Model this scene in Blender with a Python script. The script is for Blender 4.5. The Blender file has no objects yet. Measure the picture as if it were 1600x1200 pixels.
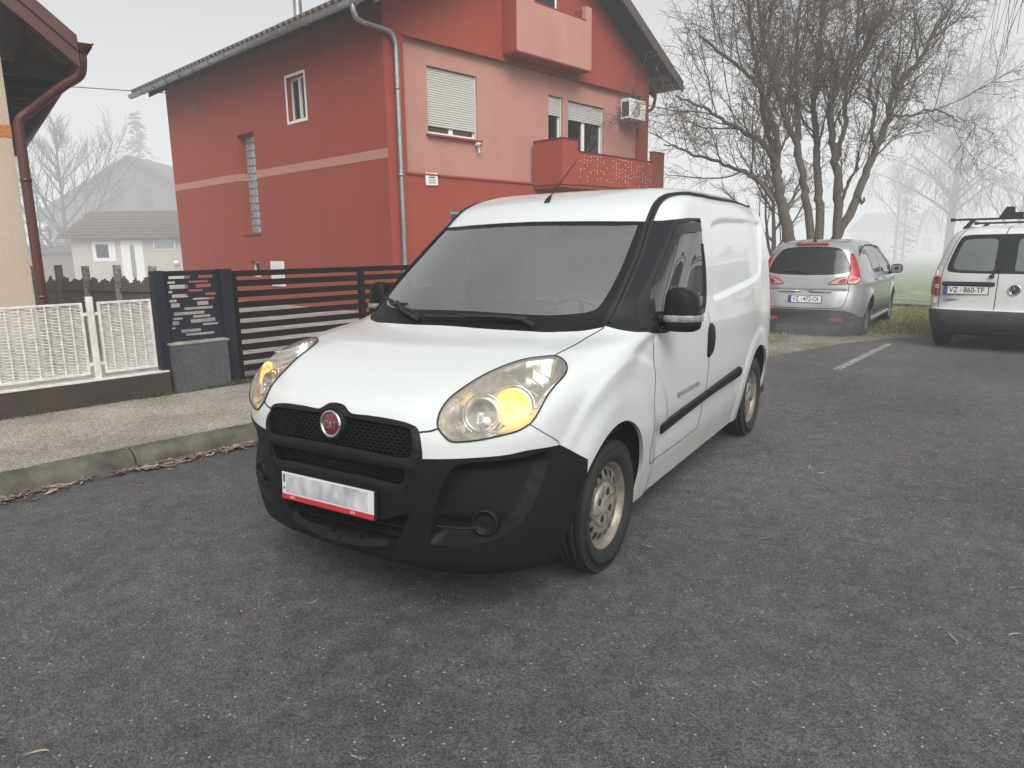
import bpy, bmesh, math, random
import numpy as np
from mathutils import Vector, Matrix
from mathutils.bvhtree import BVHTree
from mathutils.geometry import delaunay_2d_cdt
SC = bpy.context.scene
COL = SC.collection
PI = math.pi
HEAD = math.radians(168.356)            # heading of the street (kerb, fences, red house)
random.seed(7)
RNG = np.random.default_rng(11)

# ------------------------------------------------------------------ objects
def tag(o, label=None, cat=None, group=None, kind=None):
    if label: o['label'] = label
    if cat: o['category'] = cat
    if group: o['group'] = group
    if kind: o['kind'] = kind
    return o
def thing(name, label, cat, loc=(0, 0, 0), rotz=0.0, group=None):
    o = bpy.data.objects.new(name, None); COL.objects.link(o)
    o.location = loc; o.rotation_euler = (0, 0, rotz); o.empty_display_size = .1
    return tag(o, label, cat, group)
def link(name, me, mat, parent=None):
    o = bpy.data.objects.new(name, me); COL.objects.link(o)
    for m in (mat if isinstance(mat, (list, tuple)) else [mat]):
        me.materials.append(m)
    if parent is not None: o.parent = parent
    return o
def struct(o): o['kind'] = 'structure'; return o

class MB:
    """collects simple shapes into one mesh"""
    def __init__(s): s.v = []; s.f = []; s.m = []; s.sm = []; s.mi = 0
    def add(s, vs, fs, smooth=False):
        b = len(s.v); s.v += [tuple(map(float, p)) for p in vs]
        for f in fs: s.f.append([b + i for i in f]); s.m.append(s.mi); s.sm.append(smooth)
        return s
    def box(s, x0, x1, y0, y1, z0, z1, M=None, bev=0):
        if bev > 0: return s.bbox(x0, x1, y0, y1, z0, z1, bev, M)
        vs = [Vector((x, y, z)) for x in (x0, x1) for y in (y0, y1) for z in (z0, z1)]
        if M is not None: vs = [M @ p for p in vs]
        return s.add(vs, [(0, 1, 3, 2), (4, 6, 7, 5), (0, 4, 5, 1), (2, 3, 7, 6), (0, 2, 6, 4), (1, 5, 7, 3)])
    def bbox(s, x0, x1, y0, y1, z0, z1, b, M=None):
        bm = bmesh.new(); bmesh.ops.create_cube(bm, size=1)
        for v in bm.verts:
            v.co = Vector(((x0 + x1) / 2 + v.co.x * (x1 - x0), (y0 + y1) / 2 + v.co.y * (y1 - y0), (z0 + z1) / 2 + v.co.z * (z1 - z0)))
        bmesh.ops.bevel(bm, geom=bm.edges[:], offset=b, segments=2, affect='EDGES', profile=.5)
        return s.bm(bm, M)
    def bm(s, bm, M=None, smooth=False):
        bm.verts.ensure_lookup_table()
        vs = [(M @ v.co if M is not None else v.co.copy()) for v in bm.verts]
        s.add(vs, [[v.index for v in f.verts] for f in bm.faces], smooth); bm.free(); return s
    def tube(s, pts, r, n=8, cap=True, smooth=True, closed=False):
        pts = [Vector(p) for p in pts]; k = len(pts)
        rr = r if isinstance(r, (list, tuple, np.ndarray)) else [r] * k
        T = []
        for i in range(k):
            a = pts[(i - 1) % k] if closed or i > 0 else pts[0]
            b = pts[(i + 1) % k] if closed or i < k - 1 else pts[-1]
            t = b - a; T.append(t.normalized() if t.length > 1e-9 else Vector((0, 0, 1)))
        ref = Vector((0, 0, 1)) if abs(T[0].z) < .9 else Vector((1, 0, 0))
        N = (ref - T[0] * ref.dot(T[0])).normalized(); vs = []
        for i in range(k):
            N = (N - T[i] * N.dot(T[i]))
            N = N.normalized() if N.length > 1e-6 else T[i].orthogonal().normalized()
            B = T[i].cross(N)
            for j in range(n):
                a = 2 * PI * j / n; vs.append(pts[i] + (N * math.cos(a) + B * math.sin(a)) * rr[i])
        fs = []
        for i in range(k if closed else k - 1):
            for j in range(n):
                i2 = (i + 1) % k
                fs.append((i * n + j, i * n + (j + 1) % n, i2 * n + (j + 1) % n, i2 * n + j))
        s.add(vs, fs, smooth)
        if cap and not closed:
            s.add(vs[:n], [tuple(reversed(range(n)))]); s.add(vs[-n:], [tuple(range(n))])
        return s
    def lathe(s, prof, n=48, M=None, smooth=True):
        """profile (axial, radius) turned about the local y axis"""
        vs = []; k = len(prof)
        for j in range(n):
            a = 2 * PI * j / n
            for (y, r) in prof: vs.append(Vector((r * math.cos(a), y, r * math.sin(a))))
        if M is not None: vs = [M @ p for p in vs]
        fs = []
        for j in range(n):
            for i in range(k - 1):
                j2 = (j + 1) % n
                fs.append((j * k + i, j * k + i + 1, j2 * k + i + 1, j2 * k + i))
        return s.add(vs, fs, smooth)
    def prism(s, poly, y0, y1, M=None):
        """polygon (x,z) extruded along y"""
        n = len(poly)
        vs = [Vector((p[0], y0, p[1])) for p in poly] + [Vector((p[0], y1, p[1])) for p in poly]
        if M is not None: vs = [M @ p for p in vs]
        return s.add(vs, [tuple(range(n)), tuple(reversed(range(n, 2 * n)))] + [(i, i + n, (i + 1) % n + n, (i + 1) % n) for i in range(n)])
    def mesh(s, name='m'):
        me = bpy.data.meshes.new(name); me.from_pydata(s.v, [], s.f)
        me.polygons.foreach_set('material_index', s.m); me.polygons.foreach_set('use_smooth', s.sm)
        bm = bmesh.new(); bm.from_mesh(me); bmesh.ops.recalc_face_normals(bm, faces=bm.faces[:]); bm.to_mesh(me); bm.free()
        me.update(); return me
    def build(s, name, mat, parent=None): return link(name, s.mesh(name), mat, parent)

def text_part(name, body, size, mat, parent, M, extrude=.001, align='CENTER', sx=1.0, bold=0.0, shear=0.0, space=1.0):
    cu = bpy.data.curves.new('t', 'FONT'); cu.body = body; cu.size = size; cu.extrude = extrude
    cu.align_x = align; cu.align_y = 'CENTER'; cu.offset = bold; cu.resolution_u = 3; cu.shear = shear; cu.space_character = space
    o = bpy.data.objects.new('t', cu); COL.objects.link(o)
    dg = bpy.context.evaluated_depsgraph_get(); me = bpy.data.meshes.new_from_object(o.evaluated_get(dg))
    bpy.data.objects.remove(o)
    me.transform(M @ Matrix.Diagonal((sx, 1, 1, 1)))
    return link(name, me, mat, parent)

def catmull(pts, n=8, closed=False, sharp=()):
    """smooth a polyline through its points; indices in 'sharp' keep a corner"""
    P = [np.array(p, float) for p in pts]; k = len(P); out = []
    rng = range(k if closed else k - 1)
    for i in rng:
        p1, p2 = P[i], P[(i + 1) % k]
        p0 = P[i - 1] if (closed or i > 0) else p1
        p3 = P[(i + 2) % k] if (closed or i < k - 2) else p2
        if i in sharp: p0 = p1
        if (i + 1) % k in sharp: p3 = p2
        d1 = max(np.linalg.norm(p1 - p0), 1e-9); d2 = max(np.linalg.norm(p2 - p1), 1e-9); d3 = max(np.linalg.norm(p3 - p2), 1e-9)
        m1 = (p2 - p0) / (d1 + d2) * d2 if i not in sharp and np.any(p0 != p1) else (p2 - p1) * 1.0
        m2 = (p3 - p1) / (d2 + d3) * d2 if np.any(p3 != p2) else (p2 - p1) * 1.0
        for j in range(n):
            t = j / n; t2 = t * t; t3 = t2 * t
            out.append((2 * t3 - 3 * t2 + 1) * p1 + (t3 - 2 * t2 + t) * m1 + (-2 * t3 + 3 * t2) * p2 + (t3 - t2) * m2)
    if not closed: out.append(P[-1])
    return np.array(out)
def smooth01(x): x = np.clip(x, 0, 1); return x * x * (3 - 2 * x)

# ------------------------------------------------------------------ materials
def mat(name, col, rough=.5, metal=0.0, spec=.5, noise=0.0, nscale=8.0, bump=0.0, bscale=200.0, coat=0.0, alpha=1.0, trans=0.0, emit=None, estr=0.0, col2=None, coords='Object', stretch=(1, 1, 1), rnoise=0.0):
    m = bpy.data.materials.new(name); m.use_nodes = True; nt = m.node_tree; b = nt.nodes['Principled BSDF']
    def I(k, v):
        if k in b.inputs: b.inputs[k].default_value = v
    c = tuple(col) + (1,) if len(col) == 3 else col
    I('Base Color', c); I('Roughness', rough); I('Metallic', metal); I('Specular IOR Level', spec); I('Coat Weight', coat); I('Coat Roughness', .04); I('Alpha', alpha); I('Transmission Weight', trans)
    if emit: I('Emission Color', tuple(emit) + (1,)); I('Emission Strength', estr)
    if noise or bump or rnoise:
        tc = nt.nodes.new('ShaderNodeTexCoord'); mp = nt.nodes.new('ShaderNodeMapping'); mp.inputs['Scale'].default_value = stretch
        nt.links.new(tc.outputs[coords], mp.inputs['Vector'])
    if noise or rnoise:
        n1 = nt.nodes.new('ShaderNodeTexNoise'); n1.inputs['Scale'].default_value = nscale; n1.inputs['Detail'].default_value = 6; n1.inputs['Roughness'].default_value = .62
        nt.links.new(mp.outputs[0], n1.inputs['Vector'])
        r = nt.nodes.new('ShaderNodeValToRGB'); d = col2 if col2 else tuple(x * (1 - noise) for x in col[:3])
        r.color_ramp.elements[0].position = .35; r.color_ramp.elements[1].position = .68
        r.color_ramp.elements[0].color = tuple(d) + (1,); r.color_ramp.elements[1].color = tuple(col[:3]) + (1,)
        nt.links.new(n1.outputs['Fac'], r.inputs['Fac'])
        if noise: nt.links.new(r.outputs['Color'], b.inputs['Base Color'])
        if rnoise:
            mr = nt.nodes.new('ShaderNodeMapRange'); mr.inputs['From Min'].default_value = .3; mr.inputs['From Max'].default_value = .7
            mr.inputs['To Min'].default_value = max(rough - rnoise, .02); mr.inputs['To Max'].default_value = min(rough + rnoise, 1)
            nt.links.new(n1.outputs['Fac'], mr.inputs['Value']); nt.links.new(mr.outputs[0], b.inputs['Roughness'])
    if bump:
        n2 = nt.nodes.new('ShaderNodeTexNoise'); n2.inputs['Scale'].default_value = bscale; n2.inputs['Detail'].default_value = 3
        bp = nt.nodes.new('ShaderNodeBump'); bp.inputs['Strength'].default_value = bump; bp.inputs['Distance'].default_value = .003
        nt.links.new(mp.outputs[0], n2.inputs['Vector']); nt.links.new(n2.outputs['Fac'], bp.inputs['Height']); nt.links.new(bp.outputs[0], b.inputs['Normal'])
    return m
def glass(name, tint=(.55, .6, .58), clear=.5, rough=.02, haze=0.0, hazecol=(.6, .63, .62), ior=1.5):
    """one-sheet pane: tinted see-through, a mirror sheen by angle and a misted (diffuse) share"""
    m = bpy.data.materials.new(name); m.use_nodes = True; nt = m.node_tree; nt.nodes.clear()
    out = nt.nodes.new('ShaderNodeOutputMaterial'); tr = nt.nodes.new('ShaderNodeBsdfTransparent'); tr.inputs[0].default_value = tuple(t * clear for t in tint) + (1,)
    gl = nt.nodes.new('ShaderNodeBsdfGlossy'); gl.inputs['Roughness'].default_value = rough; gl.inputs['Color'].default_value = (1, 1, 1, 1)
    fr = nt.nodes.new('ShaderNodeFresnel'); fr.inputs['IOR'].default_value = ior
    mx = nt.nodes.new('ShaderNodeMixShader'); base = tr
    if haze > 0:
        df = nt.nodes.new('ShaderNodeBsdfDiffuse'); df.inputs['Color'].default_value = tuple(hazecol) + (1,)
        tc = nt.nodes.new('ShaderNodeTexCoord'); nz = nt.nodes.new('ShaderNodeTexNoise'); nz.inputs['Scale'].default_value = 2.2; nz.inputs['Detail'].default_value = 1.5
        mr = nt.nodes.new('ShaderNodeMapRange'); mr.inputs['From Min'].default_value = .35; mr.inputs['From Max'].default_value = .6; mr.inputs['To Min'].default_value = haze * .86; mr.inputs['To Max'].default_value = haze
        nt.links.new(tc.outputs['Object'], nz.inputs['Vector']); nt.links.new(nz.outputs['Fac'], mr.inputs['Value'])
        mh = nt.nodes.new('ShaderNodeMixShader'); nt.links.new(mr.outputs[0], mh.inputs[0]); nt.links.new(tr.outputs[0], mh.inputs[1]); nt.links.new(df.outputs[0], mh.inputs[2]); base = mh
    nt.links.new(fr.outputs[0], mx.inputs[0]); nt.links.new(base.outputs[0], mx.inputs[1]); nt.links.new(gl.outputs[0], mx.inputs[2]); nt.links.new(mx.outputs[0], out.inputs[0])
    return m

# ------------------------------------------------------------------ car shells
class Shell:
    """left half (y>=0) of a car body: a control net of rows (bottom to roof) x columns (front centre, round the side, rear centre)
    interpolated smoothly, cut exactly along outlines (constrained Delaunay in the surface's own parameters)"""
    def __init__(s, net, disp=None):
        N = np.array(net, float); s.R, s.C = N.shape[:2]
        mir = np.array([1, -1, 1])
        N = np.concatenate([(N[:, 1:2] * mir), N, (N[:, -2:-1] * mir)], 1)
        N = np.concatenate([2 * N[:1] - N[1:2], N, N[-2:-1] * mir], 0)
        s.N = N
        du = np.linalg.norm(np.diff(N, axis=1), axis=2).mean(0) + 1e-3; dv = np.linalg.norm(np.diff(N, axis=0), axis=2).mean(1) + 1e-3
        s.ku = np.concatenate([[0], np.cumsum(du)]); s.ku -= s.ku[1]
        s.kv = np.concatenate([[0], np.cumsum(dv)]); s.kv -= s.kv[1]
        s.U, s.V = s.ku[-2], s.kv[-2]; s.disp = disp
    @staticmethod
    def basis(k, x):
        n = len(k); i = np.clip(np.searchsorted(k, x, 'right') - 1, 1, n - 3)
        h0 = k[i] - k[i - 1]; h1 = k[i + 1] - k[i]; h2 = k[i + 2] - k[i + 1]; t = (x - k[i]) / h1
        t2, t3 = t * t, t * t * t
        a, b, c, d = 2 * t3 - 3 * t2 + 1, (t3 - 2 * t2 + t) * h1, -2 * t3 + 3 * t2, (t3 - t2) * h1
        # three-point slopes
        w = np.zeros((len(x), 4))
        w[:, 0] += b * (-h1 / (h0 * (h0 + h1))); w[:, 1] += b * ((h1 - h0) / (h0 * h1)); w[:, 2] += b * (h0 / (h1 * (h0 + h1)))
        w[:, 1] += d * (-h2 / (h1 * (h1 + h2))); w[:, 2] += d * ((h2 - h1) / (h1 * h2)); w[:, 3] += d * (h1 / (h2 * (h1 + h2)))
        w[:, 1] += a; w[:, 2] += c
        return i, w
    def base(s, u, v):
        u = np.clip(u, 0, s.U); v = np.clip(v, 0, s.V)
        iu, wu = s.basis(s.ku, u); iv, wv = s.basis(s.kv, v); P = np.zeros((len(u), 3))
        for a in range(4):
            for b in range(4):
                P += (wv[:, a] * wu[:, b])[:, None] * s.N[iv - 1 + a, iu - 1 + b]
        return P
    def nrm(s, f, u, v, e=.004):
        a = f(np.clip(u + e, 0, s.U), v) - f(np.clip(u - e, 0, s.U), v); b = f(u, np.clip(v + e, 0, s.V)) - f(u, np.clip(v - e, 0, s.V))
        n = np.cross(a, b); l = np.linalg.norm(n, axis=1)[:, None]; n = n / np.maximum(l, 1e-12)
        return n
    def bn(s, u, v): return s.nrm(s.base, u, v)
    def eval(s, u, v):
        P = s.base(u, v)
        if s.disp is not None: P = P + s.bn(u, v) * s.disp(P, u, v)[:, None]
        return P
    def prepare(s, step=.02):
        su = max(8, int(s.U / step)); sv = max(8, int(s.V / step))
        s.gu = np.linspace(0, s.U, su + 1); s.gv = np.linspace(0, s.V, sv + 1)
        uu, vv = np.meshgrid(s.gu, s.gv); s.uv = np.stack([uu.ravel(), vv.ravel()], 1)
        P = s.eval(s.uv[:, 0], s.uv[:, 1]); s.P = P; w = su + 1
        fs = [(j * w + i, j * w + i + 1, (j + 1) * w + i + 1) for j in range(sv) for i in range(su)] + [(j * w + i, (j + 1) * w + i + 1, (j + 1) * w + i) for j in range(sv) for i in range(su)]
        s.faces = fs; s.bvh = BVHTree.FromPolygons([tuple(p) for p in P], fs)
    def _uv(s, loc, idx):
        a, b, c = s.faces[idx]; A, B, Cc = s.P[a], s.P[b], s.P[c]; p = np.array(loc)
        v0, v1, v2 = B - A, Cc - A, p - A; d00, d01, d11, d20, d21 = v0 @ v0, v0 @ v1, v1 @ v1, v2 @ v0, v2 @ v1
        den = d00 * d11 - d01 * d01
        if abs(den) < 1e-14: return s.uv[a]
        y = (d11 * d20 - d01 * d21) / den; z = (d00 * d21 - d01 * d20) / den
        return s.uv[a] * (1 - y - z) + s.uv[b] * y + s.uv[c] * z
    def near(s, pts):
        out = []
        for p in pts:
            l, n, i, d = s.bvh.find_nearest(Vector(p)); out.append(s._uv(l, i))
        return np.array(out)
    def cast(s, o, d):
        l, n, i, dist = s.bvh.ray_cast(Vector(o), Vector(d)); return None if l is None else (np.array(l), s._uv(l, i))
    def partition(s, outlines, trim=None):
        """outlines: {name: uv polygon}; later ones win. Returns {name: (uv verts, tris)}; 'rest' is what no outline holds"""
        pts = [tuple(p) for p in s.uv]; edges = []
        for nm, poly in outlines.items():
            b = len(pts); n = len(poly); pts += [tuple(p) for p in poly]; edges += [(b + i, b + (i + 1) % n) for i in range(n)]
        # keep grid points clear of the outlines so no slivers form
        allp = np.concatenate(list(outlines.values())); keep = np.ones(len(s.uv), bool)
        cell = .02; H = {}
        for q in allp: H.setdefault((int(q[0] / cell), int(q[1] / cell)), []).append(q)
        for i, q in enumerate(s.uv):
            cx, cy = int(q[0] / cell), int(q[1] / cell)
            for dx in (-1, 0, 1):
                for dy in (-1, 0, 1):
                    for r in H.get((cx + dx, cy + dy), ()):
                        if (q[0] - r[0]) ** 2 + (q[1] - r[1]) ** 2 < 6e-5: keep[i] = False
        onb = (s.uv[:, 0] < 1e-6) | (s.uv[:, 0] > s.U - 1e-6) | (s.uv[:, 1] < 1e-6) | (s.uv[:, 1] > s.V - 1e-6)
        keep |= onb
        idx = np.nonzero(keep)[0]; n0 = len(s.uv)
        p2 = [Vector(s.uv[i]) for i in idx] + [Vector(p) for p in pts[n0:]]
        sh = len(idx) - n0; e2 = [(a + sh, b + sh) for a, b in edges]
        vo, eo, fo, _, _, _ = delaunay_2d_cdt(p2, e2, [], 0, 1e-5)
        vo = np.array([tuple(p) for p in vo]); F = np.array([f for f in fo if len(f) == 3])
        cen = vo[F].mean(1); lab = np.zeros(len(F), int)
        for k, (nm, poly) in enumerate(outlines.items()): lab[inside(cen, np.array(poly))] = k + 1
        inn = (cen[:, 0] > 0) & (cen[:, 0] < s.U) & (cen[:, 1] > 0) & (cen[:, 1] < s.V)
        res = {}
        for k, nm in enumerate(['rest'] + list(outlines)):
            f = F[(lab == k) & inn]; used = np.unique(f)
            if len(f) == 0: continue
            # drop crumbs: tiny pieces cut off from the rest of their region
            par = {}
            def find(a):
                while par.setdefault(a, a) != a: par[a] = par[par[a]]; a = par[a]
                return a
            for t in f.tolist(): par[find(t[0])] = find(t[1]); par[find(t[1])] = find(t[2])
            rt = np.array([find(t[0]) for t in f.tolist()]); cn = {r_: int((rt == r_).sum()) for r_ in set(rt.tolist())}
            f = f[np.array([cn[r_] >= 24 for r_ in rt.tolist()])]; used = np.unique(f)
            if len(f) == 0: continue
            mp = -np.ones(len(vo), int); mp[used] = np.arange(len(used)); res[nm] = (vo[used], mp[f])
        return res
    def panel(s, name, reg, mats, parent=None, off=0.0, thick=0.0, mirror=True, both=False, extra=None, nrm_keep=True, flip=False):
        """a region as a mesh. both=False: left half and its mirror image welded into one; both='L'/'R': one side only"""
        uv, F = reg; u, v = uv[:, 0], uv[:, 1]
        P = s.eval(u, v); n = s.nrm(s.eval, u, v); bad = np.abs(n).sum(1) < .1; n[bad] = (0, 0, 1)
        d = np.full(len(u), off)
        if extra is not None: d = d + extra(P, uv)
        Q = P + n * d[:, None]
        if extra is not None:
            # normals of the shaped sheet from its own faces
            n = vnormals(Q, F, n)
        a = Q[F]; fn = np.cross(a[:, 1] - a[:, 0], a[:, 2] - a[:, 0]); fl = (fn * n[F].mean(1)).sum(1) < 0; F = F.copy(); F[fl] = F[fl][:, ::-1]
        if both == 'R': Q = Q * [1, -1, 1]; n = n * [1, -1, 1]; F = F[:, ::-1]
        elif not both:
            k = len(Q); m = np.arange(k) + k; ctr = np.abs(Q[:, 1]) < 1e-5; Q[ctr, 1] = 0; m[ctr] = np.nonzero(ctr)[0]
            n[ctr, 1] = 0
            Q = np.concatenate([Q, Q * [1, -1, 1]]); n = np.concatenate([n, n * [1, -1, 1]]); F = np.concatenate([F, m[F][:, ::-1]])
        ln = [n[i] for f in F for i in f]; mi = [0] * len(F); faces = [tuple(f) for f in F]; V = Q
        if thick:
            k = len(Q); V = np.concatenate([Q, Q - n * thick]); ed = {}
            for f in F:
                for i in range(3):
                    a_, b_ = f[i], f[(i + 1) % 3]; ed[(a_, b_)] = ed.get((a_, b_), 0) + 1
            for f in F:
                g = (f[2] + k, f[1] + k, f[0] + k); faces.append(g); mi.append(1 if len(mats) > 1 else 0); ln += [-n[i - k] for i in g]
            for (a_, b_) in ed:
                if (b_, a_) not in ed:
                    faces.append((b_, a_, a_ + k, b_ + k)); mi.append(0)
                    fn_ = np.cross(V[a_] - V[b_], V[a_ + k] - V[b_]); l_ = np.linalg.norm(fn_); fn_ = fn_ / l_ if l_ > 1e-12 else n[a_]; ln += [fn_] * 4
        me = bpy.data.meshes.new(name); me.from_pydata(V.tolist(), [], [list(map(int, f)) for f in faces])
        me.polygons.foreach_set('material_index', mi); me.polygons.foreach_set('use_smooth', [True] * len(faces))
        me.normals_split_custom_set([tuple(x) for x in ln])
        me.update()
        return link(name, me, mats, parent)
    def ribbon(s, pts3, width=.006, off=.0015, side='both', closed=False, n=None):
        """thin strip lying on the surface along a 3-D polyline"""
        uv = s.near(pts3); u, v = uv[:, 0], uv[:, 1]; P = s.eval(u, v); nn = s.nrm(s.eval, u, v)
        T = np.gradient(P, axis=0)
        if closed: T = np.roll(P, -1, 0) - np.roll(P, 1, 0)
        B = np.cross(nn, T); B /= np.maximum(np.linalg.norm(B, axis=1)[:, None], 1e-9)
        w = width if np.isscalar(width) else np.asarray(width)[:, None]
        A = P + nn * off + B * w / 2; D = P + nn * off - B * w / 2; k = len(P); mb = MB()
        for sgn in ((1,), (-1,)) if side == 'both' else ((1,),) if side == 'L' else ((-1,),):
            S = np.array([1, sgn[0], 1]); vs = np.concatenate([A * S, D * S])
            mb.add(vs, [(i, (i + 1) % k, (i + 1) % k + k, i + k) for i in range(k if closed else k - 1)], True)
        return mb
    def lip(s, pts3, r=.006, off=0.0, side='both', closed=False, mb=None):
        uv = s.near(pts3); P = s.eval(uv[:, 0], uv[:, 1]) + s.nrm(s.eval, uv[:, 0], uv[:, 1]) * off
        mb = mb or MB()
        for sg in ((1, -1) if side == 'both' else (1,) if side == 'L' else (-1,)): mb.tube(P * [1, sg, 1], r, 6, closed=closed)
        return mb
def vnormals(Q, F, ref):
    a = Q[F]; fn = np.cross(a[:, 1] - a[:, 0], a[:, 2] - a[:, 0]); fl = (fn * ref[F].mean(1)).sum(1) < 0; fn[fl] *= -1
    n = np.zeros_like(Q)
    for k in range(3): np.add.at(n, F[:, k], fn)
    l = np.linalg.norm(n, axis=1)[:, None]; return np.where(l > 1e-12, n / np.maximum(l, 1e-12), ref)
def inside(p, poly):
    x, y = p[:, 0], p[:, 1]; r = np.zeros(len(p), bool); n = len(poly); j = n - 1
    for i in range(n):
        xi, yi = poly[i]; xj, yj = poly[j]
        c = ((yi > y) != (yj > y)) & (x < (xj - xi) * (y - yi) / ((yj - yi) if yj != yi else 1e-12) + xi); r ^= c; j = i
    return r
def segdist(P, L, closed=True):
    """least distance from each point of P to the polyline L (3-D or 2-D)"""
    A = L; B = np.roll(L, -1, 0) if closed else L[1:]
    if not closed: A = L[:-1]
    best = np.full(len(P), 1e9)
    for a, b in zip(A, B):
        d = b - a; t = np.clip(((P - a) @ d) / max(d @ d, 1e-12), 0, 1); q = a + t[:, None] * d
        best = np.minimum(best, np.linalg.norm(P - q, axis=1))
    return best
# ------------------------------------------------------------------ the white van: control net (x forward from the front axle, y left, z up)
def van_net():
    rows = []
    #      z      front columns: (x, y) at centre .. corner .. side start ; side half width, rear x
    spec = [
        (.205, [(.800, 0), (.795, .20), (.765, .42), (.690, .60), (.560, .735), (.400, .800)], .800, -3.42),
        (.27,  [(.868, 0), (.862, .20), (.832, .42), (.755, .62), (.610, .765), (.415, .815)], .815, -3.46),
        (.40,  [(.892, 0), (.886, .21), (.860, .43), (.785, .63), (.650, .785), (.425, .840)], .845, -3.48),
        (.55,  [(.902, 0), (.896, .21), (.870, .43), (.797, .63), (.655, .795), (.425, .856)], .866, -3.49),
        (.70,  [(.900, 0), (.894, .21), (.866, .43), (.790, .63), (.640, .800), (.415, .862)], .876, -3.49),
        (.80,  [(.888, 0), (.881, .21), (.853, .42), (.780, .63), (.645, .806), (.400, .867)], .880, -3.49),
        (.885, [(.850, 0), (.840, .21), (.808, .42), (.734, .63), (.610, .808), (.360, .874)], .881, -3.49),
        (.970, [(.690, 0), (.680, .21), (.652, .42), (.595, .62), (.505, .795), (.250, .872)], .879, -3.485),
        (1.045, [(.425, 0), (.412, .21), (.378, .42), (.325, .60), (.235, .778), (.0, .862)], .875, -3.48),
        (1.115, [(.110, 0), (.095, .22), (.040, .43), (-.045, .60), (-.170, .768), (-.33, .853)], .868, -3.475),
        (1.25, [(-.100, 0), (-.115, .22), (-.165, .43), (-.240, .60), (-.330, .745), (-.455, .838)], .856, -3.46),
        (1.44, [(-.385, 0), (-.400, .22), (-.440, .42), (-.505, .58), (-.585, .714), (-.69, .809)], .836, -3.44),
        (1.620, [(-.665, 0), (-.680, .22), (-.715, .41), (-.765, .56), (-.828, .680), (-.92, .768)], .808, -3.42),
        (1.735, [(-.870, 0), (-.880, .20), (-.908, .38), (-.95, .54), (-1.005, .662), (-1.10, .735)], .772, -3.38),
        (1.810, [(-1.12, 0), (-1.13, .18), (-1.15, .35), (-1.18, .49), (-1.23, .595), (-1.33, .665)], .698, -3.30),
        (1.848, [(-1.50, 0), (-1.505, .14), (-1.52, .25), (-1.55, .35), (-1.61, .43), (-1.70, .48)], .51, -3.12),
        (1.856, [(-1.95, 0), (-1.96, 0), (-1.98, 0), (-2.0, 0), (-2.05, 0), (-2.15, 0)], 0.0, -2.75),
    ]
    dz = lambda x: 0.0
    for (z, fr, w, xr) in spec:
        row = [(x, y, z) for x, y in fr]; xs = fr[-1][0]; x_end = xr + .26 * min(1, max(w, .01) / .6)
        for k in range(1, 8):
            x = xs + (x_end - xs) * k / 7
            g = 1 - .045 * smooth01(np.array((-2.3 - x) / 1.1)) - .010 * smooth01(np.array((x + .2) / .6))
            row.append((x, w * float(g) if k < 7 else w * float(g) * .995, z))
        row += [(xr + .045 * min(1, w), w * .80, z), (xr, w * .45, z), (xr, 0, z)]
        rows.append(row)
    N = np.array(rows)
    # crown: hood and windscreen rows are lower at the sides; roof falls a little to the rear
    for i, rw in enumerate(spec):
        z = rw[0]
        if z > 1.5: N[i, :, 2] -= .045 * smooth01((-2.2 - N[i, :, 0]) / 1.3) * (1 if z < 1.8 else 1)
    return N
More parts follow.
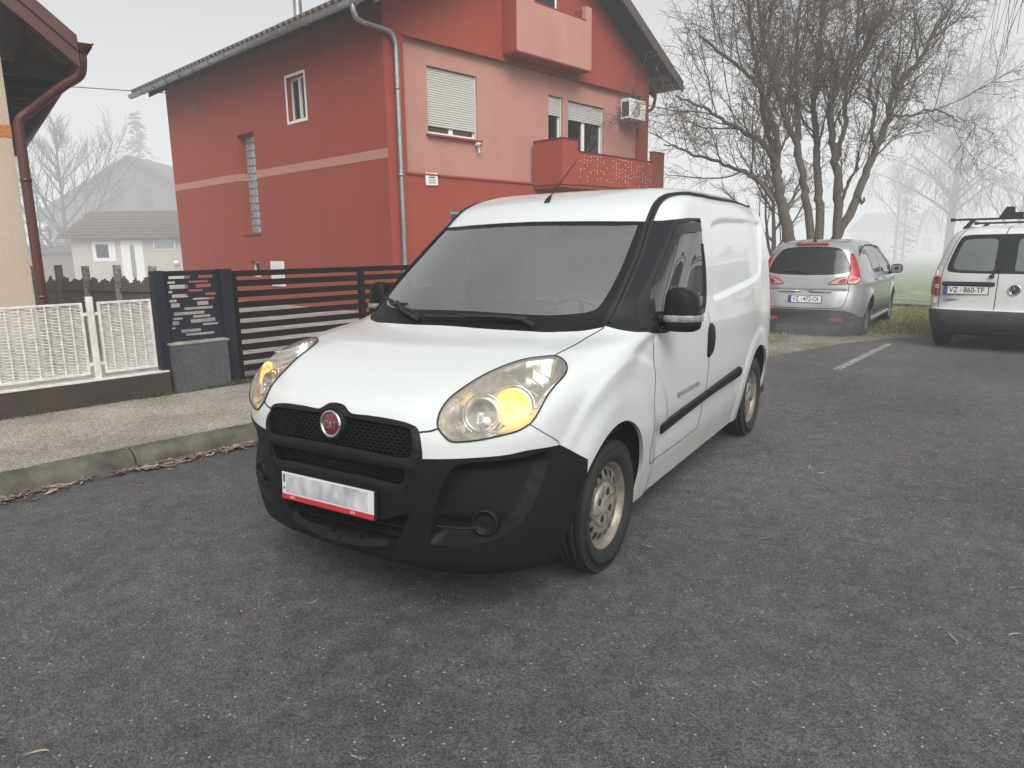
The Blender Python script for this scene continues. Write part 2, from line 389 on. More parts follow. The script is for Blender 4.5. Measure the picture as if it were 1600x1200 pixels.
# outlines measured on the van, points (x, y, z) in the van's own frame
VT = {
 'headlight': [(0.817, 0.482, 0.848), (0.789, 0.48, 0.887), (0.731, 0.487, 0.926), (0.625, 0.517, 0.972), (0.488, 0.562, 1.011), (0.383, 0.61, 1.031), (0.324, 0.674, 1.039), (0.303, 0.711, 1.041), (0.323, 0.758, 1.031), (0.367, 0.798, 1.011), (0.42, 0.814, 0.989), (0.494, 0.813, 0.961), (0.56, 0.81, 0.927), (0.605, 0.807, 0.891), (0.634, 0.801, 0.861), (0.659, 0.788, 0.838), (0.694, 0.758, 0.817), (0.736, 0.705, 0.801), (0.775, 0.645, 0.787), (0.809, 0.581, 0.779), (0.823, 0.544, 0.78), (0.827, 0.515, 0.8), (0.826, 0.493, 0.822)],
 'cowl': [(-0.045, -0.582, 1.12), (0.093, -0.101, 1.122), (0.101, 0.236, 1.111), (0.041, 0.502, 1.104), (-0.005, 0.584, 1.105), (-0.061, 0.66, 1.108), (-0.134, 0.729, 1.115)],
 'hood_seam': [(-0.139, 0.731, 1.117), (-0.015, 0.712, 1.088), (0.153, 0.716, 1.065), (0.299, 0.703, 1.042)],
 'hood_front': [(0.826, 0.491, 0.822), (0.839, 0.46, 0.811), (0.851, 0.421, 0.804)],
 'bumper_seam': [(0.657, 0.789, 0.838), (0.613, 0.822, 0.802), (0.53, 0.844, 0.747), (0.525, 0.844, 0.735)],
 'bumper_top': [(0.863, 0.438, 0.705), (0.841, 0.513, 0.71), (0.803, 0.604, 0.717), (0.724, 0.724, 0.726), (0.654, 0.795, 0.739), (0.521, 0.845, 0.732), (0.324, 0.872, 0.612)],
 'mouth_top': [(0.863, -0.037, 0.866), (0.858, 0.002, 0.876), (0.86, 0.04, 0.871), (0.871, 0.077, 0.851), (0.873, 0.099, 0.845), (0.867, 0.19, 0.846), (0.857, 0.313, 0.841), (0.851, 0.372, 0.832), (0.849, 0.407, 0.819), (0.856, 0.426, 0.785), (0.861, 0.436, 0.737), (0.864, 0.435, 0.703)],
 'mouth_side': [(0.864, 0.435, 0.703), (0.872, 0.42, 0.651), (0.876, 0.403, 0.609), (0.879, 0.39, 0.561), (0.88, 0.371, 0.49), (0.877, 0.345, 0.415), (0.875, 0.321, 0.371), (0.874, 0.264, 0.312)],
 'mouth_bottom': [(0.874, 0.264, 0.312), (0.872, 0.047, 0.277), (0.856, -0.122, 0.257)],
 'open_up': [(0.878, -0.047, 0.833), (0.878, 0.033, 0.834), (0.878, 0.097, 0.83), (0.874, 0.196, 0.826), (0.864, 0.318, 0.821), (0.858, 0.37, 0.816), (0.859, 0.39, 0.801), (0.865, 0.399, 0.773), (0.87, 0.398, 0.734), (0.874, 0.391, 0.711), (0.88, 0.357, 0.704), (0.893, 0.206, 0.712), (0.898, 0.107, 0.715), (0.899, 0.001, 0.716)],
 'open_mid': [(0.9, -0.153, 0.658), (0.902, -0.0, 0.662), (0.897, 0.205, 0.661), (0.881, 0.371, 0.655), (0.882, 0.371, 0.641), (0.883, 0.363, 0.615), (0.886, 0.344, 0.599), (0.898, 0.202, 0.607), (0.903, -0.004, 0.608), (0.9, -0.158, 0.603)],
 'open_low': [(0.896, -0.062, 0.446), (0.889, 0.231, 0.439), (0.879, 0.368, 0.477), (0.877, 0.345, 0.415), (0.875, 0.308, 0.358), (0.877, 0.253, 0.324), (0.882, 0.059, 0.3), (0.878, -0.095, 0.291)],
 'fog': [(0.85, 0.454, 0.365), (0.855, 0.461, 0.425), (0.853, 0.493, 0.548), (0.842, 0.528, 0.636), (0.824, 0.565, 0.687), (0.807, 0.599, 0.699), (0.749, 0.69, 0.704), (0.677, 0.773, 0.714), (0.605, 0.82, 0.723), (0.58, 0.828, 0.711), (0.584, 0.826, 0.674), (0.611, 0.817, 0.599), (0.653, 0.795, 0.515), (0.689, 0.764, 0.451), (0.73, 0.711, 0.403), (0.778, 0.636, 0.376), (0.825, 0.533, 0.363)],
 'bottom': [(0.831, 0.391, 0.261), (0.776, 0.563, 0.26), (0.704, 0.685, 0.27), (0.586, 0.781, 0.278), (0.505, 0.802, 0.276), (0.431, 0.82, 0.301)],
 'windscreen_top': [(-0.72, -0.299, 1.638), (-0.698, -0.155, 1.635), (-0.686, 0.098, 1.63), (-0.706, 0.319, 1.626), (-0.751, 0.518, 1.621), (-0.811, 0.663, 1.617)],
 'windscreen_side': [(-0.811, 0.663, 1.617), (-0.65, 0.688, 1.497), (-0.509, 0.707, 1.393), (-0.343, 0.72, 1.273), (-0.172, 0.721, 1.137)],
 'pillar_trim': [(-0.177, 0.734, 1.134), (-0.3, 0.738, 1.231), (-0.449, 0.73, 1.341), (-0.621, 0.714, 1.464), (-0.796, 0.685, 1.597), (-0.879, 0.674, 1.657), (-0.968, 0.669, 1.715), (-1.084, 0.674, 1.758), (-1.185, 0.692, 1.777), (-1.309, 0.719, 1.786), (-1.698, 0.709, 1.804), (-2.246, 0.671, 1.823)],
 'black_panel': [(-0.139, 0.731, 1.117), (-0.183, 0.803, 1.104), (-0.264, 0.86, 1.089), (-0.434, 0.877, 1.065), (-1.251, 0.87, 1.093), (-1.299, 0.865, 1.145), (-1.332, 0.847, 1.339), (-1.312, 0.827, 1.522), (-1.316, 0.806, 1.637), (-1.019, 0.793, 1.633), (-0.888, 0.748, 1.617), (-0.84, 0.701, 1.618), (-0.697, 0.708, 1.519), (-0.5, 0.726, 1.377), (-0.335, 0.736, 1.259)],
 'window': [(-0.282, 0.853, 1.099), (-0.37, 0.805, 1.228), (-0.493, 0.805, 1.317), (-0.673, 0.795, 1.443), (-0.822, 0.788, 1.545), (-0.932, 0.783, 1.611), (-1.019, 0.793, 1.633), (-1.266, 0.802, 1.643), (-1.316, 0.806, 1.637), (-1.312, 0.827, 1.522), (-1.332, 0.847, 1.339), (-1.299, 0.865, 1.145), (-1.231, 0.867, 1.124), (-1.069, 0.869, 1.108), (-0.577, 0.874, 1.102)],
 'glass_edge': [(-0.489, 0.826, 1.291), (-0.618, 0.817, 1.386), (-0.767, 0.809, 1.486), (-0.864, 0.798, 1.557), (-0.942, 0.795, 1.599), (-1.059, 0.806, 1.611), (-1.316, 0.81, 1.624), (-1.315, 0.827, 1.522), (-1.305, 0.847, 1.34), (-1.28, 0.864, 1.158), (-1.237, 0.866, 1.138), (-0.846, 0.867, 1.135), (-0.406, 0.861, 1.144)],
 'visor_in': [(-0.567, 0.837, 1.326), (-0.682, 0.829, 1.407), (-0.827, 0.818, 1.504), (-0.884, 0.816, 1.533), (-0.97, 0.818, 1.555), (-1.285, 0.821, 1.569)],
 'moulding': [(-0.562, 0.868, 0.567), (-0.618, 0.868, 0.575), (-1.474, 0.871, 0.615), (-2.121, 0.874, 0.647), (-2.202, 0.871, 0.617), (-2.189, 0.869, 0.582), (-2.122, 0.868, 0.57), (-1.512, 0.867, 0.558), (-0.592, 0.862, 0.514)],
 'handle': [(-1.342, 0.878, 0.993), (-1.383, 0.876, 1.023), (-1.437, 0.877, 1.02), (-1.473, 0.879, 0.971), (-1.482, 0.881, 0.906), (-1.449, 0.881, 0.846), (-1.385, 0.88, 0.819), (-1.336, 0.88, 0.822), (-1.327, 0.881, 0.894)],
 'door_rear': [(-1.292, 0.869, 1.108), (-1.343, 0.88, 0.931), (-1.398, 0.879, 0.765), (-1.447, 0.871, 0.611), (-1.385, 0.855, 0.462), (-1.292, 0.846, 0.403)],
 'sill': [(-0.576, 0.84, 0.375), (-1.051, 0.837, 0.363), (-2.089, 0.834, 0.345)],
 'recess': [(-1.517, 0.812, 1.604), (-1.594, 0.802, 1.646), (-1.924, 0.795, 1.673), (-2.808, 0.771, 1.679), (-2.965, 0.779, 1.657), (-2.908, 0.808, 1.51), (-2.839, 0.836, 1.271), (-2.643, 0.85, 1.22), (-2.038, 0.863, 1.172), (-1.493, 0.866, 1.143), (-1.45, 0.863, 1.173), (-1.463, 0.844, 1.375)],
 'fuel': [(-2.603, 0.87, 0.967), (-2.657, 0.87, 0.924), (-2.696, 0.869, 0.866)],
 'fender_crease': [(0.653, 0.795, 0.83), (0.621, 0.81, 0.86), (0.507, 0.837, 0.92), (0.328, 0.86, 0.963), (0.135, 0.887, 0.977), (-0.106, 0.882, 0.94), (-0.239, 0.881, 0.87), (-0.352, 0.879, 0.762)],
 'arch_crease': [(0.524, 0.846, 0.761), (0.46, 0.858, 0.81), (0.319, 0.88, 0.83), (0.064, 0.883, 0.794), (-0.163, 0.877, 0.711), (-0.353, 0.87, 0.592), (-0.479, 0.864, 0.535)],
 'wiper_d': [(0.068, -0.156, 1.133), (0.062, 0.102, 1.138), (0.002, 0.401, 1.14)],
 'wiper_d_arm': [(0.04, 0.462, 1.11), (0.025, 0.374, 1.132), (0.067, 0.128, 1.134)],
 'wiper_p': [(-0.2, -0.641, 1.201), (-0.054, -0.415, 1.173), (0.073, -0.176, 1.129)],
 'wiper_p_arm': [(0.085, -0.19, 1.122), (0.01, -0.337, 1.147), (-0.073, -0.437, 1.181)],
 'text': [(-0.689, 0.873, 0.641), (-1.109, 0.874, 0.653)],
}
# ------------------------------------------------------------------ materials of the van
def paint_white():
    m = mat('white_paint', (.70, .735, .73), rough=.22, spec=.5, coat=.6)
    nt = m.node_tree; b = nt.nodes['Principled BSDF']; L = nt.links.new
    ge = nt.nodes.new('ShaderNodeTexCoord'); sp = nt.nodes.new('ShaderNodeSeparateXYZ'); L(ge.outputs['Object'], sp.inputs[0])
    n = nt.nodes.new('ShaderNodeTexNoise'); n.inputs['Scale'].default_value = 5; n.inputs['Detail'].default_value = 8; n.inputs['Roughness'].default_value = .65; L(ge.outputs['Object'], n.inputs['Vector'])
    mr = nt.nodes.new('ShaderNodeMapRange'); mr.inputs['From Min'].default_value = .75; mr.inputs['From Max'].default_value = .25; L(sp.outputs['Z'], mr.inputs['Value'])
    mu = nt.nodes.new('ShaderNodeMath'); mu.operation = 'MULTIPLY'; L(mr.outputs[0], mu.inputs[0]); L(n.outputs['Fac'], mu.inputs[1])
    rr = nt.nodes.new('ShaderNodeMath'); rr.operation = 'MULTIPLY_ADD'; rr.inputs[1].default_value = .9; rr.inputs[2].default_value = .0; L(mu.outputs[0], rr.inputs[0])
    # light grime everywhere, more towards the sill
    n3 = nt.nodes.new('ShaderNodeMapRange'); n3.inputs['From Min'].default_value = .45; n3.inputs['From Max'].default_value = .8; n3.inputs['To Max'].default_value = .05; L(n.outputs['Fac'], n3.inputs['Value'])
    ad = nt.nodes.new('ShaderNodeMath'); ad.operation = 'ADD'; ad.use_clamp = True; L(rr.outputs[0], ad.inputs[0]); L(n3.outputs[0], ad.inputs[1])
    mx = nt.nodes.new('ShaderNodeMixRGB'); mx.inputs[1].default_value = (.70, .735, .73, 1); mx.inputs[2].default_value = (.44, .43, .40, 1); L(ad.outputs[0], mx.inputs[0]); L(mx.outputs[0], b.inputs['Base Color'])
    # wet film: droplets
    v = nt.nodes.new('ShaderNodeTexVoronoi'); v.inputs['Scale'].default_value = 75; L(ge.outputs['Object'], v.inputs['Vector'])
    r = nt.nodes.new('ShaderNodeMapRange'); r.inputs['From Min'].default_value = .0; r.inputs['From Max'].default_value = .26; r.inputs['To Min'].default_value = 1; r.inputs['To Max'].default_value = 0; L(v.outputs['Distance'], r.inputs['Value'])
    bp = nt.nodes.new('ShaderNodeBump'); bp.inputs['Strength'].default_value = .05; bp.inputs['Distance'].default_value = .002; L(r.outputs[0], bp.inputs['Height']); L(bp.outputs[0], b.inputs['Normal'])
    mr2 = nt.nodes.new('ShaderNodeMapRange'); mr2.inputs['To Min'].default_value = .20; mr2.inputs['To Max'].default_value = .28; L(n.outputs['Fac'], mr2.inputs['Value']); L(mr2.outputs[0], b.inputs['Roughness'])
    return m
def black_plastic():
    m = mat('black_plastic', (.011, .0115, .0125), rough=.52, spec=.22, bump=.25, bscale=420, noise=.25, nscale=3, rnoise=.12)
    nt = m.node_tree; b = nt.nodes['Principled BSDF']; L = nt.links.new
    tc = nt.nodes.new('ShaderNodeTexCoord'); mp = nt.nodes.new('ShaderNodeMapping'); mp.inputs['Scale'].default_value = (38, 38, 3.2)
    n = nt.nodes.new('ShaderNodeTexNoise'); n.inputs['Scale'].default_value = 1; n.inputs['Detail'].default_value = 2; L(tc.outputs['Object'], mp.inputs[0]); L(mp.outputs[0], n.inputs['Vector'])
    r = nt.nodes.new('ShaderNodeMapRange'); r.inputs['From Min'].default_value = .66; r.inputs['From Max'].default_value = .70; L(n.outputs['Fac'], r.inputs['Value'])
    src = b.inputs['Base Color'].links[0].from_socket
    mx = nt.nodes.new('ShaderNodeMixRGB'); L(r.outputs[0], mx.inputs[0]); L(src, mx.inputs[1]); mx.inputs[2].default_value = (.008, .008, .009, 1); L(mx.outputs[0], b.inputs['Base Color'])
    return m
M = {}
M['white'] = paint_white(); M['plastic'] = black_plastic()
M['inner'] = mat('dark_liner', (.03, .03, .032), .8)
M['gloss_black'] = mat('dark_gloss', (.014, .015, .018), .28, spec=.4)
M['rubber'] = mat('rubber', (.012, .012, .012), .6)
M['tyre'] = mat('tyre_rubber', (.022, .022, .021), .72, noise=.55, nscale=9, bump=.3, bscale=120, col2=(.012, .012, .012))
M['steel'] = mat('rusty_steel', (.36, .34, .31), .42, .45, noise=.6, nscale=14, col2=(.19, .15, .12), rnoise=.12)
M['cap'] = mat('hub_silver', (.42, .405, .375), .42, .35, noise=.4, nscale=7, col2=(.29, .255, .21))
M['chrome'] = mat('chrome', (.75, .75, .74), .08, 1.0)
M['reflector'] = mat('lamp_reflector', (.82, .81, .78), .20, .75, noise=.35, nscale=22)
M['screen'] = glass('windscreen_glass', (.86, .90, .88), .96, .01, haze=.17, hazecol=(.80, .83, .82), ior=1.55)
M['side_glass'] = glass('door_glass', (.80, .84, .82), .92, .01, haze=.08, hazecol=(.40, .42, .41), ior=1.75)
M['lens'] = glass('lamp_lens', (.99, .98, .95), .99, .04, haze=.17, hazecol=(.80, .78, .68), ior=1.45)
M['visor'] = mat('smoked_acrylic', (.030, .024, .026), .35, spec=.3)
def amber(name, lo, hi, est, sc):
    m = mat(name, (.8, .5, .15), .2); nt = m.node_tree; b = nt.nodes['Principled BSDF']; L = nt.links.new; tc = nt.nodes.new('ShaderNodeTexCoord'); v = nt.nodes.new('ShaderNodeTexVoronoi'); v.inputs['Scale'].default_value = sc; L(tc.outputs['Object'], v.inputs['Vector'])
    r = nt.nodes.new('ShaderNodeValToRGB'); r.color_ramp.elements[0].color = (*lo, 1); r.color_ramp.elements[1].color = (*hi, 1); r.color_ramp.elements[0].position = .1; r.color_ramp.elements[1].position = .9; sp = nt.nodes.new('ShaderNodeSeparateColor'); L(v.outputs['Color'], sp.inputs[0]); L(sp.outputs[0], r.inputs[0]); L(r.outputs[0], b.inputs['Emission Color']); b.inputs['Emission Strength'].default_value = est; b.inputs['Metallic'].default_value = .5; return m
M['amber'] = amber('amber_glow', (1.0, .50, .04), (1.0, .74, .26), 1.7, 60)
M['amber_soft'] = amber('amber_bowl', (.85, .36, .02), (1.0, .68, .22), 1.5, 55)
M['alloy_strip'] = mat('indicator_silver', (.52, .52, .51), .28, .7, noise=.5, nscale=45); M['maroon'] = mat('badge_maroon', (.16, .012, .03), .25, coat=.6)
M['seat'] = mat('seat_cloth', (.05, .055, .06), .9, noise=.4, nscale=30)
M['dash'] = mat('dash_plastic', (.10, .105, .105), .6)
M['grey_panel'] = mat('grey_panel', (.66, .685, .68), .7, noise=.15, nscale=4)
M['plate_white'] = mat('plate_white', (.72, .72, .72), .35)
M['ink'] = mat('black_ink', (.015, .015, .015), .5)
M['red_strip'] = mat('plate_red', (.55, .03, .05), .35)
M['tail_red'] = mat('tail_red', (.35, .01, .015), .12, coat=.6)
M['grey_ink'] = mat('grey_lettering', (.22, .24, .24), .6)
# number plate: smooth grey cloud where the characters are smeared out
def smeared():
    m = mat('plate_smear', (.72, .72, .72), .4); nt = m.node_tree; b = nt.nodes['Principled BSDF']; L = nt.links.new
    tc = nt.nodes.new('ShaderNodeTexCoord'); mp = nt.nodes.new('ShaderNodeMapping'); mp.inputs['Scale'].default_value = (1, 9, 6)
    n = nt.nodes.new('ShaderNodeTexNoise'); n.inputs['Scale'].default_value = 1.6; n.inputs['Detail'].default_value = 1; L(tc.outputs['Object'], mp.inputs[0]); L(mp.outputs[0], n.inputs['Vector'])
    r = nt.nodes.new('ShaderNodeValToRGB'); r.color_ramp.elements[0].position = .36; r.color_ramp.elements[1].position = .66
    r.color_ramp.elements[0].color = (.36, .36, .37, 1); r.color_ramp.elements[1].color = (.68, .68, .69, 1); L(n.outputs['Fac'], r.inputs[0]); L(r.outputs[0], b.inputs['Base Color']); return m
M['smear'] = smeared()

# ------------------------------------------------------------------ wheels
def wheel(parent, x, y, side, R=.310, W=.190, rimR=.208, steer=0, M_=None, holes=16, style='steel', name='wheel'):
    """axle along y; outer face towards side*y"""
    T = Matrix.Translation((x, y, R - .004)) @ Matrix.Rotation(steer, 4, 'Z') @ Matrix.Diagonal((1, side, 1, 1))
    mt = M_ or {}
    t = MB(); h = W / 2
    prof = [(-h * .80, rimR - .004), (-h * .98, rimR + .03), (-h, (rimR + R) / 2), (-h * .93, R - .022), (-h * .80, R - .006), (-h * .62, R),
            (-h * .60, R - .008), (-h * .56, R - .008), (-h * .54, R), (-h * .2, R), (-h * .18, R - .008), (-h * .13, R - .008), (-h * .11, R), (h * .11, R), (h * .13, R - .008), (h * .18, R - .008), (h * .2, R),
            (h * .54, R), (h * .56, R - .008), (h * .60, R - .008), (h * .62, R), (h * .80, R - .006), (h * .93, R - .022), (h * .985, R - .045), (h * 1.0, (rimR + R) / 2 + .012), (h * 1.012, (rimR + R) / 2), (h * 1.0, (rimR + R) / 2 - .012), (h * .97, rimR + .016), (h * .86, rimR + .004), (h * .80, rimR - .004)]
    t.lathe(prof, 72, T)
    for k in range(84):      # shoulder blocks
        a = 2 * PI * k / 84
        Q = T @ Matrix.Rotation(a, 4, 'Y')
        for s in (-1, 1):
            t.box(R - .022, R - .0035, s * h * .64 if s > 0 else -h * .88, h * .88 if s > 0 else -h * .64, -.0078, .0078, Q)
    wt = t.build(name, mt.get('tyre', M['tyre']), parent)
    r = MB(); f = h * .80
    r.lathe([(-f, rimR), (-f + .01, rimR - .012), (-f + .03, rimR - .03), (0.0, rimR - .035), (f - .034, rimR - .030), (f - .016, rimR - .020), (f - .004, rimR - .010), (f + .004, rimR + .002), (f + .006, rimR + .008), (f - .002, rimR + .006)], 72, T)
    # pressed steel disc with a ring of slots, cut exactly
    ro, ri = rimR - .028, .020
    circ = lambda rad, n: [(rad * math.cos(2 * PI * i / n), rad * math.sin(2 * PI * i / n)) for i in range(n)]
    pts = []; ed = []
    def loop(L):
        b = len(pts); pts.extend(L); ed.extend([(b + i, b + (i + 1) % len(L)) for i in range(len(L))])
    loop(circ(ro, 96)); loop(circ(ri, 24)); hs = []
    if style == 'steel':
        for k in range(holes):
            a = 2 * PI * (k + .5) / holes; rm = ro * .835
            e = [(rm * math.cos(a) + math.cos(a) * .0185 * math.cos(q) - math.sin(a) * .0165 * math.sin(q), rm * math.sin(a) + math.sin(a) * .0185 * math.cos(q) + math.cos(a) * .0165 * math.sin(q)) for q in [2 * PI * i / 14 for i in range(14)]]
            loop(e); hs.append(e)
    else:
        for k in range(holes):
            a = 2 * PI * k / holes; dA = 2 * PI / holes * .33
            e = [(rr * math.cos(a + s_), rr * math.sin(a + s_)) for rr, s_ in [(ro * .45, -dA * .5), (ro * .7, -dA * .9), (ro * .93, -dA), (ro * .95, 0), (ro * .93, dA), (ro * .7, dA * .9), (ro * .45, dA * .5)]]
            loop(e); hs.append(e)
    for rad in np.linspace(.04, ro - .006, 9): pts.extend(circ(rad, 60))
    vo, eo, fo, *_ = delaunay_2d_cdt([Vector(p) for p in pts], ed, [], 0, 1e-6)
    V = np.array([tuple(v) for v in vo]); F = np.array([g for g in fo if len(g) == 3]); c = V[F].mean(1); rad = np.linalg.norm(c, axis=1)
    ok = (rad < ro) & (rad > ri)
    for e in hs: ok &= ~inside(c, np.array(e))
    F = F[ok]; rv = np.linalg.norm(V, axis=1)
    # dish: out at the hub, back at the slots' ring
    yy = np.interp(rv, [0, .06, ro * .60, ro * .66, ro * .78, ro * .97, ro], [f - .028, f - .028, f - .022, f - .016, f - .020, f - .032, f - .028]) if style == 'steel' else np.interp(rv, [0, ro * .4, ro], [f - .02, f - .015, f - .004])
    va = [T @ Vector((p[0], q, p[1])) for p, q in zip(V, yy)]; vb = [T @ Vector((p[0], q - .006, p[1])) for p, q in zip(V, yy)]
    r.add(va, [tuple(g) for g in F.tolist()], True); r.add(vb, [tuple(g[::-1]) for g in F.tolist()], True)
    rim = r.build('rim', mt.get('rim', M['steel']), wt)
    d = MB(); d.lathe([(-.03, .02), (-.03, .13), (-.02, .13), (-.02, .02)], 32, T); d.build('brake_disc', M['inner'], wt)
    if style == 'steel':
        c = MB(); b0 = f - .024
        c.lathe([(b0 - .004, .106), (b0 + .006, .105), (b0 + .012, .099), (b0 + .013, .088), (b0 + .0125, .060), (b0 + .010, .046), (b0 + .014, .040), (b0 + .016, .030), (b0 + .0165, 0)], 48, T)
        cp = c.build('hub_cap', mt.get('cap', M['cap']), wt)
        n_ = MB()
        for k in range(4):
            a = 2 * PI * k / 4 + .5; Q = T @ Matrix.Translation((.066 * math.cos(a), 0, .066 * math.sin(a)))
            n_.lathe([(b0 + .0132, .0), (b0 + .0136, .016), (b0 + .0128, .0185)], 20, Q)
            n_.tube([T @ Vector((rr * math.cos(a + .6 + tw), b0 + .0135, rr * math.sin(a + .6 + tw))) for rr, tw in ((.048, 0), (.07, .05), (.09, .16), (.104, .3))], .0016, 5)
        n_.build('bolt_recess', M['ink'], cp)
    else:
        c = MB(); c.lathe([(f - .02, .03), (f - .008, .03), (f - .006, .02), (f - .006, 0)], 24, T); c.build('hub_cap', M['inner'], wt)
    return wt

# ------------------------------------------------------------------ the van
def lin(a, b, n): return [tuple(np.array(a) + (np.array(b) - np.array(a)) * i / n) for i in range(n)]
ARCH_F = [(.50, .08), (.475, .28), (.415, .39), (.392, .49), (.342, .595), (.262, .662), (.166, .706), (.050, .723), (-.074, .702), (-.185, .643), (-.280, .54), (-.335, .43), (-.350, .34), (-.355, .08)]
ARCH_R = [(-2.755 + .385 * math.cos(a), .335 + .385 * math.sin(a)) for a in np.linspace(-.72, PI + .72, 18)]
REC = None
def van_disp(P, u, v):
    x, y, z = P[:, 0], P[:, 1], P[:, 2]; d = np.zeros(len(P))
    for cx, r0, r1, am in ((0.0, .47, .58, .012), (-2.755, .455, .55, .012)):
        r = np.hypot(x - cx, z - .33); side = smooth01((y - .74) / .08)
        d += am * (1 - smooth01((r - r0) / (r1 - r0))) * side
    r = np.hypot(x + .05, z - .33)                                     # front wing swelling above the inner arc
    d += .010 * (1 - smooth01((r - .64) / .06)) * smooth01((y - .78) / .06) * smooth01((z - .45) / .2)
    # recessed field of the cargo side
    q = np.stack([x, z], 1); side = (y > .55)
    if REC is not None:
        inn = inside(q, REC) & side
        if inn.any():
            dd = segdist(q[inn], REC); d[inn] -= .016 * smooth01(dd / .05)
    # waist hollow of the doors
    d -= .010 * np.exp(-((z - .52) / .10) ** 2) * smooth01((-.40 - x) / .2) * smooth01((x + 2.25) / .15) * (y > .7)
    return d
def van():
    global REC
    root = thing('delivery_van', 'white panel van with black unpainted bumper and glowing amber headlights, parked in the foreground', 'van')
    REC = catmull([(p[0], p[2]) for p in VT['recess']], 6, True)[:, :2]
    S = Shell(van_net(), van_disp); S.prepare(.018)
    def side_uv(poly, y=2.0):
        out = []
        for x, z in poly:
            h = S.cast((x, y, z), (0, -1, 0))
            if h is None: h = S.cast((x, y, max(z, .212)), (0, -1, 0))
            out.append(h[1])
        return np.array(out)
    T = lambda k: [np.array(p) for p in VT[k]]
    def half(L):
        """keep y>=0 of an open polyline and bring its ends to the centre line"""
        out = []
        for a, b in zip(L[:-1], L[1:]):
            if a[1] >= 0: out.append(a)
            if a[1] * b[1] < 0: out.append(a + (b - a) * a[1] / (a[1] - b[1]))
        if L[-1][1] >= 0: out.append(L[-1])
        return out
    def uvs(L): return S.near(L)
    def close0(U):
        U = np.array(U); U[0, 0] = 0; U[-1, 0] = 0; return U
    O = {}
    # bumper: top edge from the badge to the arch, then down and along the bottom
    top = half(T('mouth_top'))[0:-1] + T('bumper_top')[0:6]
    top = catmull(top, 6, sharp=(len(top) - 1, len(half(T('mouth_top'))) - 1))
    U = uvs(top); arch_end = side_uv([(.330, .618)])[0]
    rear = side_uv([(.36, .57), (.37, .45), (.38, .3), (.39, .215)])
    U = np.concatenate([U, lin(U[-1], arch_end, 6), rear, [[rear[-1][0], 0]], [[0, 0]]]); U[0, 0] = 0
    O['bumper'] = U
    # windscreen: black border sheet and inner clear pane
    top_e = half(T('windscreen_top')); top_e = [np.array((-.684, 0, 1.631))] + [p for p in top_e if p[1] > .05]
    cow = [p for p in T('cowl') if p[1] > 0]; side = T('windscreen_side')[1:-1]
    scr = list(catmull(top_e, 6)) + list(catmull([top_e[-1]] + side + [np.array((-.155, .728, 1.122))], 6))[1:] + list(catmull([np.array((-.145, .729, 1.117))] + cow[::-1][1:] + [np.array((.108, 0, 1.117))], 6))
    U = close0(uvs(scr)); O['cowl_panel'] = U
    inn = []
    C3 = S.eval(*(np.array([[0, U[0, 1]]]).T))
    pane_top = [p + np.array((.035, -.0, -.034)) for p in top_e]; pane_top[-1] = pane_top[-1] + np.array((.0, -.03, 0))
    pane = list(catmull(pane_top, 6)) + list(catmull([pane_top[-1], np.array((-.62, .655, 1.485)), np.array((-.42, .668, 1.32)), np.array((-.235, .655, 1.185)), np.array((-.17, .60, 1.16)), np.array((-.085, .45, 1.145)), np.array((-.035, .25, 1.15)), np.array((-.02, 0, 1.155))], 6))[1:]
    O['windscreen'] = close0(uvs(pane))
    bp_ = [(-.150, .712, 1.121)] + VT['black_panel'][1:10] + [(-.888, .735, 1.617), (-.811, .655, 1.617), (-.65, .680, 1.497), (-.509, .699, 1.393), (-.343, .708, 1.273)]
    O['quarter_panel'] = uvs(catmull(bp_, 5, True, sharp=(0, 3, 8, 11)))
    O['window_seal'] = uvs(catmull(VT['window'], 6, True, sharp=(0,)))
    gl = [(-.42, .85, 1.215)] + VT['glass_edge'][0:10] + [(-1.22, .862, 1.125), (-.79, .872, 1.125), (-.40, .858, 1.13)]
    O['door_window'] = uvs(catmull(gl, 6, True, sharp=(6,)))
    hl = catmull(VT['headlight'], 6, True); O['headlight'] = uvs(hl)
    O['tail_light'] = uvs([(-3.20, .80, 1.36), (-3.36, .76, 1.38), (-3.47, .60, 1.38), (-3.49, .60, .90), (-3.36, .80, .88), (-3.24, .83, .95)])
    fg = catmull(VT['fog'], 6, True); O['fog_recess'] = uvs(fg)
    for k in ('open_up', 'open_mid', 'open_low'):
        L = T(k); n = len(L); L = L + [L[0]]
        pos = half(L)
        # rotate so that it runs from the centre round to the centre
        i0 = [i for i in range(len(pos)) if abs(pos[i][1]) < 1e-6]
        pos = pos[i0[-1]:] + pos[:i0[-1]] if len(i0) > 1 and i0[-1] != len(pos) - 1 and i0[0] == 0 else pos
        if pos[0][1] > 1e-6:
            j = i0[0]; pos = pos[j:] + pos[:j]
            if abs(pos[1][1]) < 1e-6: pos = pos[1:] + pos[:1]
        O[k] = close0(uvs(catmull(pos, 6)))
    O['arch_front'] = side_uv(catmull(ARCH_F, 6)); O['arch_rear'] = side_uv(catmull(ARCH_R, 3))
    for k in ('arch_front', 'arch_rear'):
        lo = O[k][:, 1] < .03; O[k][lo, 1] = -.0005
    R = S.partition(O)
    wp = [M['white'], M['inner']]
    # the mouth of the bumper stands proud as a rounded frame
    mo = half(T('mouth_top')) + T('mouth_side')[1:] + T('mouth_bottom')[1:2] + [np.array((.871, 0, .272))]
    mo3 = catmull([p for p in mo], 6)
    mo_uv = close0(uvs(mo3)); mo_c = np.concatenate([mo3 * [1, -1, 1], mo3[::-1]])
    ops = [S.eval(O[k][:, 0], O[k][:, 1]) for k in ('open_up', 'open_mid', 'open_low')]
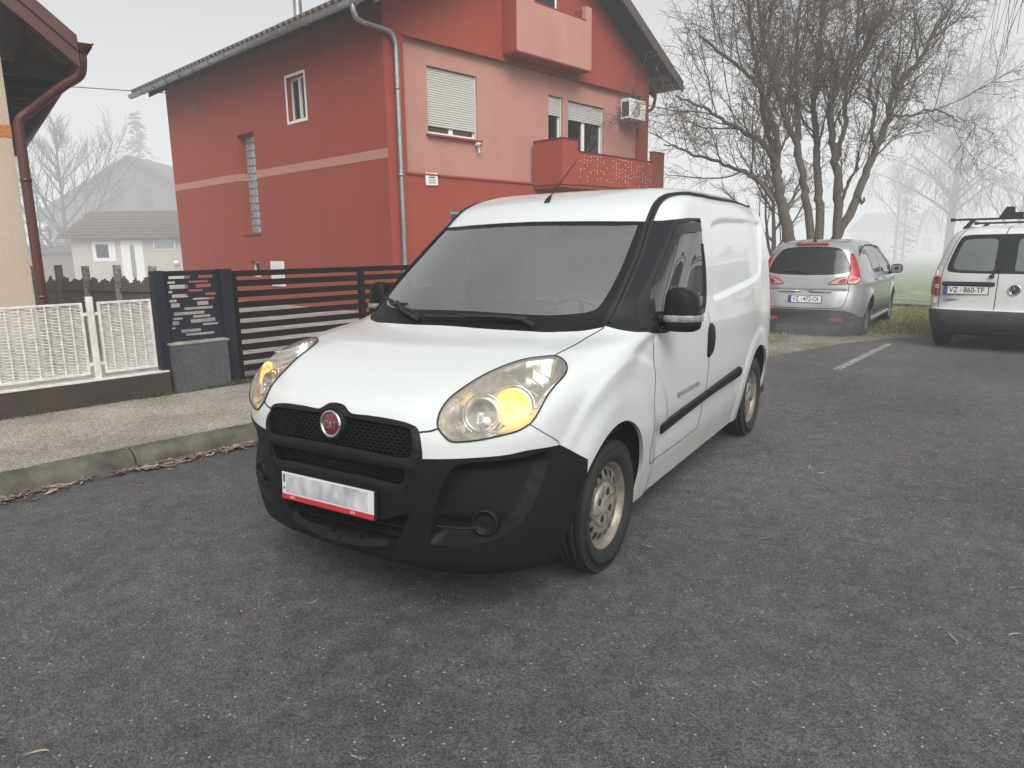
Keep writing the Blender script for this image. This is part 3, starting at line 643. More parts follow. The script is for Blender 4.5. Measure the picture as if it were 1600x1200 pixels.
    def mouth_raise(P, uv):
        d = np.zeros(len(P)); inn = inside(uv, mo_uv); m_ = segdist(P, mo3, False)
        d[inn] = .020 * smooth01(m_[inn] / .022)
        far = np.full(len(P), 9.0)
        for o_ in ops[:2]: far = np.minimum(far, segdist(P, o_, False))
        d[inn] -= .010 * (1 - smooth01(far[inn] / .012))
        d += .010 * np.exp(-((P[:, 2] - .262) / .022) ** 2) * (P[:, 0] > .55)     # bottom lip
        return d
    body = S.panel('body', R['rest'], wp, root, 0, .02)
    bump = S.panel('bumper', R['bumper'], [M['plastic'], M['inner']], root, .003, .03, extra=mouth_raise)
    S.panel('windscreen', R['windscreen'], [M['screen']], root, .001)
    S.panel('windscreen_border', R['cowl_panel'], [M['plastic'], M['inner']], root, .001, .01)
    for sd in ('L', 'R'):
        S.panel('quarter_panel', R['quarter_panel'], [M['gloss_black'], M['inner']], root, .001, .012, both=sd)
        ws = S.panel('window_seal', R['window_seal'], [M['rubber'], M['inner']], root, .002, .02, both=sd)
        S.panel('door_window', R['door_window'], [M['side_glass']], root, -.006, both=sd)
        S.panel('tail_light', R['tail_light'], [M['tail_red'], M['inner']], root, .012, .03, both=sd)
        # fog lamp recess
        def dig(P, uv):
            m_ = segdist(P, fg); d = -.042 * smooth01(m_ / .03)
            return d - .018 * smooth01((.47 - P[:, 2]) / .03) * smooth01(m_ / .02)
        fr = S.panel('fog_lamp_recess', R['fog_recess'], [M['plastic'], M['inner']], bump, .003, .01, both=sd, extra=dig)
        s_ = 1 if sd == 'L' else -1
        # headlight: bowl, reflectors, bulb, lens
        lens = S.panel('headlight', R['headlight'], [M['lens']], root, .004, both=sd)
        def bowl(P, uv): return -.012 - .085 * smooth01(segdist(P, hl) / .06)
        S.panel('housing', R['headlight'], [M['reflector']], lens, 0, 0, both=sd, extra=bowl)
        ax = Vector((.90, .30, .22)).normalized()
        def cup(nm, c, r, depth, m_, par, ringw=.006):
            q = ax.copy(); q.y *= s_; rot_ = Vector((0, 1, 0)).rotation_difference(q).to_matrix().to_4x4()
            mb = MB(); mb.lathe([(-depth * (1 - (k / 8) ** 2), r * k / 8 + .001) for k in range(9)] + [(.004, r + ringw), (-.004, r + ringw + .002)], 40, Matrix.Translation((c[0], c[1] * s_, c[2])) @ rot_)
            return mb.build(nm, m_, par), rot_
        c1 = np.array((.747, .622, .874)) - np.array(ax) * .040; c2 = np.array((.672, .712, .897)) - np.array(ax) * .036
        cup('reflector', c1, .058, .05, M['reflector'], lens)
        r2, rot_ = cup('turn_reflector', c2, .066, .045, M['amber_soft'], lens)
        for cc_, rad in ((c1, .066), (c1, .080), (c2, .074), (c2, .086)):
            q_ = rot_; rg = MB(); rg.tube([Matrix.Translation((cc_[0], cc_[1] * s_, cc_[2])) @ rot_ @ Vector((rad * math.cos(a), -.006 - (rad - .06) * .8, rad * math.sin(a))) for a in np.linspace(0, 2 * PI, 40, endpoint=False)], .0045, 6, closed=True); rg.build('bezel_ring', M['chrome'], lens)
        pj = MB(); pj.lathe([(-.03, .030), (.0, .030), (.006, .027), (.010, .018), (.012, 0)], 24, Matrix.Translation((c1[0] + .012, (c1[1] + .020) * s_, c1[2] - .026)) @ rot_); pj.build('dip_lens', M['chrome'], lens)
        bm = bmesh.new(); bmesh.ops.create_uvsphere(bm, u_segments=16, v_segments=10, radius=.017); MB().bm(bm, Matrix.Translation((c1[0] + .0, c1[1] * s_, c1[2])) @ rot_ @ Matrix.Diagonal((1, 1.5, 1, 1)), True).build('bulb', M['chrome'], lens)
        bm = bmesh.new(); bmesh.ops.create_uvsphere(bm, u_segments=16, v_segments=10, radius=.034); MB().bm(bm, Matrix.Translation((c2[0] - .006, (c2[1] - .010) * s_, c2[2] + .003)) @ rot_ @ Matrix.Diagonal((1.3, .6, .95, 1)), True).build('turn_bulb', M['amber'], lens)
        rb = MB(); rb.tube([Vector((.80 - .03, .545 * s_, .83)), Vector((.80 - .035, .56 * s_, .80))], .018, 10); rb.build('side_bulb', M['reflector'], lens)
        tr = MB()
        for k in range(4):   # stepped chrome trim towards the wing
            tr.tube([Vector((.50 + .03 * k, (.795 - .012 * k) * s_, .985 - .03 * k)), Vector((.43 + .035 * k, (.69 - .02 * k) * s_, 1.0 - .02 * k))], .005, 6)
        tr.build('chrome_trim', M['reflector'], lens)
        S.lip(hl[::1], .0035, .003, sd, True).build('lamp_seal', M['rubber'], lens)
    # shut lines
    def seam(L, w=.0065, side='both', off=.0016): [S.ribbon(L, w, off, q_).build('shut_line', M['ink'], body) for q_ in (('L', 'R') if side == 'both' else side)]
    seam(catmull(VT['hood_seam'], 8)); seam(catmull(VT['hood_front'] + [(.862, .405, .795)], 8), .007)
    seam(catmull(VT['bumper_seam'], 6), .003)
    # rear edge of the front door and its hinge line, sill joint, rear doors
    def sideline(L, n=10):
        q = catmull(L, n); return [S.cast((a, 2, b), (0, -1, 0))[0] for a, b in q]
    seam(sideline([(-1.335, 1.10), (-1.355, .95), (-1.36, .80), (-1.355, .62), (-1.33, .46), (-1.30, .385)]), .0065)
    seam(sideline([(-.395, 1.06), (-.40, .85), (-.41, .62), (-.425, .46), (-.45, .385)]), .005)
    seam(sideline([(-.45, .385), (-.9, .378), (-1.30, .385)]), .004)
    seam(sideline([(-2.62, .96), (-2.575, .92), (-2.565, .87), (-2.59, .82)]), .004, 'L')
    # roof-side trim strip running down the windscreen pillar
    q = catmull([p for p in VT['pillar_trim']][:-2] + [(-1.75, .735, 1.79), (-2.3, .725, 1.785), (-2.9, .69, 1.765)], 8)
    wd = np.interp(np.arange(len(q)), [0, 12, 60, len(q) - 1], [.020, .040, .042, .020]); 
    for sd in ('L', 'R'): S.ribbon(q, wd, .006, sd).build('roof_trim', M['rubber'], root); S.lip(q, .008, .001, sd).build('roof_gutter', M['plastic'], body)
    # side moulding
    for sd in (1, -1):
        o_ = catmull(VT['moulding'], 4, True, sharp=(0, 8, 3)); pl_ = [(a[0], a[2]) for a in o_]
        mb = MB(); n = len(pl_)
        y_ = [S.cast((a, 2, b), (0, -1, 0))[0][1] for a, b in pl_]; c_ = np.mean(pl_, 0)
        ins = [(a + (c_[0] - a) * .004 + (0.012 if a < c_[0] else -.012), b + (c_[1] - b) * .16) for a, b in pl_]
        vs = [(a, (y - .004) * sd, b) for (a, b), y in zip(pl_, y_)] + [(a, (y + .012) * sd, b) for (a, b), y in zip(pl_, y_)] + [(a, (y + .017) * sd, b) for (a, b), y in zip(ins, y_)]
        mb.add(vs, [(i, (i + 1) % n, (i + 1) % n + n, i + n) for i in range(n)] + [(i + n, (i + 1) % n + n, (i + 1) % n + 2 * n, i + 2 * n) for i in range(n)] + [tuple(range(2 * n, 3 * n))])
        mb.build('side_moulding', M['plastic'], root)
        # door handle: upright cup and grip
        hb = MB(); hc = [(p[0] * 1, p[2]) for p in catmull(VT['handle'], 5, True)]; n = len(hc); yy_ = .874
        hv = [(a + .02, (yy_ + .002) * sd, b) for a, b in hc] + [(a + .02 + (-1.40 - a) * .12, (yy_ + .016) * sd, b + (.92 - b) * .10) for a, b in hc] + [(a + .02 + (-1.40 - a) * .5, (yy_ + .024) * sd, b + (.92 - b) * .35) for a, b in hc]
        hb.add(hv, [(i, (i + 1) % n, (i + 1) % n + n, i + n) for i in range(n)] + [(i + n, (i + 1) % n + n, (i + 1) % n + 2 * n, i + 2 * n) for i in range(n)] + [tuple(range(2 * n, 3 * n))], True)
        hb.build('door_handle', M['plastic'], root)
    # smoked wind deflectors along the front and top of the door windows
    outer = VT['glass_edge'][0:7]; inner = VT['visor_in']
    outer = [tuple(p) for p in outer[:-1]] + [(-1.285, .806, 1.622)]; inner = [tuple(p) for p in inner[:-1]] + [(-1.262, .823, 1.568)]
    A_ = catmull(outer, 6); B_ = catmull(inner, 6); A_ = A_[np.linspace(0, len(A_) - 1, 30).astype(int)]; B_ = B_[np.linspace(0, len(B_) - 1, 30).astype(int)]
    for sd in (1, -1):
        mb = MB(); mid = (A_ + B_) / 2
        f_ = lambda q, o_: [(p[0], (p[1] + o_) * sd, p[2]) for p in q]
        mb.add(f_(A_, .004) + f_(A_ * .8 + B_ * .2, .012) + f_(B_, .013), [(i, i + 1, i + 31, i + 30) for i in range(29)] + [(i + 30, i + 31, i + 61, i + 60) for i in range(29)], True)
        mb.build('wind_deflector', M['visor'], root)
    # grille meshes
    def hexmesh(poly, pitch, xoff, name):
        """honeycomb bars over a y-z outline"""
        pl_ = np.array([(p[1], p[2]) for p in poly]); full = np.concatenate([pl_, (pl_ * [-1, 1])[::-1]])
        full = pl_ if (np.abs(pl_[:, 0]).min() > .02) else full
        mb = MB(); y0, y1 = full[:, 0].min(), full[:, 0].max(); z0, z1 = full[:, 1].min(), full[:, 1].max(); h = pitch * .46
        segs = []; r = 0; z = z0 - h
        while z < z1 + h:
            y = y0 - pitch + (pitch / 2 if r % 2 else 0)
            while y < y1 + pitch:
                segs += [((y, z), (y + pitch / 2, z + h * .38)), ((y + pitch / 2, z + h * .38), (y + pitch, z)), ((y + pitch / 2, z + h * .38), (y + pitch / 2, z + h * 1.0))]; y += pitch
            z += h * 1.0; r += 1
        mids = np.array([((a[0] + b[0]) / 2, (a[1] + b[1]) / 2) for a, b in segs]); ok = inside(mids, full)
        def X(y, z):
            h_ = S.cast((2, abs(y), z), (-1, 0, 0)); return h_[0][0] - xoff
        for (a, b), k in zip(segs, ok):
            if k:
                pa = Vector((X(*a), a[0], a[1])); pb = Vector((X(*b), b[0], b[1])); w_ = .0024
                d_ = (pb - pa).normalized(); n_ = Vector((0, -d_.z, d_.y)).normalized() * w_; dp = Vector((-.014, 0, 0))
                mb.add([pa + n_, pb + n_, pb - n_, pa - n_, pa + n_ + dp, pb + n_ + dp, pb - n_ + dp, pa - n_ + dp], [(0, 1, 2, 3), (0, 4, 5, 1), (2, 6, 7, 3)])
        return mb.build(name, M['plastic'], root)
    hexmesh(ops[0], .0285, .004, 'grille'); hexmesh(ops[1], .026, .018, 'lower_grille')
    lo = MB()
    for z in (.335, .375, .415):
        ys = np.linspace(-.37, .37, 15); pr = []
        for y in ys:
            x = S.cast((2, abs(y), z), (-1, 0, 0))[0][0]; pr.append((x - .035, y, z))
        for a, b in zip(pr[:-1], pr[1:]):
            lo.add([(a[0] + .02, a[1], a[2] - .006), (b[0] + .02, b[1], b[2] - .006), (b[0] - .03, b[1], b[2] + .008), (a[0] - .03, a[1], a[2] + .008), (a[0] + .02, a[1], a[2] - .012), (b[0] + .02, b[1], b[2] - .012)], [(0, 1, 2, 3), (0, 4, 5, 1)])
    for y in (-.25, -.08, .08, .25): lo.box(.80, .855, y - .004, y + .004, .30, .45)
    lo.build('air_intake', M['plastic'], root)
    bk = MB(); bk.box(.66, .76, -.40, .40, .26, .80); bk.box(.46, .54, -.68, .68, .24, .86); bk.build('radiator_support', M['inner'], root)
    # badge
    bx, bz = .893, .797
    TB = Matrix.Translation((bx, .002, bz)) @ Matrix.Rotation(-.10, 4, 'Y') @ Matrix.Rotation(-PI / 2, 4, 'Z')
    mb = MB(); mb.lathe([(-.03, .072), (.004, .070), (.010, .066), (.011, .060), (.004, .056), (.0, 0)], 48, TB); bh = mb.build('badge_mount', M['plastic'], root)
    mb = MB(); mb.lathe([(.004, .058), (.012, .0575), (.017, .054), (.017, .049), (.013, .0455), (.011, .045)], 48, TB); bd = mb.build('badge', M['chrome'], root)
    mb = MB(); mb.lathe([(.011, .0455), (.0145, .03), (.0155, 0)], 48, TB); mb.build('badge_disc', M['maroon'], bd)
    text_part('badge_lettering', 'FIAT', .046, M['chrome'], bd, Matrix.Translation((bx + .0205, .006, bz - .002)) @ Matrix.Rotation(-.10, 4, 'Y') @ Matrix.Rotation(PI / 2, 4, 'Z') @ Matrix.Rotation(PI / 2, 4, 'X'), .0010, sx=.66, bold=0.0, space=1.22)
    # number plate in its frame
    px = .934; pc = .505
    PT = Matrix.Translation((px, -.016, pc)) @ Matrix.Rotation(-.06, 4, 'Y')
    mb = MB(); mb.bbox(-.014, .002, -.272, .272, -.062, .062, .006, PT); fp = mb.build('number_plate', M['plastic'], root)
    mb = MB(); mb.box(.002, .0045, -.262, .262, -.038, .057, PT); mb.build('plate_face', M['plate_white'], fp)
    mb = MB(); mb.box(.0045, .0062, -.236, .232, -.030, .050, PT); mb.build('plate_smear', M['smear'], fp)
    mb = MB(); mb.box(.002, .0052, -.262, .262, -.060, -.0385, PT); mb.build('plate_strip', M['red_strip'], fp)
    RT = PT @ Matrix.Rotation(PI / 2, 4, 'Z') @ Matrix.Rotation(PI / 2, 4, 'X')
    text_part('plate_lettering', 'I', .045, M['ink'], fp, RT @ Matrix.Translation((-.249, .028, .0056)), .0006, bold=.002)
    text_part('plate_lettering', 'M', .018, M['ink'], fp, RT @ Matrix.Translation((-.249, -.014, .0056)), .0006)
    for xx in (-.20, .15): text_part('strip_lettering', '6693', .014, M['plate_white'], fp, RT @ Matrix.Translation((xx, -.049, .0058)), .0004)
    # fog lamp covers
    for s_ in (1, -1):
        c = Vector((.745, .640 * s_, .452)); q = Vector((.93, .36 * s_, .02)).normalized(); rot_ = Vector((0, 1, 0)).rotation_difference(q).to_matrix().to_4x4(); TT = Matrix.Translation(c) @ rot_
        mb = MB(); mb.lathe([(-.09, .062), (-.01, .056), (.014, .053), (.020, .049), (.019, .044), (.006, .040), (.002, .037), (.004, .02), (.005, 0)], 40, TT); mb.build('fog_lamp_cover', M['plastic'], bump)
        fin = MB(); fin.tube([(.835, .475 * s_, .432), (.81, .56 * s_, .430), (.775, .62 * s_, .432)], .006, 8); fin.build('recess_rib', M['plastic'], bump)
    # mirrors
    for s_ in (1, -1):
        mb = MB(); c = Vector((-.500, .985 * s_, 1.180))
        bm = bmesh.new(); bmesh.ops.create_cube(bm, size=2); bmesh.ops.subdivide_edges(bm, edges=bm.edges[:], cuts=5, use_grid_fill=True)
        for v in bm.verts:
            p = v.co; m_ = max(abs(p.x), abs(p.y), abs(p.z)); n4 = (abs(p.x) ** 5 + abs(p.y) ** 5 + abs(p.z) ** 5) ** .2; p *= 1 / n4
            tp = (p.z + 1) / 2
            hw = .092 - .014 * tp; yy_ = p.y * hw * s_ + (-.010 * tp) * s_ * (1 if p.y > 0 else -.2)
            zz = p.z * .108 - .022 * tp * max(p.y, 0) * 1.2
            xx = p.x * (.055 if p.x > 0 else .03) - (.035 * max(p.y, 0) ** 2 if p.x > 0 else .03 * max(p.y, 0))
            v.co = Vector((xx, yy_, zz))
        for f in bm.faces: f.smooth = True
        mb.bm(bm, Matrix.Translation(c), True); mir = mb.build('door_mirror', M['plastic'], root)
        st = MB(); ys = np.linspace(-.080, .100, 14); zc = -.040
        pr = []
        for y in ys:
            yn = np.clip((y) / .088, -1, 1); x = .055 * (1 - abs(yn) ** 5) ** .2 if abs(yn) < .999 else 0
            x -= .035 * max(yn, 0) ** 2; pr.append((x + .003, y * (1 if abs(y) < .09 else .97)))
        vs = [c + Vector((x, y * s_, zc + .016)) for x, y in pr] + [c + Vector((x + .004, y * s_, zc)) for x, y in pr] + [c + Vector((x, y * s_, zc - .016)) for x, y in pr]
        n = len(pr); st.add(vs, [(i, i + 1, i + n + 1, i + n) for i in range(n - 1)] + [(i + n, i + n + 1, i + 2 * n + 1, i + 2 * n) for i in range(n - 1)], True); st.build('indicator_strip', M['alloy_strip'], mir)
        ar = MB(); ar.tube([(-.49, .82 * s_, 1.130), (-.50, .87 * s_, 1.130), (-.51, .93 * s_, 1.125)], [.040, .038, .034], 14); ar.bbox(-.54, -.42, *sorted((.82 * s_, .875 * s_)), 1.062, 1.17, .02)
        ar.bbox(-.53, -.45, *sorted((.86 * s_, .92 * s_)), 1.065, 1.085, .008)
        ar.build('mirror_arm', M['plastic'], mir)
        gm = MB(); gm.box(-.0, .002, -.07, .07, -.08, .08, Matrix.Translation(c + Vector((-.040, 0, .005)))); gm.build('mirror_glass', M['chrome'], mir)
    # wipers
    def wip(blade, arm, nm='wiper'):
        b3 = [np.array(p) for p in blade]; mb = MB()
        def up(p, h):
            s_ = -1 if p[1] < 0 else 1; u_ = S.near([p * [1, s_, 1]]); n_ = S.nrm(S.eval, u_[:, 0], u_[:, 1])[0] * [1, s_, 1]; q_ = S.eval(u_[:, 0], u_[:, 1])[0] * [1, s_, 1]; return Vector(q_ + n_ * h)
        B3 = catmull(b3, 6); mb.tube([up(p, .010) for p in B3], .006, 6); mb.tube([up(p, .026) for p in B3], .0085, 6)
        A3 = catmull([np.array(p) for p in arm], 6); mb.tube([up(p, h) for p, h in zip(A3, np.linspace(.025, .040, len(A3)))], np.linspace(.013, .008, len(A3)), 8)
        mid = up(B3[len(B3) // 2], .034); mb.bbox(-.012, .012, -.05, .05, -.008, .008, .004, Matrix.Translation(mid) @ Matrix.Rotation(.1, 4, 'Z'))
        mb.build(nm, M['ink'], root)
    wip(VT['wiper_d'], VT['wiper_d_arm']); wip(VT['wiper_p'], VT['wiper_p_arm'])
    # aerial
    mb = MB(); mb.tube([(-.905, .005, 1.745), (-.925, .005, 1.768), (-.955, .005, 1.788)], [.018, .014, .008], 12); mb.tube([(-.95, .005, 1.786), (-1.29, .005, 2.018)], [.0042, .0030], 6); mb.build('aerial', M['rubber'], root)
    # lettering on the door
    y0 = .872
    text_part('door_lettering', 'PRIJEVOZ ZA VLASTITE POTREBE', .042, M['grey_ink'], root, Matrix.Translation((-.99, S.cast((-.99, 2, .685), (0, -1, 0))[0][1] + .004, .685)) @ Matrix.Rotation(PI, 4, 'Z') @ Matrix.Rotation(PI / 2, 4, 'X'), .0006, sx=.66)
    # wheels and wheel houses
    for x in (0, -2.755):
        for s_ in (1, -1): wheel(root, x, .745 * s_, s_)
        for s_ in (1, -1):
            ws = MB(); vs = []; n = 24
            for k in range(n + 1):
                a = PI * k / n; xx = x + .42 * math.cos(a); zz = .32 + .43 * math.sin(a)
                vs += [(xx, .815 * s_, zz), (xx, .50 * s_, zz)]
            b_ = len(vs); q_ = [2 * k + 1 for k in range(n + 1)]
            ws.add(vs, [(2 * k, 2 * k + 1, 2 * k + 3, 2 * k + 2) for k in range(n)] + [tuple(q_)], True); ws.build('wheel_arch_liner', M['inner'], root)
    # underside and cabin
    un = MB(); un.box(-3.35, -.40, -.80, .80, .24, .30); un.box(-.40, .45, -.48, .48, .23, .30); un.tube([(-2.755, -.7, .30), (-2.755, .7, .30)], .04, 8); un.build('underbody', M['inner'], root)
    cb = MB(); cb.box(-1.46, -.05, -.78, .78, .42, .45); cb.build('cabin_floor', M['inner'], root)
    bh = MB(); bh.box(-1.50, -1.47, -.74, .74, .42, 1.66); bh.build('bulkhead', M['grey_panel'], root)
    ds = MB(); prof = [(.02, 1.02), (-.10, 1.085), (-.30, 1.08), (-.46, 1.03), (-.50, .96), (-.46, .80), (-.40, .60), (-.05, .60)]
    ds.prism(prof, -.76, .76); ds.bbox(-.56, -.34, .16, .58, 1.0, 1.13, .05); ds.bbox(-.60, -.38, -.14, .12, .62, 1.06, .03); ds.build('dashboard', M['dash'], root)
    swT = Matrix.Translation((-.66, .37, 1.06)) @ Matrix.Rotation(-.95, 4, 'Y'); sw = MB()
    sw.tube([swT @ Vector((0.19 * math.cos(a), .19 * math.sin(a), 0)) for a in np.linspace(0, 2 * PI, 36, endpoint=False)], .015, 8, closed=True)
    sw.bbox(-.06, .05, -.075, .075, -.03, .01, .015, swT)
    for a in (.2, PI - .2, -PI / 2): sw.tube([swT @ Vector((.04 * math.cos(a), .04 * math.sin(a), -.01)), swT @ Vector((.185 * math.cos(a), .185 * math.sin(a), 0))], .014, 6)
    sw.build('steering_wheel', mat('wheel_rim_grey', (.05, .052, .055), .5), root)
    for y in (.40, -.40):
        se = MB(); se.bbox(-1.30, -.78, y - .24, y + .24, .62, .80, .06); se.bbox(-.10, .07, -.24, .24, 0, .44, .06, Matrix.Translation((-1.26, y, .70)) @ Matrix.Rotation(-.18, 4, 'Y')); se.build('seat', M['seat'], root)
    for y in (.36, -.36):
        sv = MB(); sv.bbox(-.20, .0, y - .24, y + .24, -.012, .012, .006, Matrix.Translation((-.80, 0, 1.615)) @ Matrix.Rotation(-.25, 4, 'Y')); sv.build('sun_visor', M['dash'], root)
    rm = MB(); rm.bbox(-.012, .012, -.14, .14, -.045, .035, .01, Matrix.Translation((-.66, 0, 1.575))); rm.box(-.69, -.66, -.012, .012, 1.58, 1.63); rm.build('rear_view_mirror', M['ink'], root)
    return root, S
VAN, VS = van()
# ------------------------------------------------------------------ street frame: s along the kerb away from us, t towards the houses
E1 = np.array([math.cos(HEAD), math.sin(HEAD), 0]); E2 = np.array([-math.sin(HEAD), math.cos(HEAD), 0])
def W3(s, t, z=0.0): return tuple(E1 * s + E2 * t + np.array([0, 0, z]))
def sthing(name, label, cat, s, t, z=0, rot=0.0, group=None): return thing(name, label, cat, W3(s, t, z), HEAD + rot, group)
def holes_wall(mb, u0, u1, v0, v1, holes, place, depth=.15, rev=None):
    """flat wall in (u,v) with rectangular openings and their reveals; place(u, v, d) gives the 3-D point d metres into the wall"""
    us = sorted({u0, u1, *[h[0] for h in holes], *[h[1] for h in holes]}); vs = sorted({v0, v1, *[h[2] for h in holes], *[h[3] for h in holes]})
    for a, b in zip(us[:-1], us[1:]):
        for c, d in zip(vs[:-1], vs[1:]):
            mu, mv = (a + b) / 2, (c + d) / 2
            if any(h[0] < mu < h[1] and h[2] < mv < h[3] for h in holes): continue
            mb.add([place(a, c, 0), place(b, c, 0), place(b, d, 0), place(a, d, 0)], [(0, 1, 2, 3)])
    for h in holes:
        dp = h[4] if len(h) > 4 else depth; q = [(h[0], h[2]), (h[1], h[2]), (h[1], h[3]), (h[0], h[3])]
        for i in range(4):
            a, b = q[i], q[(i + 1) % 4]; mb.add([place(*a, 0), place(*b, 0), place(*b, dp), place(*a, dp)], [(0, 1, 2, 3)])
def sheet(name, poly, z, m):
    """flat polygon in street coordinates"""
    me = bpy.data.meshes.new(name); bm = bmesh.new()
    f = bm.faces.new([bm.verts.new(W3(s, t, z)) for s, t in poly]); 
    if f.normal.z < 0: f.normal_flip()
    bmesh.ops.triangulate(bm, faces=bm.faces[:]); bmesh.ops.recalc_face_normals(bm, faces=bm.faces[:])
    for f in bm.faces:
        if f.normal.z < 0: f.normal_flip()
    bm.to_mesh(me); bm.free(); return struct(link(name, me, m))

# ---- materials of the place
def asphalt():
    m = mat('asphalt', (.05, .05, .05), .78); nt = m.node_tree; b = nt.nodes['Principled BSDF']; L = nt.links.new
    ge = nt.nodes.new('ShaderNodeTexCoord')
    def noise(sc, det=5, ro=.6):
        n = nt.nodes.new('ShaderNodeTexNoise'); n.inputs['Scale'].default_value = sc; n.inputs['Detail'].default_value = det; n.inputs['Roughness'].default_value = ro; L(ge.outputs['Object'], n.inputs['Vector']); return n
    def vor(sc, feat='F1'):
        n = nt.nodes.new('ShaderNodeTexVoronoi'); n.inputs['Scale'].default_value = sc; n.feature = feat; L(ge.outputs['Object'], n.inputs['Vector']); return n
    def ramp(src, p0, p1, c0, c1):
        r = nt.nodes.new('ShaderNodeValToRGB'); r.color_ramp.elements[0].position = p0; r.color_ramp.elements[1].position = p1; r.color_ramp.elements[0].color = (*c0, 1); r.color_ramp.elements[1].color = (*c1, 1); L(src, r.inputs[0]); return r
    def mix(f, a, bb, typ='MIX'):
        x = nt.nodes.new('ShaderNodeMixRGB'); x.blend_type = typ
        if isinstance(f, float): x.inputs[0].default_value = f
        else: L(f, x.inputs[0])
        for i, s_ in ((1, a), (2, bb)):
            if isinstance(s_, tuple): x.inputs[i].default_value = (*s_, 1)
            else: L(s_, x.inputs[i])
        return x
    big = noise(.55, 4); r0 = ramp(big.outputs['Fac'], .36, .66, (.088, .089, .092), (.132, .132, .132))
    mid = noise(9, 6, .7); r1 = ramp(mid.outputs['Fac'], .3, .75, (.66, .66, .67), (1.28, 1.27, 1.25)); x1 = mix(1.0, r0.outputs[0], r1.outputs[0], 'MULTIPLY')
    st = vor(160); r2 = ramp(st.outputs['Color'], .25, .85, (.60, .60, .61), (1.45, 1.44, 1.42)); x2 = mix(1.0, x1.outputs[0], r2.outputs[0], 'MULTIPLY')
    # pale chips
    ch = vor(44); cr = ramp(ch.outputs['Distance'], .13, .20, (1, 1, 1), (0, 0, 0)); cs = nt.nodes.new('ShaderNodeSeparateColor'); L(ch.outputs['Color'], cs.inputs[0])
    gt = nt.nodes.new('ShaderNodeMath'); gt.operation = 'GREATER_THAN'; gt.inputs[1].default_value = .84; L(cs.outputs[0], gt.inputs[0])
    mu = nt.nodes.new('ShaderNodeMath'); mu.operation = 'MULTIPLY'; L(gt.outputs[0], mu.inputs[0]); L(cr.outputs[0], mu.inputs[1])
    x3 = mix(mu.outputs[0], x2.outputs[0], (.46, .45, .43))
    # brown stains of rotted leaves
    sn = noise(2.3, 5, .7); sr = ramp(sn.outputs['Fac'], .60, .78, (0, 0, 0), (.55, .55, .55)); x4 = mix(sr.outputs[0], x3.outputs[0], (.075, .060, .048))
    L(x4.outputs[0], b.inputs['Base Color'])
    rr = nt.nodes.new('ShaderNodeMapRange'); rr.inputs['To Min'].default_value = .52; rr.inputs['To Max'].default_value = .85; L(mid.outputs['Fac'], rr.inputs['Value']); L(rr.outputs[0], b.inputs['Roughness'])
    ad = nt.nodes.new('ShaderNodeMath'); ad.operation = 'MULTIPLY_ADD'; ad.inputs[1].default_value = -1.2; L(st.outputs['Distance'], ad.inputs[0]); L(mid.outputs['Fac'], ad.inputs[2])
    bp = nt.nodes.new('ShaderNodeBump'); bp.inputs['Strength'].default_value = .75; bp.inputs['Distance'].default_value = .004; L(ad.outputs[0], bp.inputs['Height']); L(bp.outputs[0], b.inputs['Normal'])
    b.inputs['Specular IOR Level'].default_value = .35
    return m
def pebble(name, c0, c1, c2, sc=140, moss=None):
    m = mat(name, c0, .85); nt = m.node_tree; b = nt.nodes['Principled BSDF']; L = nt.links.new; ge = nt.nodes.new('ShaderNodeTexCoord')
    v = nt.nodes.new('ShaderNodeTexVoronoi'); v.inputs['Scale'].default_value = sc; L(ge.outputs['Object'], v.inputs['Vector'])
    r = nt.nodes.new('ShaderNodeValToRGB'); e = r.color_ramp.elements; e[0].color = (*c0, 1); e[1].color = (*c2, 1); e.new(.55).color = (*c1, 1); sp = nt.nodes.new('ShaderNodeSeparateColor'); L(v.outputs['Color'], sp.inputs[0]); L(sp.outputs[0], r.inputs[0])
    n = nt.nodes.new('ShaderNodeTexNoise'); n.inputs['Scale'].default_value = 1.7; n.inputs['Detail'].default_value = 7; L(ge.outputs['Object'], n.inputs['Vector'])
    r2 = nt.nodes.new('ShaderNodeValToRGB'); r2.color_ramp.elements[0].position = .3; r2.color_ramp.elements[1].position = .7; r2.color_ramp.elements[0].color = (.62, .62, .62, 1); r2.color_ramp.elements[1].color = (1.1, 1.1, 1.1, 1); L(n.outputs['Fac'], r2.inputs[0])
    x = nt.nodes.new('ShaderNodeMixRGB'); x.blend_type = 'MULTIPLY'; x.inputs[0].default_value = 1; L(r.outputs[0], x.inputs[1]); L(r2.outputs[0], x.inputs[2]); last = x
    if moss:
        n2 = nt.nodes.new('ShaderNodeTexNoise'); n2.inputs['Scale'].default_value = moss[1]; n2.inputs['Detail'].default_value = 8; n2.inputs['Roughness'].default_value = .7; L(ge.outputs['Object'], n2.inputs['Vector'])
        r3 = nt.nodes.new('ShaderNodeMapRange'); r3.inputs['From Min'].default_value = moss[2]; r3.inputs['From Max'].default_value = moss[2] + .12; L(n2.outputs['Fac'], r3.inputs['Value'])
        x2 = nt.nodes.new('ShaderNodeMixRGB'); L(r3.outputs[0], x2.inputs[0]); L(x.outputs[0], x2.inputs[1]); x2.inputs[2].default_value = (*moss[0], 1); last = x2
    L(last.outputs[0], b.inputs['Base Color'])
    bp = nt.nodes.new('ShaderNodeBump'); bp.inputs['Strength'].default_value = .6; bp.inputs['Distance'].default_value = .004; L(v.outputs['Distance'], bp.inputs['Height']); bp.invert = True; L(bp.outputs[0], b.inputs['Normal']); return m
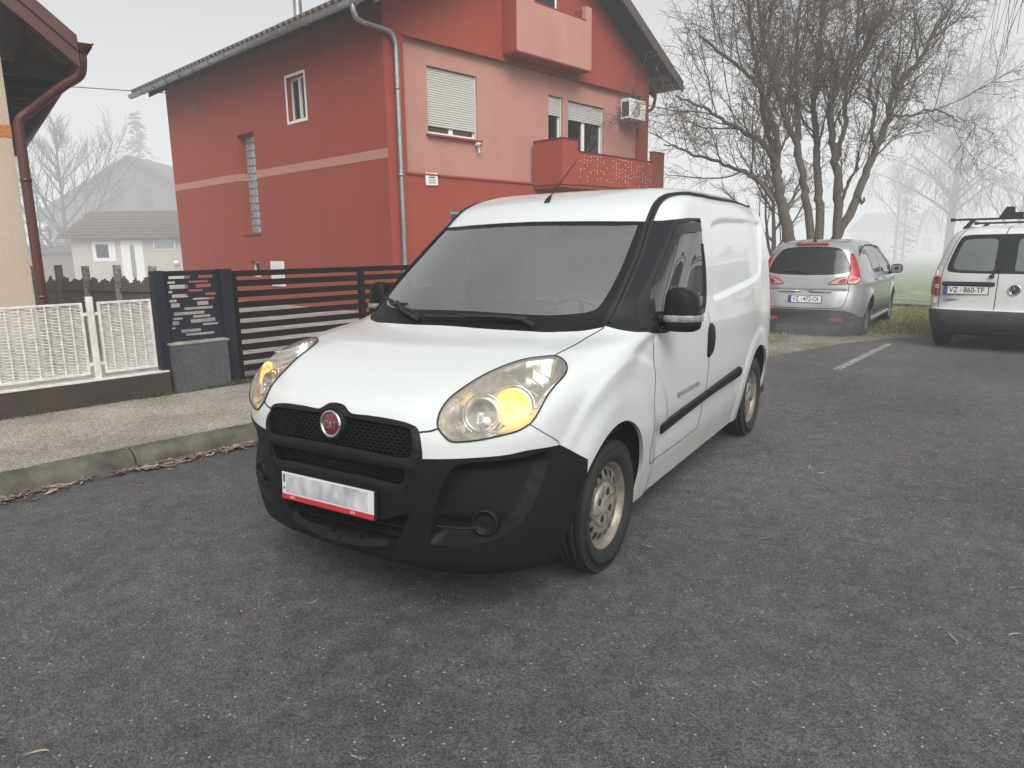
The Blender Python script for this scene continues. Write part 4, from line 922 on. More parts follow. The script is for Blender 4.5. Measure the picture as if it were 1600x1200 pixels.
def render_wall(name, col, var=.14, dirt=True):
    """rough-cast render: fine grain, soft stains, grime towards the ground"""
    m = mat(name, col, .88, spec=.2); nt = m.node_tree; b = nt.nodes['Principled BSDF']; L = nt.links.new; ge = nt.nodes.new('ShaderNodeTexCoord')
    n = nt.nodes.new('ShaderNodeTexNoise'); n.inputs['Scale'].default_value = 1.1; n.inputs['Detail'].default_value = 9; n.inputs['Roughness'].default_value = .62; L(ge.outputs['Object'], n.inputs['Vector'])
    mp = nt.nodes.new('ShaderNodeMapping'); mp.inputs['Scale'].default_value = (1.6, 1.6, .5); L(ge.outputs['Object'], mp.inputs[0]); n1 = nt.nodes.new('ShaderNodeTexNoise'); n1.inputs['Scale'].default_value = 1; n1.inputs['Detail'].default_value = 5; L(mp.outputs[0], n1.inputs['Vector'])
    ad = nt.nodes.new('ShaderNodeMath'); ad.operation = 'ADD'; L(n.outputs['Fac'], ad.inputs[0]); L(n1.outputs['Fac'], ad.inputs[1])
    r = nt.nodes.new('ShaderNodeValToRGB'); r.color_ramp.elements[0].position = .38; r.color_ramp.elements[1].position = .66; d = tuple(c * (1 - var) * .96 for c in col)
    hf = nt.nodes.new('ShaderNodeMath'); hf.operation = 'MULTIPLY'; hf.inputs[1].default_value = .5; L(ad.outputs[0], hf.inputs[0]); L(hf.outputs[0], r.inputs[0]); r.color_ramp.elements[0].color = (*d, 1); r.color_ramp.elements[1].color = (*col, 1)
    g = nt.nodes.new('ShaderNodeTexNoise'); g.inputs['Scale'].default_value = 55; g.inputs['Detail'].default_value = 2; L(ge.outputs['Object'], g.inputs['Vector'])
    gr = nt.nodes.new('ShaderNodeMapRange'); gr.inputs['From Min'].default_value = .3; gr.inputs['From Max'].default_value = .7; gr.inputs['To Min'].default_value = .86; gr.inputs['To Max'].default_value = 1.1; L(g.outputs['Fac'], gr.inputs['Value'])
    x = nt.nodes.new('ShaderNodeMixRGB'); x.blend_type = 'MULTIPLY'; x.inputs[0].default_value = 1; L(r.outputs[0], x.inputs[1]); L(gr.outputs[0], x.inputs[2]); L(x.outputs[0], b.inputs['Base Color'])
    bp = nt.nodes.new('ShaderNodeBump'); bp.inputs['Strength'].default_value = .35; bp.inputs['Distance'].default_value = .006; L(g.outputs['Fac'], bp.inputs['Height']); L(bp.outputs[0], b.inputs['Normal']); return m
M['asphalt'] = asphalt()
M['pave'] = pebble('washed_concrete', (.20, .175, .15), (.34, .30, .26), (.50, .46, .41), 95, moss=((.16, .14, .12), .9, .60))
M['kerb'] = mat('kerb_concrete', (.145, .138, .122), .9, noise=.7, nscale=5, bump=.6, bscale=70, col2=(.055, .055, .042))
M['gravel'] = pebble('gravel', (.12, .105, .09), (.26, .235, .21), (.40, .37, .34), 60, moss=((.13, .135, .05), 1.1, .50))
M['yard'] = pebble('yard_paving', (.24, .23, .21), (.34, .32, .30), (.40, .38, .36), 14)
M['field'] = pebble('frosty_grass', (.15, .21, .10), (.24, .31, .18), (.35, .41, .30), 18, moss=((.13, .17, .085), .35, .56))
M['marking'] = mat('worn_marking', (.44, .42, .39), .8, noise=.8, nscale=11, col2=(.10, .098, .095))
M['red'] = render_wall('red_render', (.305, .060, .039), .09); M['pink'] = render_wall('pink_render', (.45, .225, .185), .10)
M['beige'] = render_wall('beige_render', (.50, .415, .33), .08); M['orange'] = render_wall('orange_render', (.50, .19, .07), .08)
M['grey_base'] = render_wall('grey_plinth', (.30, .28, .26), .2); M['cream'] = render_wall('cream_render', (.50, .47, .42), .12)
M['brick'] = mat('old_brick', (.15, .125, .11), .9, noise=.4, nscale=12)
M['zinc'] = mat('zinc', (.36, .37, .38), .38, .75, noise=.25, nscale=5, rnoise=.1)
M['roof_tile'] = mat('roof_tile', (.125, .095, .082), .8, noise=.5, nscale=7, bump=.4, bscale=40)
M['roof_red'] = mat('roof_tile_red', (.165, .12, .105), .8, noise=.45, nscale=9, bump=.4, bscale=40)
M['soffit'] = mat('dark_soffit', (.022, .021, .021), .8, noise=.3, nscale=5)
M['barge'] = mat('barge_board', (.075, .062, .055), .6, noise=.3, nscale=6)
M['dkred'] = mat('dark_red_metal', (.085, .016, .016), .38, coat=.3, noise=.3, nscale=3)
M['pvc'] = mat('white_pvc', (.72, .72, .71), .35); M['shutter'] = mat('shutter_slats', (.52, .51, .49), .5)
M['pane'] = glass('house_glass', (.30, .33, .33), .25, .01, ior=1.75); M['dark_room'] = mat('dark_room', (.05, .053, .057), .8)
M['gblock'] = mat('glass_block', (.34, .38, .39), .10, spec=.9, noise=.55, nscale=9, bump=.8, bscale=18)
M['anthracite'] = mat('anthracite_paint', (.018, .023, .032), .5, spec=.25, noise=.2, nscale=4); M['brown_metal'] = mat('brown_black_paint', (.014, .0105, .0095), .5, spec=.2, noise=.25, nscale=5)
M['granite'] = pebble('dark_granite_render', (.05, .052, .056), (.085, .086, .092), (.15, .15, .16), 210)
M['fence_white'] = mat('chipped_white_paint', (.78, .78, .77), .5, noise=.35, nscale=22, col2=(.56, .54, .50))
M['plinth'] = mat('brown_plinth_paint', (.060, .040, .034), .75, noise=.6, nscale=3.2, bump=.5, bscale=50, col2=(.030, .028, .020))
M['conc'] = mat('weathered_concrete', (.42, .39, .36), .9, noise=.6, nscale=11, col2=(.13, .12, .11), bump=.4, bscale=30)
M['old_wood'] = mat('old_wood', (.24, .205, .18), .9, noise=.5, nscale=10, stretch=(1, 1, 6))
M['bark'] = mat('bark', (.115, .095, .08), .95, noise=.55, nscale=22, bump=.6, bscale=45, stretch=(1, 1, .35)); M['twig'] = mat('twig', (.105, .084, .07), .9)
M['bark_grey'] = mat('birch_bark', (.20, .18, .17), .9, noise=.6, nscale=10); M['needle'] = mat('needle_green', (.035, .05, .035), .9, noise=.5, nscale=2)
M['leaf_dry'] = mat('dry_leaf', (.36, .27, .21), .8, noise=.55, nscale=30, col2=(.11, .065, .05)); M['leaf_pale'] = mat('pale_leaf', (.44, .38, .31), .75, noise=.5, nscale=30, col2=(.13, .10, .08))
M['leaf_pink'] = mat('pinkish_dry_leaf', (.50, .41, .36), .7, noise=.5, nscale=25, col2=(.24, .16, .13)); M['grass'] = mat('verge_grass', (.17, .19, .05), .8, noise=.5, nscale=3, col2=(.26, .23, .075)); M['weed'] = mat('weed_green', (.09, .12, .05), .8, noise=.4, nscale=12)

# ------------------------------------------------------------------ ground
sheet('ground', [(-400, -400), (400, -400), (400, 400), (-400, 400)], -.03, M['field'])
sheet('field', [(16.15, -60), (150, -60), (150, 80), (16.15, 80)], -.006, M['field'])
sheet('gravel_strip', [(5.0, -14), (16.1, -14), (16.1, 9.0), (5.0, 9.0)], -.004, M['gravel'])
sheet('road', [(-30, 2.66), (-30, -14), (10.6, -14), (10.7, .10), (9.6, .62), (8.6, 1.00), (7.6, 1.16), (6.6, 1.35), (6.2, 2.0), (6.0, 2.66)], .0, M['asphalt'])
ks = MB(); ks.box(16.0, 16.15, -14, 60, -.02, .06); 
o = ks.build('field_edging', M['kerb']); o.rotation_euler.z = HEAD; struct(o)
def fence_ground(name, s0, s1, t0, t1, z, m):
    mb = MB(); mb.box(s0, s1, t0, t1, z - .2, z); o = mb.build(name, m); o.rotation_euler.z = HEAD; return struct(o)
fence_ground('pavement', -12, 6.0, 2.70, 4.43, .130, M['pave'])
fence_ground('yard', -12, 22, 4.43, 40, .112, M['yard'])
kb = MB(); js = [-12.0] + [(.225 + 1.0 * k) - 1.0 * 7 for k in range(0, 14)]
for a, b in zip(js[:-1], js[1:]):
    a += .006; b -= .006
    n = 10; pr = [(2.53, -.05), (2.545, .06), (2.56, .088), (2.60, .112), (2.66, .124), (2.712, .126), (2.712, -.05)]
    vs = []
    for k in range(n + 1):
        s = a + (b - a) * k / n
        for t, z in pr: vs.append((s, t + random.uniform(-.004, .004), z + random.uniform(-.004, .003)))
    q = len(pr); kb.add(vs, [(k * q + i, k * q + i + 1, (k + 1) * q + i + 1, (k + 1) * q + i) for k in range(n) for i in range(q - 1)], True)
    kb.add([vs[i] for i in range(q)], [tuple(range(q))]); kb.add([vs[n * q + i] for i in range(q)], [tuple(range(q))])
o = kb.build('kerb', M['kerb']); o.rotation_euler.z = HEAD; struct(o)
mk = MB(); mk.add([(6.3, .20, .004), (9.05, .375, .004), (9.05, .465, .004), (6.3, .29, .004)], [(0, 1, 2, 3)]); o = mk.build('road_marking', M['marking']); o.rotation_euler.z = HEAD; struct(o)

# ------------------------------------------------------------------ leaf litter, grass (nobody could count them)
def leaf_mesh(name, spots, m, l0=.05, l1=.10, wr=.13, curl=.25):
    mb = MB()
    for (s, t, z) in spots:
        L = random.uniform(l0, l1); w = L * random.uniform(wr * .6, wr * 1.4); a = random.uniform(0, 2 * PI); tilt = random.uniform(-.35, .35); c = random.uniform(-curl, curl) * L; hh = random.uniform(.002, .012)
        pts = []
        for k in range(6):
            f = k / 5 - .5; ww = w * (1 - (2 * f) ** 2) * .5 + .0006; yb = c * (2 * f) ** 2; zz = hh + abs(f) * L * .12 * random.uniform(0, 1.4)
            pts += [(f * L, yb + ww, zz + ww * tilt), (f * L, yb - ww, zz - ww * tilt)]
        R_ = Matrix.Rotation(a, 3, 'Z'); pts = [R_ @ Vector(p) + Vector((s, t, z)) for p in pts]
        mb.add(pts, [(2 * k, 2 * k + 1, 2 * k + 3, 2 * k + 2) for k in range(5)], True)
    o = mb.build(name, m); o.rotation_euler.z = HEAD; o['kind'] = 'stuff'; return o
def drift(n):
    out = []
    for _ in range(n):
        s, w = random.choice([(random.gauss(-1.50, .13), .07), (random.gauss(-1.42, .2), .06), (random.gauss(-.72, .10), .05), (random.gauss(-.52, .12), .06), (random.gauss(-.08, .13), .045), (random.gauss(.12, .12), .05), (random.gauss(.40, .2), .05), (random.uniform(-3, 5), .03)]); out.append((s, 2.525 - abs(random.gauss(0, w)), random.uniform(0, .020)))
    return out
leaf_mesh('fallen_leaves', drift(330), M['leaf_dry'], .06, .12, .17); leaf_mesh('pale_fallen_leaves', drift(170), M['leaf_pink'], .06, .13, .17)
sp = [(random.uniform(-4, 9), random.uniform(-6, 2.4), .001) for _ in range(260)] + [(random.uniform(-2.2, 2.0), random.uniform(-3.2, 2.2), .001) for _ in range(45)] + [(random.gauss(3.2, 1.6), random.gauss(-1.3, 1.0), .001) for _ in range(130)]
leaf_mesh('scattered_leaves', sp, M['leaf_pale'], .025, .075, .10)
tw = MB()
for _ in range(45):
    s, t = (random.uniform(-2.5, 7), random.uniform(-5.5, 2.3)) if random.random() < .5 else (random.gauss(3.0, 1.6), random.gauss(-1.4, .9)); a = random.uniform(0, 6.3); L = random.uniform(.05, .22); pts = []; x, y = s, t
    for k in range(6): pts.append((x, y, .005)); a += random.gauss(0, .32); x += math.cos(a) * L / 5; y += math.sin(a) * L / 5
    tw.tube(pts, [.0028, .0028, .0025, .002, .0017, .001], 5, cap=False)
o = tw.build('fallen_twigs', M['leaf_dry']); o.rotation_euler.z = HEAD; o['kind'] = 'stuff'
def blades(name, spots, m, h0, h1, w=.004):
    mb = MB()
    for s, t, z in spots:
        h = random.uniform(h0, h1); a = random.uniform(0, 6.3); ln = random.uniform(.2, .9) * h; dx, dy = math.cos(a), math.sin(a); px, py = -dy * w, dx * w
        mb.add([(s - px, t - py, z), (s + px, t + py, z), (s + dx * ln * .4 + px * .7, t + dy * ln * .4 + py * .7, z + h * .65), (s + dx * ln * .4 - px * .7, t + dy * ln * .4 - py * .7, z + h * .65), (s + dx * ln, t + dy * ln, z + h)], [(0, 1, 2, 3), (3, 2, 4)])
    o = mb.build(name, m); o.rotation_euler.z = HEAD; o['kind'] = 'stuff'; return o
sp = []
for _ in range(1500):
    s = random.choice([random.uniform(-3, .25), random.gauss(.1, .12), random.uniform(.3, 1.2), random.gauss(.75, .2)]); sp.append((s, 4.405 - abs(random.gauss(0, .03)), .13))
blades('verge_weeds', sp, M['weed'], .012, .06, .003)
sp = []
for _ in range(16000):
    s = random.uniform(6.6, 16.0); t = random.uniform(-.3, 5.0)
    d = math.sin(s * 1.7 + t * 2.3) + math.sin(s * .9 - t * 3.1 + 1) + random.gauss(0, .6)
    edge = 1.0 - (s - 8.6) * .35 if s > 8.6 else 1.15
    if t < edge + random.gauss(.1, .12): continue
    if (s > 10.4 and t < 1.9) or d > .9: sp.append((s, t, 0))
for _ in range(5200): sp.append((random.uniform(10.4, 16.0), random.uniform(-.2, 1.9), 0))
blades('grass', sp, M['grass'], .02, .07, .006)

# ------------------------------------------------------------------ beige house at the left edge
def beige_house():
    r = sthing('beige_house', 'beige rendered house corner with orange band and dark red roof edge at the left', 'house', -.25, 7.0, .1, -math.radians(8.7))
    w = MB(); w.box(-7, 0, 0, 9, 0, 3.9); 
    w.add([(-7, 0, 3.9), (0, 0, 3.9), (-3.5, 0, 7.0)], [(0, 1, 2)]); w.build('wall', M['beige'], r)
    b = MB(); b.box(-7.01, .012, -.012, 9, 0, .42); b.build('plinth', M['grey_base'], r)
    b = MB(); b.box(-7.004, .004, -.006, .0, 2.66, 2.79); b.build('band', M['orange'], r)
    # roof: right slope with overhang to the street and over the right wall
    pz = lambda x: 3.53 + (.64 - x) * .87
    rf = MB(); v0, v1 = -.62, 9.4; th = .10
    rf.add([(.64, v0, pz(.64)), (.64, v1, pz(.64)), (-3.5, v1, pz(-3.5)), (-3.5, v0, pz(-3.5)), (.64, v0, pz(.64) + th), (.64, v1, pz(.64) + th), (-3.5, v1, pz(-3.5) + th), (-3.5, v0, pz(-3.5) + th)], [(0, 1, 2, 3), (4, 7, 6, 5), (0, 4, 5, 1), (1, 5, 6, 2), (3, 7, 4, 0)])
    n = 60
    for k in range(n):   # tile ends along the eave
        t = v0 + .1 + (v1 - v0 - .1) * k / n; rf.tube([(.66, t + .08, pz(.66) + .06), (.3, t + .08, pz(.3) + .06)], .075, 8)
    rf.build('roof', M['roof_tile'], r)
    fs = MB()
    for (z0, z1, y0, y1) in ((-.16, .0, v0 - .02, v0 + .03), (.0, .10, v0 - .05, v0 + .05), (.10, .16, v0 - .035, v0 + .12)):
        fs.add([(.66, y0, pz(.66) + z0), (.66, y1, pz(.66) + z0), (-3.5, y1, pz(-3.5) + z0), (-3.5, y0, pz(-3.5) + z0), (.66, y0, pz(.66) + z1), (.66, y1, pz(.66) + z1), (-3.5, y1, pz(-3.5) + z1), (-3.5, y0, pz(-3.5) + z1)], [(0, 3, 2, 1), (4, 5, 6, 7), (0, 4, 7, 3), (1, 2, 6, 5), (0, 1, 5, 4)])
    fs.build('verge_board', M['dkred'], r)
    so = MB()
    for k in range(9):
        y0 = v0 + .05 + k * .075
        so.add([(.60, y0, pz(.60) - .02), (.60, y0 + .070, pz(.60) - .02), (-3.5, y0 + .070, pz(-3.5) - .02), (-3.5, y0, pz(-3.5) - .02)], [(0, 1, 2, 3)])
    for k in range(12): so.box(.0, .62, .3 + k * .75, .38 + k * .75, 3.40, 3.52)
    so.build('soffit', M['soffit'], r)
    g = MB(); pts = []
    n = 9; vs = []
    for y in (v0 - .06, v1):
        for k in range(n + 1):
            a = PI + PI * k / n; vs.append((.72 + .075 * math.cos(a), y, pz(.64) + .07 + .085 * math.sin(a)))
    g.add(vs, [(k, k + 1, k + n + 2, k + n + 1) for k in range(n)] + [tuple(range(n + 1))], True); g.tube([(.795, v0 - .06, pz(.64) + .07), (.795, v1, pz(.64) + .07)], .010, 6); g.build('gutter', M['dkred'], r)
    d = MB(); d.tube(catmull([(.69, v0 + .06, pz(.64) + .0), (.69, v0 + .06, 3.44), (.66, v0 + .10, 3.30), (.52, v0 + .2, 3.20), (.22, -.14, 2.96), (.09, -.085, 2.84), (.07, -.08, 2.66), (.07, -.08, .05)], 5), .052, 12); d.build('downpipe', M['dkred'], r)
    for z in (2.2, .9):
        c = MB(); c.lathe([(-.02, .052), (-.02, .058), (.02, .058), (.02, .052)], 16, Matrix.Translation((.07, -.08, z)) @ Matrix.Rotation(PI / 2, 4, 'X')); c.build('pipe_clip', M['dkred'], r)
beige_house()

# ------------------------------------------------------------------ red house
def red_house():
    r = sthing('red_house', 'two-storey red rendered house with pink panels and grey gutter behind the gate', 'house', 6.80, 9.51)
    Wd, Dp = 9.70, 10.86; AP = 9.17; pitch = .5625; xm = Wd / 2
    zr = lambda x: AP - pitch * abs(x - xm)          # underside of the roof
    w = MB()
    # left wall (x=0): u = y
    LW = [(5.60, 6.52, 1.95, 4.50, .24), (3.02, 3.81, 4.50, 5.48, .16), (5.80, 6.31, .80, 1.22, .14)]
    holes_wall(w, 0, Dp, 0, zr(0), LW, lambda u, v, d: (d, u, v))
    # front: ground floor, side strips, gable flush; the pink storey set back between them
    w.mi = 0; F = lambda u, v, d: (u, d, v)
    holes_wall(w, 0, Wd, 0, 3.06, [(1.66, 2.45, 1.55, 2.33, .14)], F)
    w.add([F(0, 3.06, 0), F(.50, 3.06, 0), F(.50, 5.78, 0), F(0, 5.78, 0)], [(0, 1, 2, 3)]); w.add([F(9.20, 3.06, 0), F(Wd, 3.06, 0), F(Wd, 5.78, 0), F(9.2, 5.78, 0)], [(0, 1, 2, 3)])
    w.add([F(0, 5.78, 0), F(Wd, 5.78, 0), F(Wd, zr(Wd), 0), F(xm, AP, 0), F(0, zr(0), 0)], [(0, 1, 2, 3, 4)])
    for a, b in (((.5, 3.06), (.5, 5.78)), ((.5, 5.78), (9.2, 5.78)), ((9.2, 5.78), (9.2, 3.06)), ((9.2, 3.06), (.5, 3.06))): w.add([F(*a, 0), F(*b, 0), F(*b, .12), F(*a, .12)], [(0, 1, 2, 3)])
    w.add([(Wd, 0, 0), (Wd, Dp, 0), (Wd, Dp, zr(Wd)), (Wd, 0, zr(Wd))], [(0, 1, 2, 3)]); w.add([(0, Dp, 0), (Wd, Dp, 0), (Wd, Dp, zr(Wd)), (xm, Dp, AP), (0, Dp, zr(0))], [(0, 1, 2, 3, 4)])
    w.build('wall', M['red'], r)
    pk = MB(); pk_h = [(1.20, 2.70, 3.94, 5.34, .16), (5.22, 5.80, 3.06, 5.30, .16), (6.02, 7.62, 3.06, 5.27, .16)]
    holes_wall(pk, .5, 9.2, 3.06, 5.78, pk_h, lambda u, v, d: (u, .12 + d, v)); pk.build('pink_panel', M['pink'], r)
    lp = MB(); lp.box(.44, 4.6, -.035, .0, 3.045, 3.085); lp.box(.44, 9.26, -.03, .0, 5.775, 5.80); lp.build('ledge_moulding', M['red'], r)
    bd = MB(); bd.box(-.006, .0, .004, 5.60, 3.34, 3.53); bd.box(-.006, .0, 6.52, Dp - .002, 3.34, 3.53); bd.box(.0, .235, 6.512, 6.526, 3.34, 3.53); bd.build('pink_band', M['pink'], r)
    # roof
    rf = MB(); y0, y1 = -.70, Dp + .75; ov = .66; th = .16
    for s_ in (-1, 1):
        xe = -ov if s_ < 0 else Wd + ov; a = [(xe, y0, zr(xe)), (xe, y1, zr(xe)), (xm, y1, AP), (xm, y0, AP)]; b_ = [(p[0], p[1], p[2] + th) for p in a]
        rf.add(a + b_, [(0, 1, 2, 3), (4, 7, 6, 5), (0, 4, 5, 1), (1, 5, 6, 2), (3, 7, 4, 0)])
        n = 52
        for k in range(n):
            t = y0 + .12 + (y1 - y0 - .24) * k / (n - 1); x2 = xe - s_ * .9; e = s_ * .05
            rf.tube([(xe + e, t, zr(xe + e) + th + .025), (x2, t, zr(x2) + th + .025)], .075, 8)
    rf.build('roof', M['roof_tile'], r)
    so = MB()
    for s_ in (-1, 1):
        xe = -ov + .03 if s_ < 0 else Wd + ov - .03
        for k in range(8):
            ya = y0 + .03 + k * .0835; so.add([(xe, ya, zr(xe) - .012), (xe, ya + .078, zr(xe) - .012), (xm, ya + .078, AP - .012), (xm, ya, AP - .012)], [(0, 1, 2, 3)])
        xi = 0 if s_ < 0 else Wd
        for k in range(13): so.box(min(xi, xe), max(xi, xe), .2 + k * .85, .3 + k * .85, zr(xi) - .20 - .0, zr(xi) - .10) if False else so.add([(xi, .2 + k * .85, zr(xi) - .14), (xi, .3 + k * .85, zr(xi) - .14), (xe, .3 + k * .85, zr(xe) - .14), (xe, .2 + k * .85, zr(xe) - .14), (xi, .2 + k * .85, zr(xi)), (xi, .3 + k * .85, zr(xi)), (xe, .3 + k * .85, zr(xe)), (xe, .2 + k * .85, zr(xe))], [(0, 1, 2, 3), (0, 4, 7, 3), (1, 2, 6, 5), (3, 7, 6, 2)])
    so.build('soffit', M['soffit'], r)
    bb = MB()
    for s_ in (-1, 1):
        xe = -ov - .03 if s_ < 0 else Wd + ov + .03; a = [(xe, y0 - .04, zr(xe) - .10), (xm, y0 - .04, AP - .10), (xm, y0 - .04, AP + .20), (xe, y0 - .04, zr(xe) + .20)]
        bb.add(a + [(p[0], p[1] + .05, p[2]) for p in a], [(0, 1, 2, 3), (4, 7, 6, 5), (0, 4, 5, 1), (3, 2, 6, 7), (0, 3, 7, 4)])
    # purlin end under the right verge
    bb.box(Wd + .05, Wd + .17, -.66, 0, zr(Wd) - .20, zr(Wd) - .06); bb.build('barge_board', M['barge'], r)
    def gut(xc, nm):
        g = MB(); n = 9; vs = []
        for y in (y0 - .02, y1):
            for k in range(n + 1):
                a = PI + PI * k / n; vs.append((xc + .08 * math.cos(a), y, zr(-ov) + .07 + .095 * math.sin(a)))
        g.add(vs, [(k, k + 1, k + n + 2, k + n + 1) for k in range(n)] + [tuple(range(n + 1)), tuple(range(n + 1, 2 * n + 2))], True)
        for s_ in (-1, 1): g.tube([(xc + s_ * .08, y0 - .02, zr(-ov) + .07), (xc + s_ * .08, y1, zr(-ov) + .07)], .011, 6)
        for k in range(13):
            y = y0 + .5 + k * .9; g.tube([(xc + .088 * math.cos(a), y, zr(-ov) + .07 + .102 * math.sin(a)) for a in np.linspace(PI, 2 * PI, 9)], .009, 5)
        g.build(nm, M['zinc'], r)
    gut(-ov - .075, 'gutter'); gut(Wd + ov + .075, 'gutter')
    dp = MB(); ze = zr(-ov); dp.tube(catmull([(-ov - .07, -.10, ze + .0), (-ov - .07, -.10, ze - .12), (-ov + .02, -.10, ze - .26), (.10, -.10, 5.74), (.22, -.10, 5.58), (.24, -.10, 5.40), (.24, -.10, .1)], 5), .055, 14); dp.build('downpipe', M['zinc'], r)
    cl = [4.7, 3.0]
    for z in cl:
        c = MB(); c.lathe([(-.03, .055), (-.03, .063), (.03, .063), (.03, .055)], 18, Matrix.Translation((.24, -.10, z)) @ Matrix.Rotation(PI / 2, 4, 'X')); c.box(.22, .26, -.06, .0, z - .01, z + .01); c.build('pipe_clip', M['zinc'], r)
    d2 = MB(); d2.tube(catmull([(Wd + ov + .07, .25, ze), (Wd + ov + .05, .25, ze - .2), (Wd + .6, .25, 5.62), (Wd + .12, .25, 5.40), (Wd + .08, .25, 5.2), (Wd + .08, .25, .1)], 5), .05, 12); d2.build('downpipe', M['barge'], r)
    # windows
    fr = MB(); Y = 5.60
    gb = MB()
    for k in range(13): 
        for j in range(3):
            gb.bbox(.20, .25, Y + .02 + j * .293, Y + .30 + j * .293, 1.97 + k * .194, 2.15 + k * .194, .012)
    g0 = MB(); g0.box(.235, .245, Y, Y + .92, 1.95, 4.5); gf = g0.build('window', M['conc'], r); gb.build('glass_blocks', M['gblock'], gf)
    sl = MB(); sl.box(-.04, .2, Y - .03, Y + .95, 1.915, 1.953); sl.build('sill', M['red'], gf)
    def win_left(y_0, y_1, z0, z1, d, surround=0):
        f = MB(); x = d; b = .055
        f.box(x - .03, x + .03, y_0, y_1, z0, z0 + b); f.box(x - .03, x + .03, y_0, y_1, z1 - b, z1); f.box(x - .03, x + .03, y_0, y_0 + b, z0 + b, z1 - b); f.box(x - .03, x + .03, y_1 - b, y_1, z0 + b, z1 - b)
        if surround:
            n = 40
            for (a0, a1, c0, c1) in ((y_0 - .06, y_1 + .06, z1, z1 + .06), (y_0 - .06, y_1 + .06, z0 - .06, z0), (y_0 - .06, y_0, z0, z1), (y_1, y_1 + .06, z0, z1)): f.bbox(-.012, .01, a0, a1, c0, c1, .005)
        o = f.build('window', M['pvc'], r); g = MB(); g.box(x, x + .006, y_0 + b, y_1 - b, z0 + b, z1 - b); g.build('pane', M['pane'], o); k = MB(); k.box(x + .10, x + .11, y_0, y_1, z0, z1); k.build('room', M['dark_room'], o)
        return o
    o = win_left(3.02, 3.81, 4.50, 5.48, .15, 1); m = MB(); m.box(.10, .15, 3.38, 3.43, 4.55, 5.43); m.build('mullion', M['pvc'], o)
    win_left(5.80, 6.31, .80, 1.22, .12)
    def win_front(x0, x1, z0, z1, y, shut, mull=None, nm='window'):
        f = MB(); b = .07
        f.box(x0, x1, y - .03, y + .03, z0, z0 + b); f.box(x0, x1, y - .03, y + .03, z1 - b, z1); f.box(x0, x0 + b, y - .03, y + .03, z0 + b, z1 - b); f.box(x1 - b, x1, y - .03, y + .03, z0 + b, z1 - b)
        if mull is not None: f.box(mull - .06, mull + .06, y - .035, y + .03, z0 + b, z1 - b)
        o = f.build(nm, M['pvc'], r); g = MB(); g.box(x0 + b, x1 - b, y, y + .006, z0 + b, z1 - b); g.build('pane', M['pane'], o); k = MB(); k.box(x0, x1, y + .25, y + .26, z0, z1); k.build('room', M['dark_room'], o)
        s = MB(); z = z1 - .02; zb = z1 - shut
        while z - .052 > zb:
            s.tube([(x0 + .03, y - .055, z - .026), (x1 - .03, y - .055, z - .026)], [.027, .027], 8); z -= .050
        s.box(x0, x0 + .035, y - .085, y - .03, z0, z1); s.box(x1 - .035, x1, y - .085, y - .03, z0, z1); s.build('roller_shutter', M['shutter'], o)
        return o
    o = win_front(1.20, 2.70, 3.94, 5.34, .26, 1.27, 1.95); q = MB(); q.bbox(1.14, 2.76, .02, .26, 3.895, 3.938, .006); q.build('sill', M['red'], o)
    win_front(5.22, 5.80, 3.06, 5.30, .26, .52); win_front(6.02, 7.62, 3.06, 5.27, .26, .50, 6.80, 'balcony_door')
    win_front(1.66, 2.45, 1.55, 2.33, .12, 0)
    bx = MB(); bx.bbox(-.03, .02, 4.53, 5.19, .58, 1.22, .006); mb_ = bx.build('meter_cabinet', M['pvc'], r)
    # upper balcony (pink) and its door
    ub = MB(); f = lambda x0, x1, z0, z1: ub.box(x0, x1, -.46, -.34, z0, z1)
    f(3.44, 4.05, 5.93, 7.46); ub.box(4.05, 6.0, -.46, -.34, 5.93, 7.08); f(6.0, 6.25, 5.93, 7.14 + .28); ub.build('balcony', M['pink'], r)
    u2 = MB(); u2.box(3.435, 3.56, -.455, -.002, 5.93, 7.44); u2.box(6.13, 6.255, -.455, -.002, 5.93, 7.40); u2.box(3.45, 6.24, -.45, -.002, 5.90, 6.05); u2.box(4.03, 6.02, -.475, -.325, 7.08, 7.10); u2.build('balcony_shaded_side', M['red'], r)  # red instead of pink: the shade on the balcony's sides is put into the colour
    o = MB(); o.box(4.45, 5.35, -.05, .0, 6.1, 8.1); d = o.build('balcony_door', M['pvc'], r); o = MB(); o.box(4.53, 5.27, -.056, -.05, 6.2, 8.02); o.build('pane', M['gloss_black'], d)
    # lower balcony
    lb = MB(); lb.box(4.49, 5.12, -.93, -.80, 3.0, 4.06); lb.box(5.12, 8.55, -.93, -.80, 3.02, 3.80); lb.box(8.55, 9.12, -.93, -.80, 3.0, 4.08); lb.box(4.49, 4.62, -.80, -.002, 3.0, 4.055); lb.box(8.99, 9.12, -.80, -.002, 3.0, 3.86); lb.box(4.52, 9.1, -.9, -.002, 2.93, 3.02); lb.build('lower_balcony', M['red'], r)
    cp = MB(); cp.box(4.47, 5.14, -.95, -.78, 4.06, 4.085); cp.box(5.14, 8.53, -.95, -.78, 3.80, 3.82); cp.box(8.53, 9.14, -.95, -.78, 4.08, 4.10); cp.box(4.47, 4.64, -.78, -.002, 4.055, 4.08); cp.build('coping', M['dkred'], r)
    # chimney flue
    ch = MB(); cx = .55; ch.tube([(cx, 4.0, zr(cx) + .1), (cx, 4.0, zr(cx) + .95)], .10, 16); ch.lathe([(0, .0), (0, .15), (.05, .13), (.10, .02)], 16, Matrix.Translation((cx, 4.0, zr(cx) + 1.0)) @ Matrix.Rotation(PI / 2, 4, 'X')); ch.build('flue', M['zinc'], r)
    # wall vent
    v = MB(); v.bbox(-.02, .01, 8.65, 8.80, 5.42, 5.60, .006); v.build('wall_vent', M['barge'], r)
    return r
red_house()
